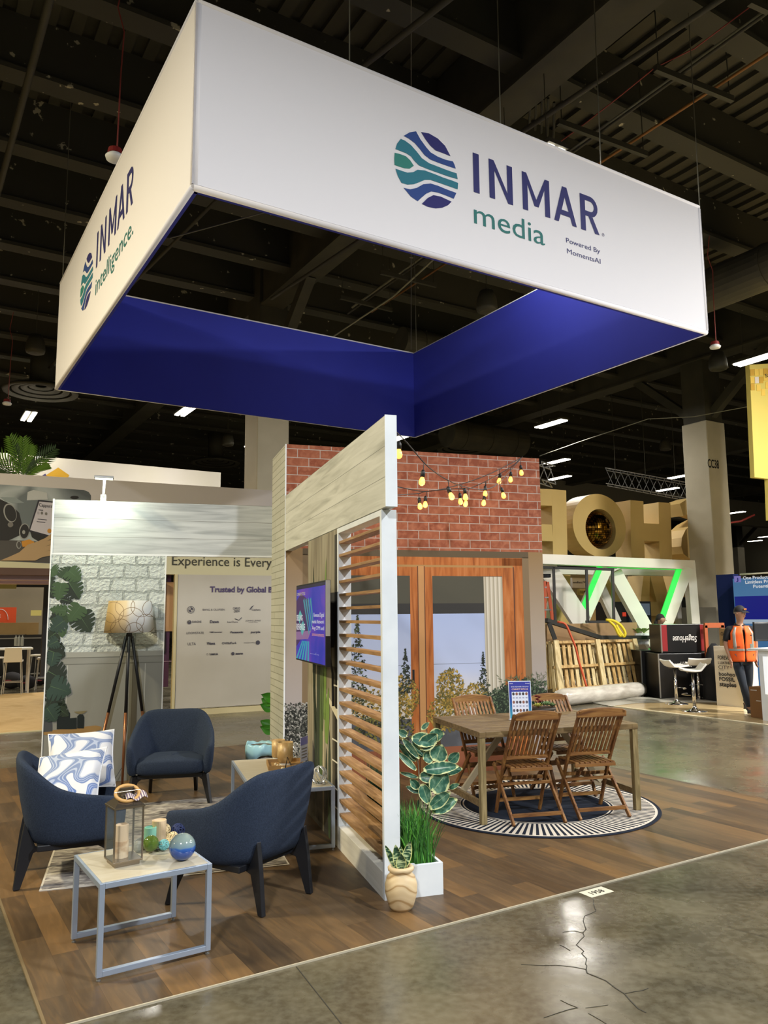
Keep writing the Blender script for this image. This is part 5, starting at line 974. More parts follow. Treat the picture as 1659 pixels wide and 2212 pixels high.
# pallets
M_pal = woodm('pallet_wood', '8f6f3c', 'b8955a', 'cdb078', (6, 6, 1.2)); M_pal2 = woodm('pallet_wood_pale', 'b09a68', 'cbb684', 'd9c89c', (6, 6, 1.2))
def pallet(bl, br, tr, tl, Yl, Yr, dz, label, lean=.28):
    Q = Quad(atd(*bl, Yl), atd(*br, Yr), atd(*tr, Yr+lean), atd(*tl, Yl+lean)); o = Q.c[0].copy(); t = thing('pallet', label, 'pallet', o, group='wooden pallets')
    for a in (.01, .485, .94): mb = MB(); Q.slab(mb, a, a+.05, 0, 1, .0, .045, o); part('stringer_board', mb, M_pal2, t)
    for i in range(15):
        a = .075+i*.059
        if abs(a-.49) < .03: continue
        mb = MB(); Q.slab(mb, a, a+.034, .01, .99, -.09, -.07, o); part('deck_board', mb, M_pal if i % 3 else M_pal2, t)
    for b in (.0, .44, .94): mb = MB(); Q.slab(mb, 0, 1, b, b+.055, -.07, 0, o); part('cross_beam', mb, M_pal, t)
    mb = MB(); Q.slab(mb, 0, .045, 0, 1, -.11, -.02, o); part('edge_board', mb, M_pal2, t)
pallet((1186, 1489), (1386, 1478), (1362, 1380), (1181, 1386), 16.25, 17.6, 0, 'rear wooden pallet leaning, mostly covered by the front one'); pallet((1202, 1493), (1396, 1477), (1374, 1380), (1192, 1384), 16.0, 17.3, 0, 'front wooden pallet leaning upright behind the carpet rolls')
mb = MB(); Q = Quad(atd(1178, 1400, 16.9), atd(1376, 1392, 18.2), atd(1371, 1345, 18.3), atd(1178, 1349, 17)); Q.slab(mb, 0, 1, 0, 1, 0, .06); cbs = solo('cardboard_sheet', mb, mat('cardboard', '94774f', .85, noise=(2, '87694a', .3, .7)), 'large flat cardboard leaning behind the pallets', 'cardboard')
M_bf = mat('black_frame', '25231f', .6)
def beamline(name, pts, w, m, label, cat, Y, group=None):
    P_ = [atd(u, v, Y[i] if isinstance(Y, (list, tuple)) else Y) for i, (u, v) in enumerate(pts)]; mb = MB()
    for a, b in zip(P_, P_[1:]): mb.bar(a, b, w, w)
    return solo(name, mb, m, label, cat, group=group)
beamline('timber_beam', [(1180, 1340), (1296, 1377), (1412, 1377)], .085, M_bf, 'bent black beam lying across the top of the pallets', 'beam', [16.2, 17.2, 18.2])
beamline('timber_beam', [(1186, 1346), (1199, 1381)], .08, M_bf, 'short black strut under the left end of the bent beam', 'beam', 16.2)
def strap(name, px, Y, w, m, label): P_ = [atd(u, v, Y) for u, v in px]; return solo(name, MB().tube(crom(P_, 4), w, 6), m, label, 'strap', smooth=True)
z8 = lambda x, y: (1140+x*.3128, 1250+y*.3128)
strap('ratchet_strap', [z8(*q) for q in ((205, 298), (260, 315), (300, 400), (330, 475), (350, 560), (380, 660), (408, 752))], 15.85, .022, mat('strap_orange', 'c4512a', .6), 'orange ratchet strap tied down over the pallets')
part('buckle', MB().box(-.04, .04, -.03, .03, -.06, .06), M_black, None).location = (0, 0, -50)
bpy.data.objects.remove(D.objects['buckle'])
for i, pp_l in enumerate((((540, 285), (590, 290), (640, 320), (672, 370), (665, 400), (640, 370), (610, 320)), ((560, 290), (600, 330), (625, 380), (645, 395), (620, 340)))): strap('yellow_rope', [z8(*q) for q in pp_l], 17.0, .03, mat('yellow_strap', 'd8c322', .6), 'bright yellow rope coil hanging over the cardboard, ' + ('larger loop' if i == 0 else 'inner loop'))
# black metal frame and orange ladder
z7 = lambda x, y: (1140+x*.3128, 880+y*.3128)
fr_ = thing('metal_frame', 'upright black metal frame standing behind the pallets', 'frame', atd(1190, 1380, 17.0)); fo = fr_.location
for nme, a, b in (('frame_bar', z7(95, 1105), z7(595, 1120)), ('frame_post', z7(178, 1105), z8(190, 300)), ('frame_post', z7(405, 1115), z8(415, 300)), ('frame_post', z7(585, 1120), z8(595, 300)), ('frame_bar', z8(400, 298), z8(560, 298))): part(nme, MB().bar(atd(*a, 17.3)-fo, atd(*b, 17.3)-fo, .055, .055), M_bf, fr_)
la = atd(1182, 1345, 17.6); ld_ = thing('step_ladder', 'orange fibreglass step ladder behind the metal frame', 'ladder', la); M_lo = mat('ladder_orange', 'b8502a', .5)
for a, b in ((z7(120, 1200), z8(115, 290)), (z7(135, 1205), z8(172, 290))): part('rail', MB().bar(atd(*a, 17.6)-la, atd(*b, 17.6)-la, .05, .07), M_lo, ld_)
for v in (60, 130, 215): part('rung', MB().bar(atd(*z8(116, v), 17.6)-la, atd(*z8(118+v*.2, v), 17.6)-la, .06, .03), M_steel, ld_)
part('cap', MB().box(-.08, .1, -.1, .1, 1.0, 1.08), M_black, ld_)
# white exhibit truss with green light strips
M_tw_ = mat('truss_white', 'ddd8cc', .5); M_gs = mat('green_light', '20c040', .4, emit='28e04a', es=1.3)
wt = thing('exhibit_truss', 'large white box truss with diagonal braces and green light strips under gold letters', 'truss', atd(1200, 1400, 18)); wo = wt.location
def mem(a, b, w, Y0_, Y1_=None, m=M_tw_, n='truss_member', dp=.3): part(n, MB().bar(atd(*a, Y0_)-wo, atd(*b, Y1_ or Y0_)-wo, w, dp, up=(0, 0, 1)) if abs(a[0]-b[0]) > abs(a[1]-b[1]) else MB().bar(atd(*a, Y0_)-wo, atd(*b, Y1_ or Y0_)-wo, w, dp, up=(0, 1, 0)), m, wt)
mem((1110, 1206), (1492, 1221), .28, 17.2, 19.4, n='top_beam', dp=.22); mem((1120, 1232), (1470, 1238), .2, 19.0, 20.6, n='rear_beam', dp=.16)
mem((1488, 1216), (1503, 1400), .2, 19.4, n='truss_leg'); mem((1172, 1216), (1256, 1345), .42, 18.0, 18.0, dp=.3); mem((1306, 1226), (1253, 1345), .3, 18.4); mem((1326, 1236), (1414, 1395), .3, 18.8); mem((1482, 1226), (1416, 1405), .26, 19.3); mem((1285, 1244), (1330, 1345), .22, 19.8); mem((1205, 1244), (1180, 1345), .2, 19.8)
mem((1297, 1224), (1246, 1345), .12, 18.2, m=M_gs, n='light_strip', dp=.05); mem((1467, 1228), (1406, 1404), .13, 19.1, m=M_gs, n='light_strip', dp=.05); mem((1130, 1216), (1300, 1223), .045, 17.4, 18.3, m=M_gs, n='light_strip', dp=.03); mem((1312, 1225), (1466, 1230), .045, 18.5, 19.3, m=M_gs, n='light_strip', dp=.03); mem((1484, 1230), (1486, 1250), .06, 19.2, m=M_gs, n='light_strip', dp=.03)
for (u, v), e in (((1262, 1290), 10), ((1430, 1330), 10), ((1400, 1240), 6)):
    l = D.lights.new('green_strip_light', 'POINT'); l.energy = e; l.color = (.12, 1, .2); l.shadow_soft_size = .3; o = D.objects.new('green_strip_light', l); COL.objects.link(o); o.location = atd(u, v, 17.9)
# gold letters seen from behind
yL = S.l(atd(1293, 1133, 20.6)).y
def gold(name, polys, y0, th, label, bev=0):
    mb = MB()
    allx = [p[0] for q in polys for p in q]; o = (min(allx), y0, min(p[1] for q in polys for p in q))
    for q in polys: mb.xz([(a-o[0], b-o[2]) for a, b in q], 0, th)
    return solo(name, mb, M_gold, label, 'letter sign', S.w(*o), S.a, group='big gold letters')
def LX(u, v): p = S.onY(u, v, yL); return (p.x, p.z)
THK = .55
def zz7(x, y): return LX(*z7(x, y))
gold('gold_letter', [[zz7(165, 565), zz7(265, 573), zz7(275, 1030), zz7(175, 1025)], [zz7(0, 558), zz7(165, 565), zz7(167, 680), zz7(0, 672)], [zz7(0, 800), zz7(167, 810), zz7(174, 925), zz7(0, 915)], [zz7(-60, 560), zz7(0, 558), zz7(0, 915), zz7(-60, 905)]], yL, THK, 'giant gold letter P seen reversed beside the brick wall')
def ring(cx, cz, rx, rz, hx, hz, hcx, hcz, n=48): return [[(cx+rx*math.cos(a), cz+rz*math.sin(a)), (cx+rx*math.cos(b), cz+rz*math.sin(b)), (hcx+hx*math.cos(b), hcz+hz*math.sin(b)), (hcx+hx*math.cos(a), hcz+hz*math.sin(a))] for a, b in [(2*PI*i/n, 2*PI*(i+1)/n) for i in range(n)]]
oc = LX(1296, 1135); ox = (LX(1353, 1135)[0]-LX(1239, 1135)[0])/2; oz = (LX(1296, 1068)[1]-LX(1296, 1204)[1])/2; hc = LX(1298, 1143); hx = (LX(1330, 1143)[0]-LX(1265, 1143)[0])/2; hz = (LX(1298, 1100)[1]-LX(1298, 1187)[1])/2
gold('gold_letter', ring(oc[0], oc[1], ox, oz, hx, hz, hc[0], hc[1]), yL, THK, 'giant gold letter O with a mirror ball in its hole')
t = NT('mirror_ball', .12, .8); t.b.inputs['Metallic'].default_value = 1; br = t.n('TexBrick', offset=.0); br.inputs['Scale'].default_value = 1; br.inputs['Brick Width'].default_value = .055; br.inputs['Row Height'].default_value = .055; br.inputs['Mortar Size'].default_value = .006; t.l(face2(t, 'xz'), br.inputs[0]); br.inputs['Color1'].default_value = lin('c08f3a'); br.inputs['Color2'].default_value = lin('5a3d12'); br.inputs['Mortar'].default_value = lin('20160a'); t.col(br.outputs[0])
solo('mirror_ball', MB().sphere((0, 0, 0), min(hx, hz)*.97, 36, 24), t.m, 'bronze mirror ball set inside the gold letter O', 'mirror ball', S.w(hc[0], yL+.3, hc[1]), S.a)
def U_(l): return [zz7(*q) for q in l]
gold('gold_letter', [U_([(708, 640), (798, 648), (808, 1040), (716, 1035)]), U_([(903, 655), (985, 660), (998, 1050), (912, 1045)]), U_([(800, 800), (908, 805), (910, 925), (803, 920)])], yL, THK, 'giant gold letter H between the gold O and S')
gold('gold_letter', [U_([(1140, 622), (1090, 640), (1050, 665), (1075, 750), (1110, 735), (1140, 735)]), U_([(1140, 622), (1140, 735), (1215, 760), (1240, 680), (1200, 635)]), U_([(1140, 800), (1140, 900), (1060, 960), (1065, 900), (1090, 845)]), U_([(1060, 960), (1140, 900), (1150, 1050), (1110, 1040), (1075, 1010)]), U_([(1140, 800), (1215, 760), (1240, 830), (1200, 900), (1140, 900)]), U_([(1150, 1050), (1140, 950), (1240, 960), (1230, 1040)])], yL, THK, 'giant gold letter S partly hidden behind the numbered column')
gold('gold_letter', [[LX(1378, 1352), LX(1402, 1352), LX(1404, 1243), LX(1390, 1243)], [LX(1404, 1243), LX(1432, 1245), LX(1462, 1352), LX(1432, 1352)], [LX(1400, 1330), LX(1440, 1330), LX(1436, 1300), LX(1402, 1300)]], yL, THK, 'giant gold letter A in the lower row behind the truss')
gold('gold_letter', [[LX(1302, 1400), LX(1346, 1400), LX(1346, 1240), LX(1300, 1240)], [LX(1240, 1400), LX(1302, 1400), LX(1302, 1370), LX(1240, 1370)]], yL, THK, 'giant gold letter L in the lower row, left of the gold A')
gold('gold_letter', [[LX(1466, 1280), LX(1560, 1285), LX(1560, 1247), LX(1466, 1242)], [LX(1500, 1400), LX(1530, 1400), LX(1530, 1284), LX(1500, 1282)]], yL, THK, 'giant gold letter T in the lower row behind the right truss leg')
gold('gold_letter', [[LX(1210, 1400), LX(1232, 1400), LX(1232, 1236), LX(1210, 1235)], [LX(1170, 1235), LX(1190, 1235), LX(1212, 1320), LX(1205, 1340)], [LX(1165, 1400), LX(1188, 1400), LX(1212, 1330), LX(1200, 1310)]], yL, THK, 'giant gold letter K in the lower row at the left end')
# booths behind the truss
yb_ = yL+2.5
def panel(name, u0, v0, u1, v1, m, label, cat, y=None, dy=0, th=.1, kind=None):
    y = (yb_ if y is None else y)+dy; a = S.onY(u0, v0, y); b = S.onY(u1, v0, y); b.z = S.onY(u1, v1, y).z; x0, x1 = sorted((a.x, b.x)); z0, z1 = sorted((a.z, b.z)); o = solo(name, MB().box(0, x1-x0, 0, th, 0, z1-z0), m, label, cat, S.w(x0, y, z0), S.a, kind=kind); return o, x1-x0, z1-z0
panel('backdrop_wall', 1130, 1232, 1520, 1500, mat('far_booth', 'a59a80', .8, noise=(.6, '8d8268', .35, .65)), 'tan far booth wall behind the white truss', 'wall panel', th=.2)
o, w_, h_ = panel('booth_sign', 1338, 1222, 1480, 1254, mat('sign_white', 'cfcac2', .7), 'white far sign with black capital lettering behind the truss', 'sign', dy=-.4)
o_ = o
def ptext(o, s_, x, z, w, h, m, bold=0, y=-.01): part('lettering', text(s_, lambda a, b, d: (x+a, y-d, z+b), w=w, h=h, bold=bold), m, o)
ptext(o, 'IRAKL', w_*.38, h_*.25, w_*.32, h_*.45, M_black, .01); ptext(o, 'KL', w_*.05, h_*.25, w_*.12, h_*.45, M_black, .01)
o, w_, h_ = panel('booth_sign', 1236, 1248, 1267, 1270, MATS['sign_white'], 'small white sign with black script behind the metal frame', 'sign', dy=-.5); ptext(o, 'endless™', w_*.03, h_*.45, w_*.85, h_*.22, M_black, .01)
o, w_, h_ = panel('booth_sign', 1252, 1272, 1266, 1286, mat('sign_yellow', 'c9bc7a', .7), 'small yellow sign with number 110 behind the truss', 'sign', dy=-.5); ptext(o, '110', w_*.12, h_*.25, w_*.75, h_*.5, M_black, .02)
o, w_, h_ = panel('monitor', 1318, 1300, 1357, 1345, M_black, 'dark cabinet with a red tag behind the truss braces', 'cabinet', y=yL-.6, th=.5); part('red_tag', MB().box(w_*.62, w_*.82, -.02, 0, h_*.3, h_*.5), mat('red_tag', 'd03a24', .6), o)
o, w_, h_ = panel('monitor', 1358, 1299, 1405, 1345, mat('monitor_dark', '1c2430', .2), 'dark monitor reflecting lights behind the truss braces', 'monitor', y=yL-.7, th=.15); part('screen', MB().box(w_*.06, w_*.94, -.01, 0, h_*.35, h_*.9), mat('scr_dim', '000000', .2, emit='9fb4c4', es=.35), o)
panel('backdrop_wall', 1462, 1292, 1487, 1400, mat('white_booth', 'd4d0c8', .6, emit=None), 'white lit booth panel between truss legs', 'wall panel', y=yL-.4)
o, w_, h_ = panel('monitor', 1478, 1290, 1490, 1345, M_black, 'dark product stand beside the white booth panel', 'stand', y=yL-.5); 
panel('grey_cabinet', 1500, 1312, 1546, 1395, mat('cab_grey', '6b675a', .6), 'grey utility cabinet against the base of the numbered column', 'cabinet', y=S.l(at(1530, 1500)).y*0+yL-1.5, th=.4)
# plants on the truss base
def potplant(u, v, Y, label): 
    o = atd(u, v, Y); t = thing('potted_plant', label, 'plant', o, group='small white pots of greenery'); part('pot', MB().lathe([(.09, -.25), (.12, 0), (.1, 0)], 14), M_white, t); mb = MB()
    for i in range(16): a = i*2.4; leaf_mb(mb, (0, 0, 0), (math.cos(a), math.sin(a), .9), (0, 0, 1), .2, .06)
    part('leaves', mb, mat('pot_green', '6d8a2e', .6), t)
potplant(1378, 1368, 18.2, 'small green plant in white pot, left of two by the truss foot'); potplant(1391, 1368, 18.2, 'small green plant in white pot, right of two by the truss foot')
# road cases
def rcase(u0, v0, u1, v1, Y, dpt, label, red=False, txt=None, flip=False):
    a, b = atd(u0, v1, Y), atd(u1, v0, Y); W_, H_ = b.x-a.x, b.z-a.z; t = thing('road_case', label, 'case', a, R(4)); part('case_body', MB().box(0, W_, 0, dpt, 0, H_), mat('case_black', '100f10', .35), t, bev=.01)
    for x in (0, W_): part('corner_strip', MB().box(x-.012, x+.012, -.012, .012, 0, H_), M_steel, t)
    if red:
        for x0, x1 in ((0, .13*W_), (.86*W_, W_)): part('red_end', MB().box(x0, x1, -.006, 0, .03, H_-.01), mat('case_red', '8a1f22', .4), t)
    if txt:
        s_, w_, h_, x_, z_ = txt
        f = (lambda q, b, d: (x_+w_-q, -.008-d, z_+h_-b)) if flip else (lambda q, b, d: (x_+q, -.008-d, z_+b))
        part('lettering', text(s_, f, w=w_, h=h_, bold=.01, shear=.2), mat('ink_white', 'd8d4cc', .6), t)
    return t
rcase(1430, 1348, 1528, 1410, 16.4, .6, 'upper black road case with red ends and upside-down white lettering', True, ('StageHouse', .52, .13, .24, .20), True)
rcase(1427, 1411, 1530, 1508, 16.3, .7, 'lower black road case standing behind the white stools', False, ('StageHouse', .46, .11, .24, .62))
rcase(1389, 1405, 1427, 1508, 17.0, .6, 'dark maroon-topped case left of the road cases')
rnd = random.Random(4)
for i in range(7):
    u, v = rnd.uniform(1405, 1445), rnd.uniform(1486, 1505); c = at(u, v); mb = MB().grid(lambda a, b: ((a-.5)*.3, (b-.5)*.25, .10*math.sin(PI*a)*math.sin(PI*b)*(1+.5*math.sin(9*a+i)*math.sin(7*b))), 8, 8)
    solo('debris', mb, mat('debris%d' % (i % 3), ('23301f', '3a3632', '8a867c')[i % 3], .8), 'crumpled %s packing scrap on the floor by the road cases, %s' % (('green', 'dark', 'pale')[i % 3], ('nearest', 'farthest', 'leftmost', 'rightmost', 'middle', 'small', 'flattest')[i]), 'scrap', c)
mb = MB().grid(lambda a, b: (a*3.2, b*.9+.25*math.sin(6*a), .03*abs(math.sin(12*a)*math.sin(5*b))+.012), 40, 10); solo('plastic_sheet', mb, mat('plastic_film', 'cbc7b8', .2, alpha=.75), 'crumpled clear plastic film lying in front of the carpet rolls', 'plastic sheet', at(1322, 1527), R(18), smooth=True)
# bar stools
M_ws = mat('white_leather', 'e8e4da', .35)
def stool():
    t = thing('bar_stool', 'x', 'stool', group='white chrome bar stools')
    part('base_disc', MB().lathe([(0, 0), (.21, 0), (.215, .01), (.08, .035), (.035, .07), (.03, .1)], 32, cap=False), M_chrome, t, smooth=True)
    part('column', MB().lathe([(.03, .06), (.03, .45), (.02, .46), (.02, .72)], 16), M_chrome, t, smooth=True)
    part('foot_ring', MB().tube([(.14*math.cos(a), -.08+.12*math.sin(a), .30) for a in [PI+PI*i/10 for i in range(11)]], .009, 6), M_chrome, t)
    def f(u, v):
        y = -.20+.40*v; z = .73-.025*math.sin(PI*v)+.10*(max(0, v-.75)/.25); return ((u-.5)*.44*(1-.15*(1-v)**3), y, z+.015*(2*u-1)**2)
    part('seat', MB().grid(f, 10, 16), M_ws, t, smooth=True, sol=.032, bev=.005); part('seat_plate', MB().box(-.09, .09, -.09, .09, .67, .70), M_black, t); return t
s0 = stool(); s0.location = at(1501, 1537, .006); s0.rotation_euler = (0, 0, R(-100)); s0['label'] = 'white bar stool standing nearest, chrome base at the edge of the beige floor'
dup(s0, at(1462, 1521, .006), R(95), 'white bar stool at left of the three'); dup(s0, at(1511, 1514, .006), R(175), 'white bar stool behind, its low backrest facing the camera')
# advert tower, boxes, panels, counter
F2 = Fr(at(1544, 1523), -58.3)
def f2box(name, label, cat, u0, v0, u1, v1, y, th, m, base=None):
    a, b = F2.onY(u0, v0, y), F2.onY(u1, v0, y); a.z = F2.onY(u0, v1, y).z; z0 = a.z if base is None else base; t = solo(name, MB().box(0, b.x-a.x, 0, th, 0, b.z-z0), m, label, cat, F2.w(a.x, y, z0), F2.a); return t, b.x-a.x, b.z-z0
o, w_, h_ = f2box('brand_tower', 'cream advert tower with a column of shop names in front of the navy panel', 'display stand', 1541, 1397, 1598, 1526, 0, .5, mat('tower_cream', 'e0d8c4', .6), .006)
for i, (s_, z, h, wd, bo) in enumerate((('FOREVER 21', .775, .05, .62, .02), ('L LEATHERMAN', .70, .032, .68, .02), ('CITY', .615, .045, .40, 0), ('CHIC', .59, .012, .2, 0), ('boohoo', .50, .05, .58, .02), ('FOSSIL', .415, .05, .56, .03), ('staples', .325, .055, .60, .03))): ptext(o, s_, w_*.16, h_*z, w_*wd*1.05, h*1.5, mat('ink_dark', '2c2a2a', .6), bo)
o, w_, h_ = f2box('cardboard_box', 'brown cardboard box with scribbled writing on top of the advert tower', 'box', 1553, 1358, 1585, 1397, .1, .35, mat('box_brown', '8f7347', .8)); ptext(o, 'Ohio', w_*.12, h_*.62, w_*.5, .07, M_black); ptext(o, 'Show', w_*.2, h_*.25, w_*.5, .06, M_black)
f2box('navy_panel', 'tall dark navy blue panel beside the numbered column', 'wall panel', 1546, 1240, 1583, 1520, 2.4, .2, mat('navy_panel', '18204a', .9, spec=.1), 0)
t = NT('led_wall', .4, .3); t.b.inputs['Base Color'].default_value = (0, 0, 0, 1); t.l(t.ramp(t.noise(t.coords((1, 1, 1.5)), .5, 1), [(.3, '5f93c4'), (.7, '4a80b8')]), t.b.inputs['Emission Color']); t.b.inputs['Emission Strength'].default_value = .9
o, w_, h_ = f2box('led_wall', 'bright blue led wall with white product headline at the right edge', 'screen wall', 1582, 1240, 1790, 1520, 2.2, .15, t.m, 0); yl_ = 2.2
def on2(u, v, y): p = F2.onY(u, v, y); return p.x, p.z
def led(s_, u0, v0, u1, hpx, m=None): a = on2(u0, v0, yl_); b = on2(u1, v0, yl_); h2 = on2(u0, v0-hpx, yl_); l0 = F2.l(o.location); part('lettering', text(s_, lambda q, r, d: (a[0]-l0.x+q, -.012-d, a[1]-l0.z+r), w=b[0]-a[0], h=h2[1]-a[1], bold=.02), m or mat('led_text', '000000', emit='ffffff', es=1.0), o)
led('One Product', 1606, 1252, 1660, 7); led('Limitless Product', 1611, 1261, 1687, 7); led('Potential', 1628, 1270, 1668, 7)
def ledbox(u0, v0, u1, v1, m, n, d=.01): l0 = F2.l(o.location); a = on2(u0, v1, yl_); b = on2(u1, v0, yl_); part(n, MB().box(a[0]-l0.x, b[0]-l0.x, -d, 0, a[1]-l0.z, b[1]-l0.z), m, o)
ledbox(1587, 1244, 1600, 1258, em('lilac', '9a8fe0', .9), 'logo_square'); led('J', 1591, 1255, 1596, 7, em('dkblue', '2a2f8a', .8))
ledbox(1591, 1284, 1760, 1338, em('inset', '1a1ea0', .8), 'inset_screen', .02); ledbox(1592, 1338, 1760, 1347, em('strip', 'c8dcf0', .9), 'inset_strip', .02); yl_ = 2.17; led('One Product Cloud', 1618, 1295, 1668, 5); led('Limitless Product Potential', 1620, 1299, 1668, 3)
ledbox(1633, 1303, 1660, 1314, em('inset2', '5fb8e8', .9), 'inset_picture', .01); ledbox(1635, 1318, 1650, 1325, em('inset3', 'e8e8ff', .9), 'inset_picture', .01)
o, w_, h_ = f2box('dark_header', 'far dark header strip with pale lettering behind the led wall', 'sign', 1566, 1229, 1800, 1242, 5, .2, mat('hdr_dark', '1c1d28', .6)); ptext(o, 'Inveo™', -.1+w_*.0, h_*.25, .55, h_*.5, mat('ink_pale', '9aa0b0', .6)); 
f2box('cream_header', 'cream strip above the led wall', 'sign', 1597, 1231, 1800, 1239, 3.2, .15, mat('hdr_cream', 'c9c0a4', .6))
cq = at(1648, 1556, .006); ct = thing('reception_counter', 'white reception counter with a glowing front panel at the right edge', 'counter', cq, R(-58.3)); part('counter_body', MB().box(0, 1.4, 0, .7, 0, 1.12), M_white, ct); part('glow_panel', MB().box(.08, 1.3, -.01, 0, .42, 1.02), mat('panel_glow', 'ffffff', emit='f2f6fa', es=.9), ct); part('counter_top', MB().box(-.14, 1.45, -.05, .75, 1.12, 1.15), M_white, ct)
cq = at(1622, 1549, .006); t_ = solo('cardboard_box', MB().box(0, .24, 0, .35, 0, .50), mat('box_kraft', '8a6238', .75), 'upright brown cardboard box standing against the white counter', 'box', cq, R(-58.3), bev=.005); part('tape_strip', MB().box(.03, .14, -.003, 0, .44, .455), MATS['ink_white'], t_); part('tape_strip', MB().box(.12, .20, -.003, 0, .27, .285), MATS['ink_white'], t_)
cq = atd(1652, 1385, 13.3); solo('office_chair_back', MB().grid(lambda u, v: ((u-.5)*.35, .03*math.sin(PI*u), v*.32), 10, 8), M_black, 'dark mesh chair back above the white counter', 'chair', cq, smooth=True, sol=.03)
cq = atd(1545, 1450, 15.9); t_ = thing('garment', 'black jacket hanging over an orange chair beside the road case', 'clothing', cq); part('jacket', MB().lathe([(.28, -.9), (.25, -.4), (.22, .1), (.12, .45), (.04, .55)], 20), mat('jacket_black', '131316', .9), t_, smooth=True)
cq = atd(1533, 1372, 16.3); t_ = thing('wooden_chair', 'orange wooden chair frame between the road case and navy panel', 'chair', cq); part('frame', MB().bar((-.1, 0, .2), (.3, 0, .2), .08, .1).bar((-.08, 0, -.9), (-.08, 0, .2), .06, .08).bar((.26, 0, -.9), (.26, 0, .2), .06, .08), mat('orange_wood', 'a8542a', .6), t_)
# yellow hanging banner
yb2 = thing('hanging_banner', 'large pale yellow hanging banner with gold squares at the upper right edge', 'banner', atd(1620, 1033, 16)); bo = yb2.location; Qb = Quad(atd(1630, 1031, 16), atd(1900, 1060, 18.5), atd(1900, 770, 18.5), atd(1619, 788, 16)); M_by = mat('banner_yellow', 'c2b058', .7, emit=None)
mb = MB(); Qb.slab(mb, 0, 1, 0, 1, -.1, 0, bo); part('banner_face', mb, M_by, yb2)
mb = MB(); Qb.slab(mb, .10, 1, -.35, .0, -.1, 0, bo); part('banner_tail', mb, M_by, yb2)
for i, (a, b, c) in enumerate(((0, .95, 0), (.03, .95, 1), (.06, .95, 1), (.09, .95, 0), (.12, .95, 1), (0, .88, 1), (.03, .88, 2), (.06, .88, 0), (.09, .9, 1), (.0, .82, 0), (.10, .83, 1), (.04, .81, 1), (.13, .88, 0), (.07, .77, 1))): mb = MB(); Qb.slab(mb, a, a+.026, b-.05, b+.008, 0, .01, bo); part('gold_square', mb, mat('gsq%d' % c, ('b8902c', 'd2b04a', 'c8c0b4')[c], .6), yb2)
part('lettering', text('SH', lambda x, z, d: Qb.p(.095+x*.3, .88+z*.3, .02)-bo, w=.2, h=.1), M_black, yb2)
# ================================================================= left background
G = Fr(at(586, 1534), 26.0)
def gl(u, v, y=0): p = G.onY(u, v, y); return p.x, p.z
def gbox(name, label, cat, x0, x1, y0, y1, z0, z1, m, **k): t = thing(name, label, cat, G.w(x0, y0, z0), G.a); part(k.pop('pn', 'panel'), MB().box(0, x1-x0, 0, y1-y0, 0, z1-z0), m, t, **k); return t
xl = gl(381, 1400)[0]; zt_ = gl(400, 1241)[1]; zh = gl(400, 1188)[1]
lw = thing('logo_wall', 'grey fabric exhibit wall of partner names seen under the left fascia', 'wall panel', G.w(xl, 0, 0), G.a)
M_lf = mat('fabric_grey', 'c3beb4', .8, noise=(.8, 'b5b0a4', .3, .7)); part('fabric_face', MB().box(0, 4, 0, .1, .12, zt_), M_lf, lw); part('base_strip', MB().box(-.02, 4, -.02, .12, 0, .10), mat('cream_strip', 'c9bd94', .6), lw); part('side_strip', MB().box(-.06, -.01, -.02, .1, 0, zt_), MATS['cream_strip'], lw)
def gtext(s_, u0, v0, u1, hpx, m, bold=0, par=lw, ox=None, y=-.008, frac=1.0):
    a = gl(u0, v0); b = gl(u1, v0); h_ = gl(u0, v0-hpx)[1]-a[1]; x_ = xl if ox is None else ox
    part('lettering', text(s_, lambda q, r, d: (a[0]-x_+q, y-d, a[1]+r), w=(b[0]-a[0])*frac, h=h_, bold=bold, depth=.001), m, par)
M_pur = mat('ink_purple', '4b3f66', .7); M_ink = mat('ink_grey', '45434f', .7)
gtext('Trusted by Global Brands', 453.4, 1278.8, 588, 12.5, M_pur, .03, frac=1.27)
zb5 = lambda x, y: (340+x*.1718, 1180+y*.1718)
for s_, x0, y0, x1, h, bo in (('BANG & OLUFSEN', 568, 808, 845, 24, 0), ('CARGO', 950, 795, 1040, 30, .02), ('CREW', 960, 830, 1035, 28, .02), ('Cephera', 1185, 808, 1295, 22, .01), ('DANONE', 437, 962, 552, 26, .02), ('Dawn', 660, 965, 770, 36, .03), ('InterChoice', 878, 962, 1010, 22, .01), ('JOHN LEWIS', 1108, 945, 1297, 20, 0), ('& PARTNERS', 1145, 962, 1262, 9, 0), ('LOOMSTATE', 365, 1105, 582, 28, .0), ('HMSnaxwear', 655, 1088, 815, 18, .02), ('Panasonic', 918, 1092, 1078, 24, .04), ('purple', 1175, 1090, 1292, 26, .03), ('ULTA', 378, 1245, 482, 36, 0), ('Wawa', 618, 1238, 725, 34, .04), ('OWildFork', 810, 1232, 995, 28, .02), ('woolworths', 1085, 1220, 1222, 18, .0), ('YAMAHA', 650, 1370, 762, 26, .03), ('zoro', 978, 1362, 1076, 28, .05)):
    a = zb5(x0, y0); b = zb5(x1, y0); gtext(s_, a[0], a[1], b[0], h*.1718, M_ink, bo)
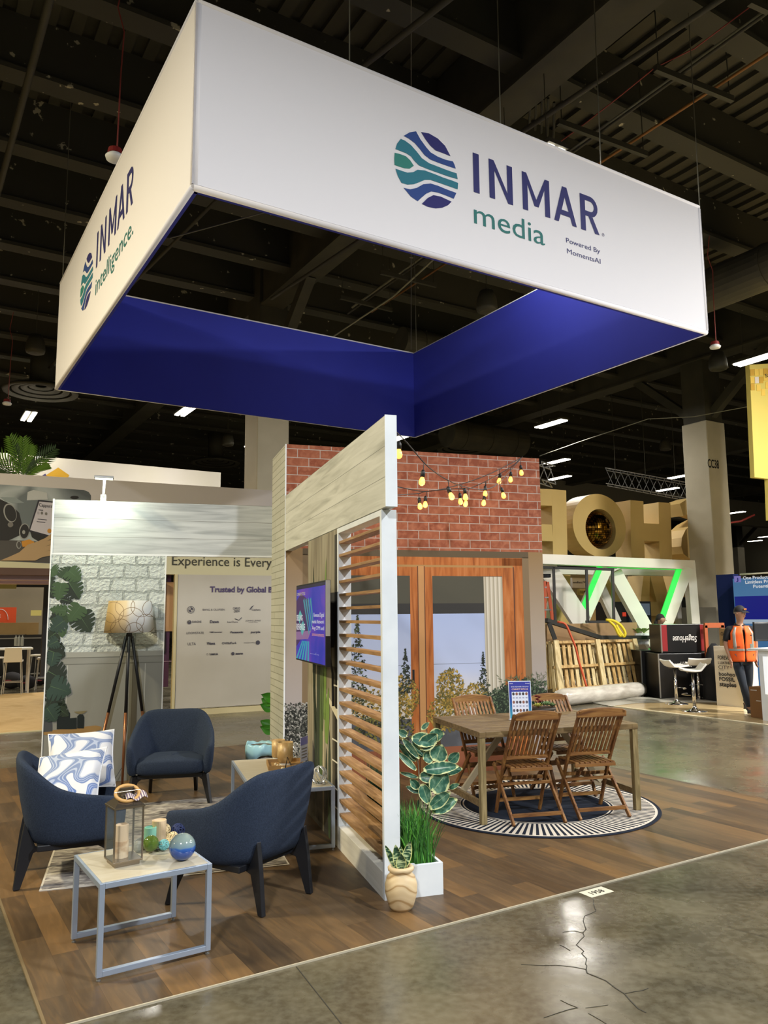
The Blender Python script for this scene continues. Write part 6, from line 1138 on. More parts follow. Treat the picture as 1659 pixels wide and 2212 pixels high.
def gdisc(x, y, r, m=M_ink, rin=0):
    c = gl(*zb5(x, y)); e = gl(*zb5(x+r, y)); R_ = e[0]-c[0]; mb = MB()
    n = 24; 
    if rin: mb.add([(c[0]-xl+q*R_*math.cos(2*PI*i/n), -.009, c[1]+q*R_*math.sin(2*PI*i/n)) for q in (1, rin) for i in range(n)], [(i, (i+1) % n, n+(i+1) % n, n+i) for i in range(n)])
    else: mb.add([(c[0]-xl+R_*math.cos(2*PI*i/n), -.009, c[1]+R_*math.sin(2*PI*i/n)) for i in range(n)], [tuple(range(n))])
    part('logo_mark', mb, m, lw)
gdisc(420, 798, 46, rin=.88); gdisc(420, 798, 30, rin=.85); gdisc(400, 955, 26); gdisc(392, 948, 15, M_lf); gdisc(1262, 1210, 26); gdisc(948, 1350, 20); gdisc(625, 1358, 12, rin=.8)
for s_ in (0, PI): c = gl(*zb5(420, 798)); part('logo_mark', MB().add([(c[0]-xl, -.0095, c[1])]+[(c[0]-xl+.042*math.cos(s_+PI/2*i/6), -.0095, c[1]+.042*math.sin(s_+PI/2*i/6)) for i in range(7)], [tuple(range(8))]), M_ink, lw)
c = gl(*zb5(1180, 800)); part('logo_mark', MB().add([(c[0]-xl-.04, -.009, c[1]), (c[0]-xl, -.009, c[1]+.06), (c[0]-xl+.05, -.009, c[1]+.09), (c[0]-xl-.01, -.009, c[1]+.01)], [(0, 1, 2, 3)]), M_ink, lw)
c = gl(*zb5(1025, 930)); part('logo_mark', MB().tube([(c[0]-xl-.08, -.009, c[1]+.03), (c[0]-xl, -.009, c[1]), (c[0]-xl+.05, -.009, c[1]+.05)], .006, 5), M_ink, lw)
c0_, c1_ = gl(*zb5(1438, 750)), gl(*zb5(1425, 1420)); part('fabric_seam', MB().box(c0_[0]-xl-.004, c0_[0]-xl, -.004, 0, c1_[1], c0_[1]), M_ink, lw)
# fascia of the same booth
fx0 = gl(-160, 1200)[0]; ftop = gl(0, 1022)[1]; fb = zh
fsc = thing('booth_fascia', 'long white booth fascia with a coffee advert photograph above the left stand', 'fascia', G.w(fx0, 0, 0), G.a)
part('fascia_panel', MB().box(0, 8.5, .0, .25, zh-.02, ftop), mat('fascia_white', 'd6cfca', .7), fsc); part('header_strip', MB().box(0, 8.5, -.0, .24, zt_, zh-.02), mat('header_cream', 'cdc7a4', .7), fsc)
for nm_, u in (('E', 0),):
    a = gl(371.5, 1220.6); b = gl(592, 1220.6); h_ = gl(371, 1199)[1]-a[1]; part('lettering', text('Experience is Everything', lambda q, r, d: (a[0]-fx0+q, -.008-d, a[1]+r), w=(b[0]-a[0])*1.22, h=h_, depth=.001), mat('ink_char', '38382f', .7), fsc)
# advert photograph (flat print)
zc = lambda x, y: (x*.1808, 940+y*.1808)
t = NT('photo_blur', .6, .3); t.col(t.ramp(t.noise(face2(t, 'xz'), .9, 2, .5), [(.3, '5c6264'), (.45, '8a9294'), (.55, 'b4bbbc'), (.65, '70787a')])); M_ph = t.m
def fpoly(name, pts, m, d, smooth=False):
    q = [gl(*zc(*p)) for p in pts]; n = len(q); part(name, MB().add([(a-fx0, -.003-.002*d, b) for a, b in q], [tuple(range(n))]), m, fsc)
fpoly('photo_print', [(-700, 560), (0, 590), (1000, 655), (1060, 680), (1085, 720), (1085, 1560), (0, 1500), (-700, 1460)], M_ph, 1)
ell = lambda cx, cy, rx, ry, n=28, rot=0: [(cx+rx*math.cos(a)*math.cos(rot)-ry*math.sin(a)*math.sin(rot), cy+rx*math.cos(a)*math.sin(rot)+ry*math.sin(a)*math.cos(rot)) for a in [2*PI*i/n for i in range(n)]]
C = lambda n, c: mat('photo_'+n, c, .6)
fpoly('photo_shape', [(-300, 760), (0, 765), (120, 820), (230, 930), (260, 1050), (230, 1200), (100, 1260), (-300, 1250)], C('black', '23211f'), 2); fpoly('photo_shape', [(-400, 1250), (340, 1260), (700, 1300), (700, 1535), (0, 1500), (-400, 1480)], C('dgrey', '4a4642'), 2)
fpoly('photo_shape', ell(120, 930, 75, 115, rot=-.3), C('chrome', '9a9a96'), 3); fpoly('photo_shape', ell(125, 932, 64, 102, rot=-.3), C('black', '23211f'), 4); fpoly('photo_shape', ell(290, 1150, 62, 95, rot=.1), C('chrome', '9a9a96'), 3); fpoly('photo_shape', ell(292, 1150, 52, 84, rot=.1), C('black', '23211f'), 4); fpoly('photo_shape', ell(283, 1160, 18, 24), C('chrome', '9a9a96'), 5); fpoly('photo_shape', ell(125, 1070, 34, 32), C('mid', '77736e'), 5)
fpoly('photo_shape', [(0, 740), (180, 745), (290, 810), (160, 815), (60, 790)], C('pale', '8c9696'), 3); fpoly('photo_shape', [(330, 680), (400, 655), (560, 690), (570, 770), (320, 780)], C('white', 'c2c4c2'), 3); fpoly('photo_shape', ell(890, 745, 50, 20), C('black', '23211f'), 3)
fpoly('photo_tablet', [(455, 775), (700, 800), (650, 1240), (340, 1150)], C('tabl', '2b2730'), 5); fpoly('photo_tablet_screen', [(470, 795), (700, 815), (650, 1215), (360, 1135)], C('tabs', 'c9c4cc'), 6)
fpoly('photo_shape', [(360, 1150), (600, 1230), (560, 1260), (460, 1270), (380, 1220)], C('black', '23211f'), 7); fpoly('photo_knob', [(255, 1270), (350, 1245), (410, 1275), (390, 1330), (270, 1335)], C('orange', 'c98a2c'), 6); fpoly('photo_shape', ell(225, 1310, 30, 48), C('chrome', '9a9a96'), 5); fpoly('photo_shape', ell(227, 1310, 22, 38), C('dgrey', '4a4642'), 6); fpoly('photo_button', ell(590, 1145, 26, 26), C('orange', 'c98a2c'), 8)
M_hand = C('skin', 'b3956c'); fpoly('photo_hand', [(0, 1500), (120, 1450), (230, 1400), (330, 1310), (450, 1270), (540, 1230), (640, 1160), (640, 1230), (560, 1265), (660, 1235), (660, 1290), (540, 1330), (660, 1300), (660, 1360), (540, 1390), (640, 1370), (600, 1440), (500, 1460), (420, 1500), (300, 1500)], M_hand, 8)
a = gl(*zc(465, 850)); b = gl(*zc(680, 870)); h_ = .06; part('lettering', text('Cappuccino', lambda q, r, d: (a[0]-fx0+q, -.02-d, a[1]-q*.09+r), w=b[0]-a[0], h=h_, depth=.001), M_black, fsc)
for (x, y, w_, h_) in ((460, 890, 55, 8), (450, 1000, 110, 7), (440, 1030, 100, 7)): fpoly('photo_line', [(x, y), (x+w_, y+w_*.1), (x+w_-2, y+h_+w_*.1), (x-2, y+h_)], M_ink, 8)
for x, y in ((455, 930), (500, 932), (550, 940)): fpoly('photo_icon', ell(x, y, 14, 18), C('mid', '77736e') if x != 455 else C('pale2', 'b0acb4'), 8)
# purple strip, door and tan floor behind, between the printed wall and the logo wall
pq_ = gbox('purple_panel', 'purple exhibit panel glimpsed between the printed brick wall and the logo wall', 'wall panel', gl(335, 1400)[0], xl-.08, .25, .35, .5, zt_+.1, mat('purple_wall', '5b3a5c', .7)); 
part('wood_trim', MB().box(.52, .60, -.03, 0, 0, 2.7), mat('tan_trim', 'c49a70', .6), pq_); part('wood_panel', MB().box(.18, .42, -.03, 0, 1.0, 1.9), MATS['tan_trim'], pq_); part('dark_strip', MB().box(.1, .22, -.03, 0, .6, 2.2), M_black, pq_); part('purple_line', MB().box(0, .6, -.012, 0, .45, .465), mat('lilac_line', 'a88aa8', .6), pq_)
# second, higher white wall with a yellow mark
yS2 = S.l(atd(300, 1010, 24)).y; a = S.onY(-200, 950, yS2); b = S.onY(477, 1021, yS2)
w2_ = thing('high_wall', 'plain white booth wall standing high behind the fascia, with a yellow diamond', 'wall panel', S.w(a.x, yS2, 0), S.a); part('wall_face', MB().box(0, b.x-a.x, 0, .3, 3.4, b.z), mat('wall_cream', 'cbc5b2', .7, noise=(.5, 'd3cdc4', .3, .7)), w2_)
dq = [S.onY(*zc(x, y), yS2) for x, y in ((545, 480), (695, 388), (828, 480), (800, 520), (600, 520))]; part('yellow_diamond', MB().add([(p.x-a.x, -.02, p.z) for p in dq], [tuple(range(5))]), mat('diamond_yellow', 'c99a1e', .7), w2_)
dq = [S.onY(*zc(x, y), yS2) for x, y in ((480, 500), (540, 460), (560, 490), (520, 520))]; part('purple_mark', MB().add([(p.x-a.x, -.02, p.z) for p in dq], [tuple(range(4))]), M_pur, w2_)
# palm above the fascia
pc = atd(50, 1030, 16.2); pt_ = thing('palm', 'green potted palm rising above the white fascia at far left', 'plant', pc - Vector((0, 0, 1.2))); M_pf = [mat('palm_a', '5f8a2a', .5), mat('palm_b', '2c4a24', .5)]
part('trunk', MB().tube([(0, 0, 0), (.02, 0, 1.2)], .03, 8), M_stem, pt_)
def frond(tip, k, bend=.15):
    p = atd(*tip, 16.2)-pt_.location; o_ = Vector((0, 0, 1.15)); mid = (o_+p)/2+Vector((0, 0, bend)); sp_ = bez(o_, mid, p, 14); mb = MB(); mb.tube(sp_, .008, 5)
    for i in range(2, 15):
        d = (sp_[i]-sp_[i-1]).normalized(); s_ = d.cross(Vector((0, 1, 0))).normalized(); L = .34*(1-abs(i/15-.45))*(1.0 if i < 13 else .7)
        for sg_ in (-1, 1): leaf_mb(mb, sp_[i], d*1.0+s_*sg_*1.0, (0, -1, 0), L, .035, .1, 4)
    part('frond', mb, M_pf[k], pt_)
for tip, k, b_ in (((22, 945), 0, .15), ((50, 948), 0, .1), ((63, 965), 0, .1), ((-25, 985), 0, .25), ((-20, 1010), 1, .2), ((118, 970), 1, .1), ((100, 1000), 0, .15), ((35, 965), 1, .05), ((75, 1005), 1, .1)): frond(tip, k, b_)
# stand interior at far left
flx = at(0, 1584); solo('floor', MB().box(-8, 1.6, 0, 7, 0, .006), mat('tan_carpet', 'b8975f', .8, noise=(5, 'c4a570', .3, .7)), None, None, at(95, 1578), R(28), kind='structure'); solo('trim_3', MB().box(-8, 1.6, -.06, 0, 0, .012), mat('carpet_edge', 'b3aa84', .6), None, None, at(95, 1578), R(28), kind='structure')
H_ = Fr(at(95, 1578), 28)
def hbx(name, label, cat, u0, v0, u1, v1, y, th, m, base=None, pn='panel', **k):
    a, b = H_.onY(u0, v0, y), H_.onY(u1, v0, y); a.z = H_.onY(u0, v1, y).z; z0 = a.z if base is None else base; t = thing(name, label, cat, H_.w(a.x, y, z0), H_.a, k.get('group')); part(pn, MB().box(0, b.x-a.x, 0, th, 0, b.z-z0), m, t); return t, b.x-a.x, b.z-z0
hbx('backdrop_wall', 'pale partition wall at the back of the far left stand', 'wall panel', -60, 1258, 130, 1460, 13, .1, mat('beige_part', 'a89c84', .8, noise=(.5, '958a74', .35, .6)), 0)
hbx('pink_canopy', 'pale pink strip light canopy under the left fascia', 'canopy', -160, 1240, 330, 1250, .7, .4, mat('canopy_pink', 'b39aa4', .6)); hbx('pink_canopy', 'second thinner pink canopy strip below the first', 'canopy', -160, 1252, 330, 1259, 1.2, .3, mat('canopy_pink2', 'c4aab0', .6)); hbx('brown_soffit', 'dark brown soffit strip directly under the left fascia', 'fascia', -160, 1232, 330, 1239, .5, .4, mat('soffit_brown', '5a4238', .7))
hbx('olive_strip', 'olive banner strip under the pink canopy at the left edge', 'banner', -60, 1260, 36, 1271, 2.0, .1, mat('olive', '8c8348', .7)); hbx('dark_drape', 'black drape edge beside the printed brick wall', 'drape', 36, 1258, 105, 1268, 2.2, .1, M_black)
hbx('dark_post', 'black stand post just left of the printed brick wall', 'post', 97, 1262, 112, 1460, 2.2, .2, mat('post_black', '1a1a1c', .7))
o, w_, h_ = hbx('orange_sign', 'square orange sign with a thin white circle at the left edge', 'sign', -40, 1312, 36, 1346, 11.0, .1, mat('orange_red', 'c9481f', .6, emit='c9481f', es=.25)); mb = MB(); cx, cz, rr = w_*.55, h_*.2, h_*.75
part('circle_mark', MB().tube([(cx+rr*.6*math.cos(a), -.01, cz+rr*.9*math.sin(a)) for a in [PI*i/16 for i in range(17)]], .008, 5), M_white, o); part('lettering', text('E', lambda a, b, d: (w_*.5+a, -.01-d, h_*.35+b), h=h_*.22), M_white, o)
hbx('yellow_screen', 'small glowing yellow screen beyond the orange sign', 'screen', 67, 1318, 90, 1330, 11.2, .05, mat('yel_glow', '000000', emit='e8d070', es=.8))
M_cb2 = mat('box_kraft2', '9a8052', .8, noise=(2, '8a7048', .3, .7))
for i, (u0, u1) in enumerate(((-20, 8), (8, 58), (58, 84))): hbx('cardboard_box', ('large brown box at the left edge of the far counter', 'wide brown cardboard box in the middle of the far counter', 'brown cardboard box at the right of the far counter')[i], 'box', u0, 1345, u1, 1371, 10.2, .5, M_cb2)
o, w_, h_ = hbx('bar_counter', 'long black counter carrying the cardboard boxes at far left', 'counter', -60, 1371, 95, 1470, 10.0, .7, mat('counter_black', '1a1a1b', .3), 0); part('steel_edge', MB().box(0, w_, -.02, 0, h_-.10, h_-.07), M_steel, o)
for i, u in enumerate((34, 41, 48)):
    c = H_.onY(u, 1390, 5.2); solo('water_bottle', MB().lathe([(.032, 0), (.034, .02), (.034, .17), (.012, .2), (.012, .225)], 12), mat('bottle_plastic', 'd4dce0', .1, trans=.6), 'clear plastic water bottle, ' + ('left', 'middle', 'right')[i] + ' of three on the white table', 'bottle', H_.w(c.x, 5.2, c.z-.05), group='water bottles')
# high chairs and table
M_hc = mat('chair_cream', 'e4ddd0', .5); M_ht = mat('chair_tube', 'c9c5be', .3, .5)
def hchair():
    t = thing('high_chair', 'x', 'bar chair', group='cream high chairs'); 
    for sx in (-1, 1):
        for sy in (-1, 1): part('leg', MB().tube([(sx*.16, sy*.16, .74), (sx*.21, sy*.21, 0)], .011, 7), M_ht, t)
        part('foot_rail', MB().tube([(sx*.19, -.19, .28), (sx*.19, .19, .28)], .008, 6), M_ht, t); part('foot_rail', MB().tube([(-.19, sx*.19, .28), (.19, sx*.19, .28)], .008, 6), M_ht, t)
    part('seat', MB().box(-.2, .2, -.19, .2, .74, .79), M_hc, t, bev=.015); part('backrest', MB().add([(-.2, -.2, .74), (.2, -.2, .74), (.18, -.24, 1.08), (-.18, -.24, 1.08), (-.2, -.16, .74), (.2, -.16, .74), (.18, -.20, 1.08), (-.18, -.20, 1.08)], [(0, 1, 2, 3), (4, 7, 6, 5), (0, 4, 5, 1), (1, 5, 6, 2), (2, 6, 7, 3), (3, 7, 4, 0)]), M_hc, t, bev=.01); return t
hc0 = hchair(); hc0.location = at(26, 1500); hc0.location.z = .006; hc0.rotation_euler = (0, 0, R(20)); hc0['label'] = 'cream high chair with its broad back to the camera, at far left'
for (u, v), rz, lb in (((84, 1478), 95, 'cream high chair turned sideways, right of the table'), ((96, 1490), 110, 'cream high chair half hidden by the printed brick wall'), ((-18, 1488), -30, 'cream high chair cut by the left edge')): c = at(u, v); c.z = .006; dup(hc0, c, R(rz), lb)
c = at(30, 1497); c.z = .006; tt_ = thing('high_table', 'white high table carrying bottles at far left', 'table', c, R(28)); part('table_top', MB().box(-.9, .35, -.35, .35, 1.02, 1.06), M_white, tt_)
for x, y in ((-.8, -.3), (.28, -.3), (.28, .3), (-.8, .3)): part('leg', MB().box(x-.02, x+.02, y-.02, y+.02, 0, 1.02), M_ht, tt_)
for u, v, s_, lb in ((57, 1490, .22, 'black and red duffel bag on the floor by the high chairs'), (24, 1488, .26, 'dark rucksack on the floor under the high table'), (88, 1480, .15, 'small black bag at the foot of the far counter')):
    c = at(u, v); c.z = .006; t_ = thing('bag', lb, 'bag', c); part('bag_body', MB().sphere((0, 0, s_*.8), s_, 16, 10, (1.1, .8, .8)), mat('bag_black', '1d1a1c', .8), t_, smooth=True); part('red_panel', MB().sphere((0, -.06, s_*.8), s_*.6, 12, 8, (1.0, 1.15, .3)), mat('bag_red', '6b1f22', .8), t_, smooth=True)
# ================================================================= people
def skin_mesh(name, joints, edges, root, m, parent, sub=2, label=None):
    """joints: {name: (pos, rx, ry)}"""
    ks = list(joints); me = D.meshes.new(name); me.from_pydata([joints[k][0] for k in ks], [(ks.index(a), ks.index(b)) for a, b in edges], [])
    o = D.objects.new(name, me); COL.objects.link(o); md = o.modifiers.new('skin', 'SKIN'); md.use_smooth_shade = True
    if not me.skin_vertices: bm = bmesh.new(); bm.from_mesh(me); bm.verts.layers.skin.verify(); bm.to_mesh(me); bm.free()
    for i, k in enumerate(ks): me.skin_vertices[0].data[i].radius = (joints[k][1], joints[k][2]); me.skin_vertices[0].data[i].use_root = (k == root)
    md2 = o.modifiers.new('sub', 'SUBSURF'); md2.levels = sub; md2.render_levels = sub
    bpy.context.view_layer.update(); ev = o.evaluated_get(bpy.context.evaluated_depsgraph_get()); nm = D.meshes.new_from_object(ev); D.objects.remove(o); D.meshes.remove(me)
    nm.materials.clear(); nm.materials.append(m); nm.polygons.foreach_set('use_smooth', [True]*len(nm.polygons)); nm.name = name
    r = D.objects.new(name, nm); COL.objects.link(r); r.parent = parent
    if label: r['label'] = label
    return r
def lerp(a, b, t_): return tuple(a[i]+(b[i]-a[i])*t_ for i in range(3))
def person(name_loc, rz, label, J, hs=1.0, cap=None, vest=False, shirt='101014', trousers='2c3440', hair='2a2420', skin='b98a6a', longhair=False, sleeve=.45, group=None, beard=False):
    """J: joint positions in local metres, x right seen from the front (facing -y)"""
    t = thing('person', label, 'person', name_loc, rz); MS = mat('skin_'+skin, skin, .55)
    sk = {}; ed = []
    def a(k, p, r, r2=None): sk[k] = (p, r, r2 or r)
    a('pel', J['pel'], .12, .10); a('waist', J['waist'], .12, .095); a('chest', J['chest'], .15, .10); a('neckb', J['neckb'], .06, .06); a('neck', J['neck'], .052, .055); ed += [('pel', 'waist'), ('waist', 'chest'), ('chest', 'neckb'), ('neckb', 'neck')]
    hc = J['head']; a('jaw', lerp(J['neck'], hc, .58), .080, .090); a('head', hc, .098, .112); a('crown', (hc[0], hc[1]+.012, hc[2]+.07), .085, .098); ed += [('neck', 'jaw'), ('jaw', 'head'), ('head', 'crown')]
    for s_ in 'LR':
        sh, el, wr, hp, kn, an, to = (J[k+s_] for k in ('sh', 'el', 'wr', 'hp', 'kn', 'an', 'to'))
        a('sh'+s_, sh, .056); a('el'+s_, el, .040); a('fa'+s_, lerp(el, wr, .35), .038); a('wr'+s_, wr, .025, .022); ed += [('chest', 'sh'+s_), ('sh'+s_, 'el'+s_), ('el'+s_, 'fa'+s_), ('fa'+s_, 'wr'+s_)]
        d = Vector(wr)-Vector(el); d.normalize(); side = Vector((0, -1, 0)) if abs(d.y) < .7 else Vector((1, 0, 0)); nrm = d.cross(side).normalized(); pm = Vector(wr)+d*.055; a('pm'+s_, tuple(pm), .036, .016); ed.append(('wr'+s_, 'pm'+s_))
        for i, (of, L) in enumerate(((-.027, .062), (-.009, .075), (.009, .07), (.027, .055))):
            k1 = pm+side*of+d*.035; k2 = k1+d*L*.5+nrm*.008*(1 if s_ == 'L' else -1); k3 = k2+d*L*.45+nrm*.022*(1 if s_ == 'L' else -1); a(f'f{i}a'+s_, tuple(k1), .0095); a(f'f{i}b'+s_, tuple(k2), .0088); a(f'f{i}c'+s_, tuple(k3), .0075); ed += [('pm'+s_, f'f{i}a'+s_), (f'f{i}a'+s_, f'f{i}b'+s_), (f'f{i}b'+s_, f'f{i}c'+s_)]
        k1 = Vector(wr)+d*.03+side*.04; k2 = k1+d*.035+side*.016; a('ta'+s_, tuple(k1), .012); a('tb'+s_, tuple(k2), .0095); ed += [('wr'+s_, 'ta'+s_), ('ta'+s_, 'tb'+s_)]
        a('hp'+s_, hp, .085); a('th'+s_, lerp(hp, kn, .4), .078); a('kn'+s_, kn, .054); a('cf'+s_, lerp(kn, an, .35), .052); a('an'+s_, an, .034); a('ba'+s_, lerp(an, to, .6), .036, .03); a('to'+s_, to, .03, .02); ed += [('pel', 'hp'+s_), ('hp'+s_, 'th'+s_), ('th'+s_, 'kn'+s_), ('kn'+s_, 'cf'+s_), ('cf'+s_, 'an'+s_), ('an'+s_, 'ba'+s_), ('ba'+s_, 'to'+s_)]
    skin_mesh('body', sk, ed, 'pel', MS, t)
    # clothes: slightly larger shells following the same joints
    sj = {k: (sk[k][0], sk[k][1]*1.0+.018, sk[k][2]+.018) for k in ('pel', 'waist', 'chest')}; sj['neckb'] = (lerp(J['chest'], J['neckb'], .8), .075, .075); se = [('pel', 'waist'), ('waist', 'chest'), ('chest', 'neckb')]
    for s_ in 'LR': sj['sh'+s_] = (J['sh'+s_], .072, .072); sj['sl'+s_] = (lerp(J['sh'+s_], J['el'+s_], sleeve*2), .062, .062); se += [('chest', 'sh'+s_), ('sh'+s_, 'sl'+s_)]
    skin_mesh('shirt', sj, se, 'pel', mat('cloth_'+shirt, shirt, .85), t)
    tj = {'pel': (J['pel'], .135, .115)}; te = []
    for s_ in 'LR':
        tj['hp'+s_] = (J['hp'+s_], .09, .09); tj['th'+s_] = (lerp(J['hp'+s_], J['kn'+s_], .45), .09, .09); tj['kn'+s_] = (J['kn'+s_], .068, .068); tj['cf'+s_] = (lerp(J['kn'+s_], J['an'+s_], .5), .064, .064); tj['an'+s_] = (lerp(J['kn'+s_], J['an'+s_], .98), .052, .052); te += [('pel', 'hp'+s_), ('hp'+s_, 'th'+s_), ('th'+s_, 'kn'+s_), ('kn'+s_, 'cf'+s_), ('cf'+s_, 'an'+s_)]
        a_, b_ = Vector(J['an'+s_]), Vector(J['to'+s_]); skin_mesh('shoe', {'h': (tuple(a_+Vector((0, .03, -.035))), .045, .045), 'm': (tuple(a_.lerp(b_, .5)+Vector((0, 0, -.012))), .047, .042), 't': (tuple(b_), .042, .03), 'c': (tuple(a_), .046, .046)}, [('c', 'h'), ('h', 'm'), ('m', 't')], 'h', mat('shoe_dark', '35353d', .6), t)
    skin_mesh('trousers', tj, te, 'pel', mat('cloth_'+trousers, trousers, .85), t)
    # face
    fy = -1; hx, hy, hz = hc; yw = J.get('turn', 0); F_ = Vector((math.sin(yw), -math.cos(yw), 0)); X_ = Vector((math.cos(yw), math.sin(yw), 0)); H = Vector(hc)
    mb = MB(); n0 = H+F_*.092+Vector((0, 0, .01)); mb.add([n0+X_*-.006, n0+X_*.006, n0+Vector((0, 0, -.04))+X_*.014, n0+Vector((0, 0, -.04))-X_*.014, n0+F_*.024+Vector((0, 0, -.033))], [(0, 1, 4), (1, 2, 4), (2, 3, 4), (3, 0, 4)]); part('nose', mb, MS, t, smooth=True)
    for s_ in (-1, 1):
        part('eye', MB().sphere(H+F_*.084+X_*(.03*s_)+Vector((0, 0, .008)), .010, 10, 8), mat('eye_white', 'd8d4cc', .3), t, smooth=True); part('pupil', MB().sphere(H+F_*.0925+X_*(.03*s_)+Vector((0, 0, .008)), .004, 8, 6), M_black, t, smooth=True)
        part('eyebrow', MB().bar(H+F_*.093+X_*(.016*s_)+Vector((0, 0, .026)), H+F_*.086+X_*(.046*s_)+Vector((0, 0, .024)), .008, .006), mat('hair_'+hair, hair, .8), t)
        part('ear', MB().sphere(H+X_*(.083*s_)+Vector((0, 0, -.005)), .028, 10, 8, (.4, .7, 1.1)), MS, t, smooth=True)
    part('mouth', MB().bar(H+F_*.086-X_*.022+Vector((0, 0, -.052)), H+F_*.086+X_*.022+Vector((0, 0, -.052)), .01, .008), mat('lips', '8c4a42', .6), t)
    MH = mat('hair_'+hair, hair, .85); mb = MB()
    mb.grid(lambda u, v: H+Vector((0, 0, .02))-F_*.018+(X_*math.cos(2*PI*u)*.085+F_*math.sin(2*PI*u)*-.098)*math.sin(PI*.5*v*1.12)+Vector((0, 0, .115*math.cos(PI*.5*v*1.12))), 24, 8, True); part('hair', mb, MH, t, smooth=True)
    if beard: part('beard', MB().grid(lambda u, v: H+F_*(.004+.094*math.sin(PI*(.1+.8*u)))+X_*(-.078*math.cos(PI*(.1+.8*u)))+Vector((0, 0, -.045-.05*v+.03*abs(2*u-1)**2*(1-v)))-F_*.02*v, 16, 5), mat('beard_grey', 'a09a90', .9), t, smooth=True, sol=.004)
    if longhair: part('ponytail', MB().tube([H-F_*.08+Vector((0, 0, .02)), H-F_*.12+Vector((0, 0, -.08)), H-F_*.10+Vector((0, 0, -.22))], [.04, .045, .02], 10), MH, t, smooth=True)
    if cap:
        part('cap', MB().grid(lambda u, v: H+Vector((0, 0, .03))-F_*.005+(X_*math.cos(2*PI*u)*.096+F_*math.sin(2*PI*u)*.108)*math.sin(PI*.5*v)+Vector((0, 0, .115*math.cos(PI*.5*v)+.0)), 28, 8, True), mat('cap_'+cap, cap, .8), t, smooth=True)
        part('cap_brim', MB().grid(lambda u, v: H+Vector((0, 0, .035-.02*v))+F_*(.09+.085*v*math.sin(PI*(.12+.76*u)))+X_*((u-.5)*.17), 12, 5), MATS['cap_'+cap], t, smooth=True, sol=.004)
        part('cap_badge', MB().box(-.035, .035, -.004, .004, -.012, .012), mat('badge_orange', 'c46a2a', .7), t).matrix_local = Matrix.Translation(H+F_*.104+Vector((0, 0, .075))) @ Matrix.Rotation(yw, 4, 'Z')
    if vest:
        c = Vector(J['chest']); w_ = Vector(J['waist']); p_ = Vector(J['pel']); OV = mat('vest_orange', 'f4621a', .7); GR = mat('vest_reflective', 'a6a39a', .35, .2)
        def vf(r0=0):
            def f(u, v):       # u: around from front opening, v: bottom..top
                g = .035+.10*max(0, v-.45)*1.6+(.05*(max(0, .12-v)/.12)); aa = -PI/2+g+(2*PI-2*g)*u; z = (p_.z-.09)*(1-v)+(c.z+.145)*v; ax_ = .215+.012*math.sin(PI*min(1, v*1.0))-.075*max(0, v-.8)/.2; ay_ = .168-.05*max(0, v-.8)/.2
                cx = w_.x+(c.x-w_.x)*v; cy = w_.y+(c.y-w_.y)*v
                hole = 1
                return (cx+(ax_+r0)*math.cos(aa), cy+(ay_+r0)*math.sin(aa), z)
            return f
        f = vf(); nu, nv = 48, 20; mb = MB(); vs = [f(i/nu, j/nv) for j in range(nv+1) for i in range(nu+1)]; fs = []
        for j in range(nv):
            for i in range(nu):
                u = (i+.5)/nu; v = (j+.5)/nv
                if v > .62 and (abs(u-.25) < .075 or abs(u-.75) < .075): continue
                fs.append((j*(nu+1)+i, j*(nu+1)+i+1, (j+1)*(nu+1)+i+1, (j+1)*(nu+1)+i))
        mb.add(vs, fs); part('vest', mb, OV, t, smooth=True, sol=.006)
        g = vf(.007)
        for u0, u1, v0, v1 in ((.0, 1, .30, .36), (.09, .13, .36, .97), (.87, .91, .36, .97)):
            part('reflective_stripe', MB().grid(lambda a, b: g(u0+(u1-u0)*a, v0+(v1-v0)*b), 40 if u1-u0 > .5 else 3, 10), GR, t, smooth=True, sol=.002)
        part('black_tab', MB().grid(lambda a, b: g(.07+.07*a, .72+.03*b), 3, 1), M_black, t, sol=.002); part('black_tab', MB().grid(lambda a, b: g(.86+.09*a, .40+.02*b), 3, 1), M_black, t, sol=.002); part('badge', MB().grid(lambda a, b: g(.06+.05*a, .38+.12*b), 3, 1), mat('badge_grey', '7a8078', .5), t, sol=.003)
        part('collar', MB().tube([Vector(J['neckb'])+Vector((.075*math.cos(a_), .06*math.sin(a_)-.01, -.01+.02*math.sin(a_))) for a_ in [-PI/2+.25+(2*PI-.5)*i/16 for i in range(17)]], .02, 8), MATS['cloth_'+shirt], t, smooth=True)
    return t
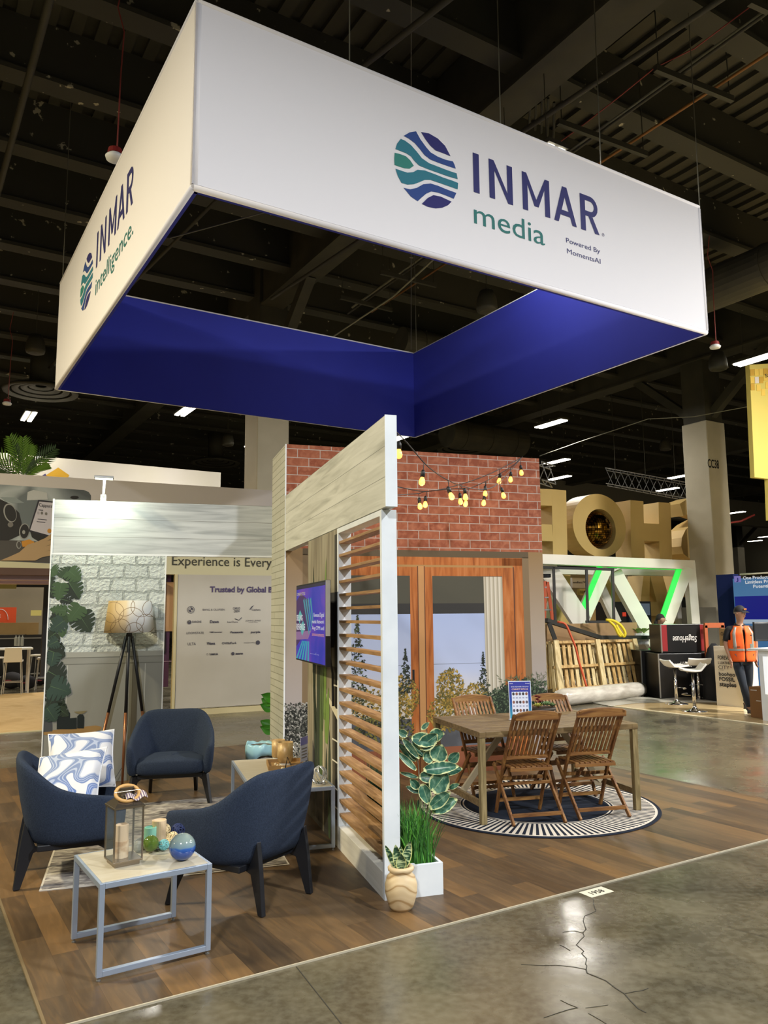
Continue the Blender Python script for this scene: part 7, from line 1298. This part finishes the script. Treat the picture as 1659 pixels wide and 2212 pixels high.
JW = dict(pel=(.0, 0, .98), waist=(0, 0, 1.12), chest=(0, .0, 1.36), neckb=(0, .01, 1.53), neck=(.005, -.0, 1.58), head=(.01, -.03, 1.72), turn=.55,
          shL=(-.205, .01, 1.47), elL=(-.255, .03, 1.18), wrL=(-.225, -.06, .93), shR=(.205, .01, 1.47), elR=(.27, .05, 1.19), wrR=(.245, .02, .94),
          hpL=(-.095, 0, .93), knL=(-.05, -.10, .52), anL=(.02, -.12, .095), toL=(.03, -.30, .03), hpR=(.095, 0, .93), knR=(.10, .02, .53), anR=(.09, .22, .14), toR=(.10, .08, .035))
pm_ = at(1611, 1541, .006); person(pm_, R(-4), 'person in an orange high-visibility vest and dark cap walking past the counter', JW, cap='1c1a1c', vest=True, shirt='16161a', trousers='2f3845', hair='8c7f70', skin='b08468')
JB = dict(JW); JB.update(head=(.02, -.08, 1.60), neck=(.0, -.02, 1.50), neckb=(0, .01, 1.46), chest=(0, 0, 1.30), shL=(-.18, .01, 1.40), shR=(.18, .01, 1.40), elL=(-.24, -.05, 1.12), elR=(.24, -.08, 1.14), wrL=(-.15, -.25, 1.0), wrR=(.15, -.28, 1.0), turn=.8, hpL=(-.09, 0, .90), hpR=(.09, 0, .90), pel=(0, 0, .95), waist=(0, 0, 1.08), knL=(-.1, -.03, .5), anL=(-.1, 0, .1), toL=(-.1, -.16, .03), knR=(.1, -.03, .5), anR=(.1, 0, .1), toR=(.1, -.16, .03))
c = atd(1430, 1500, 17.6); c.z = 0; person(c, R(25), 'person with dark tied hair and green jacket bending behind the road cases', JB, shirt='1f4038', trousers='1b1c20', hair='1c1614', skin='a07a60', longhair=True, sleeve=.49)
# ================================================================= camera, world, render look
cam = D.cameras.new('camera'); co_ = D.objects.new('camera', cam); COL.objects.link(co_); bpy.context.scene.camera = co_
cam.sensor_fit = 'HORIZONTAL'; cam.sensor_width = 36; cam.lens = F_PX/1659*36; cam.clip_end = 300
co_.matrix_world = Matrix(((CR.x, CU.x, -CF.x, 0), (CR.y, CU.y, -CF.y, 0), (CR.z, CU.z, -CF.z, CAMH), (0, 0, 0, 1)))
w = D.worlds.new('hall_ambient'); bpy.context.scene.world = w; w.use_nodes = True
bg = w.node_tree.nodes['Background']; bg.inputs[0].default_value = (1, .9, .74, 1); bg.inputs[1].default_value = .25
vs_ = bpy.context.scene.view_settings; vs_.view_transform = 'Standard'; vs_.look = 'None'; vs_.gamma = 1; vs_.exposure = -.75; vs_.use_curve_mapping = False
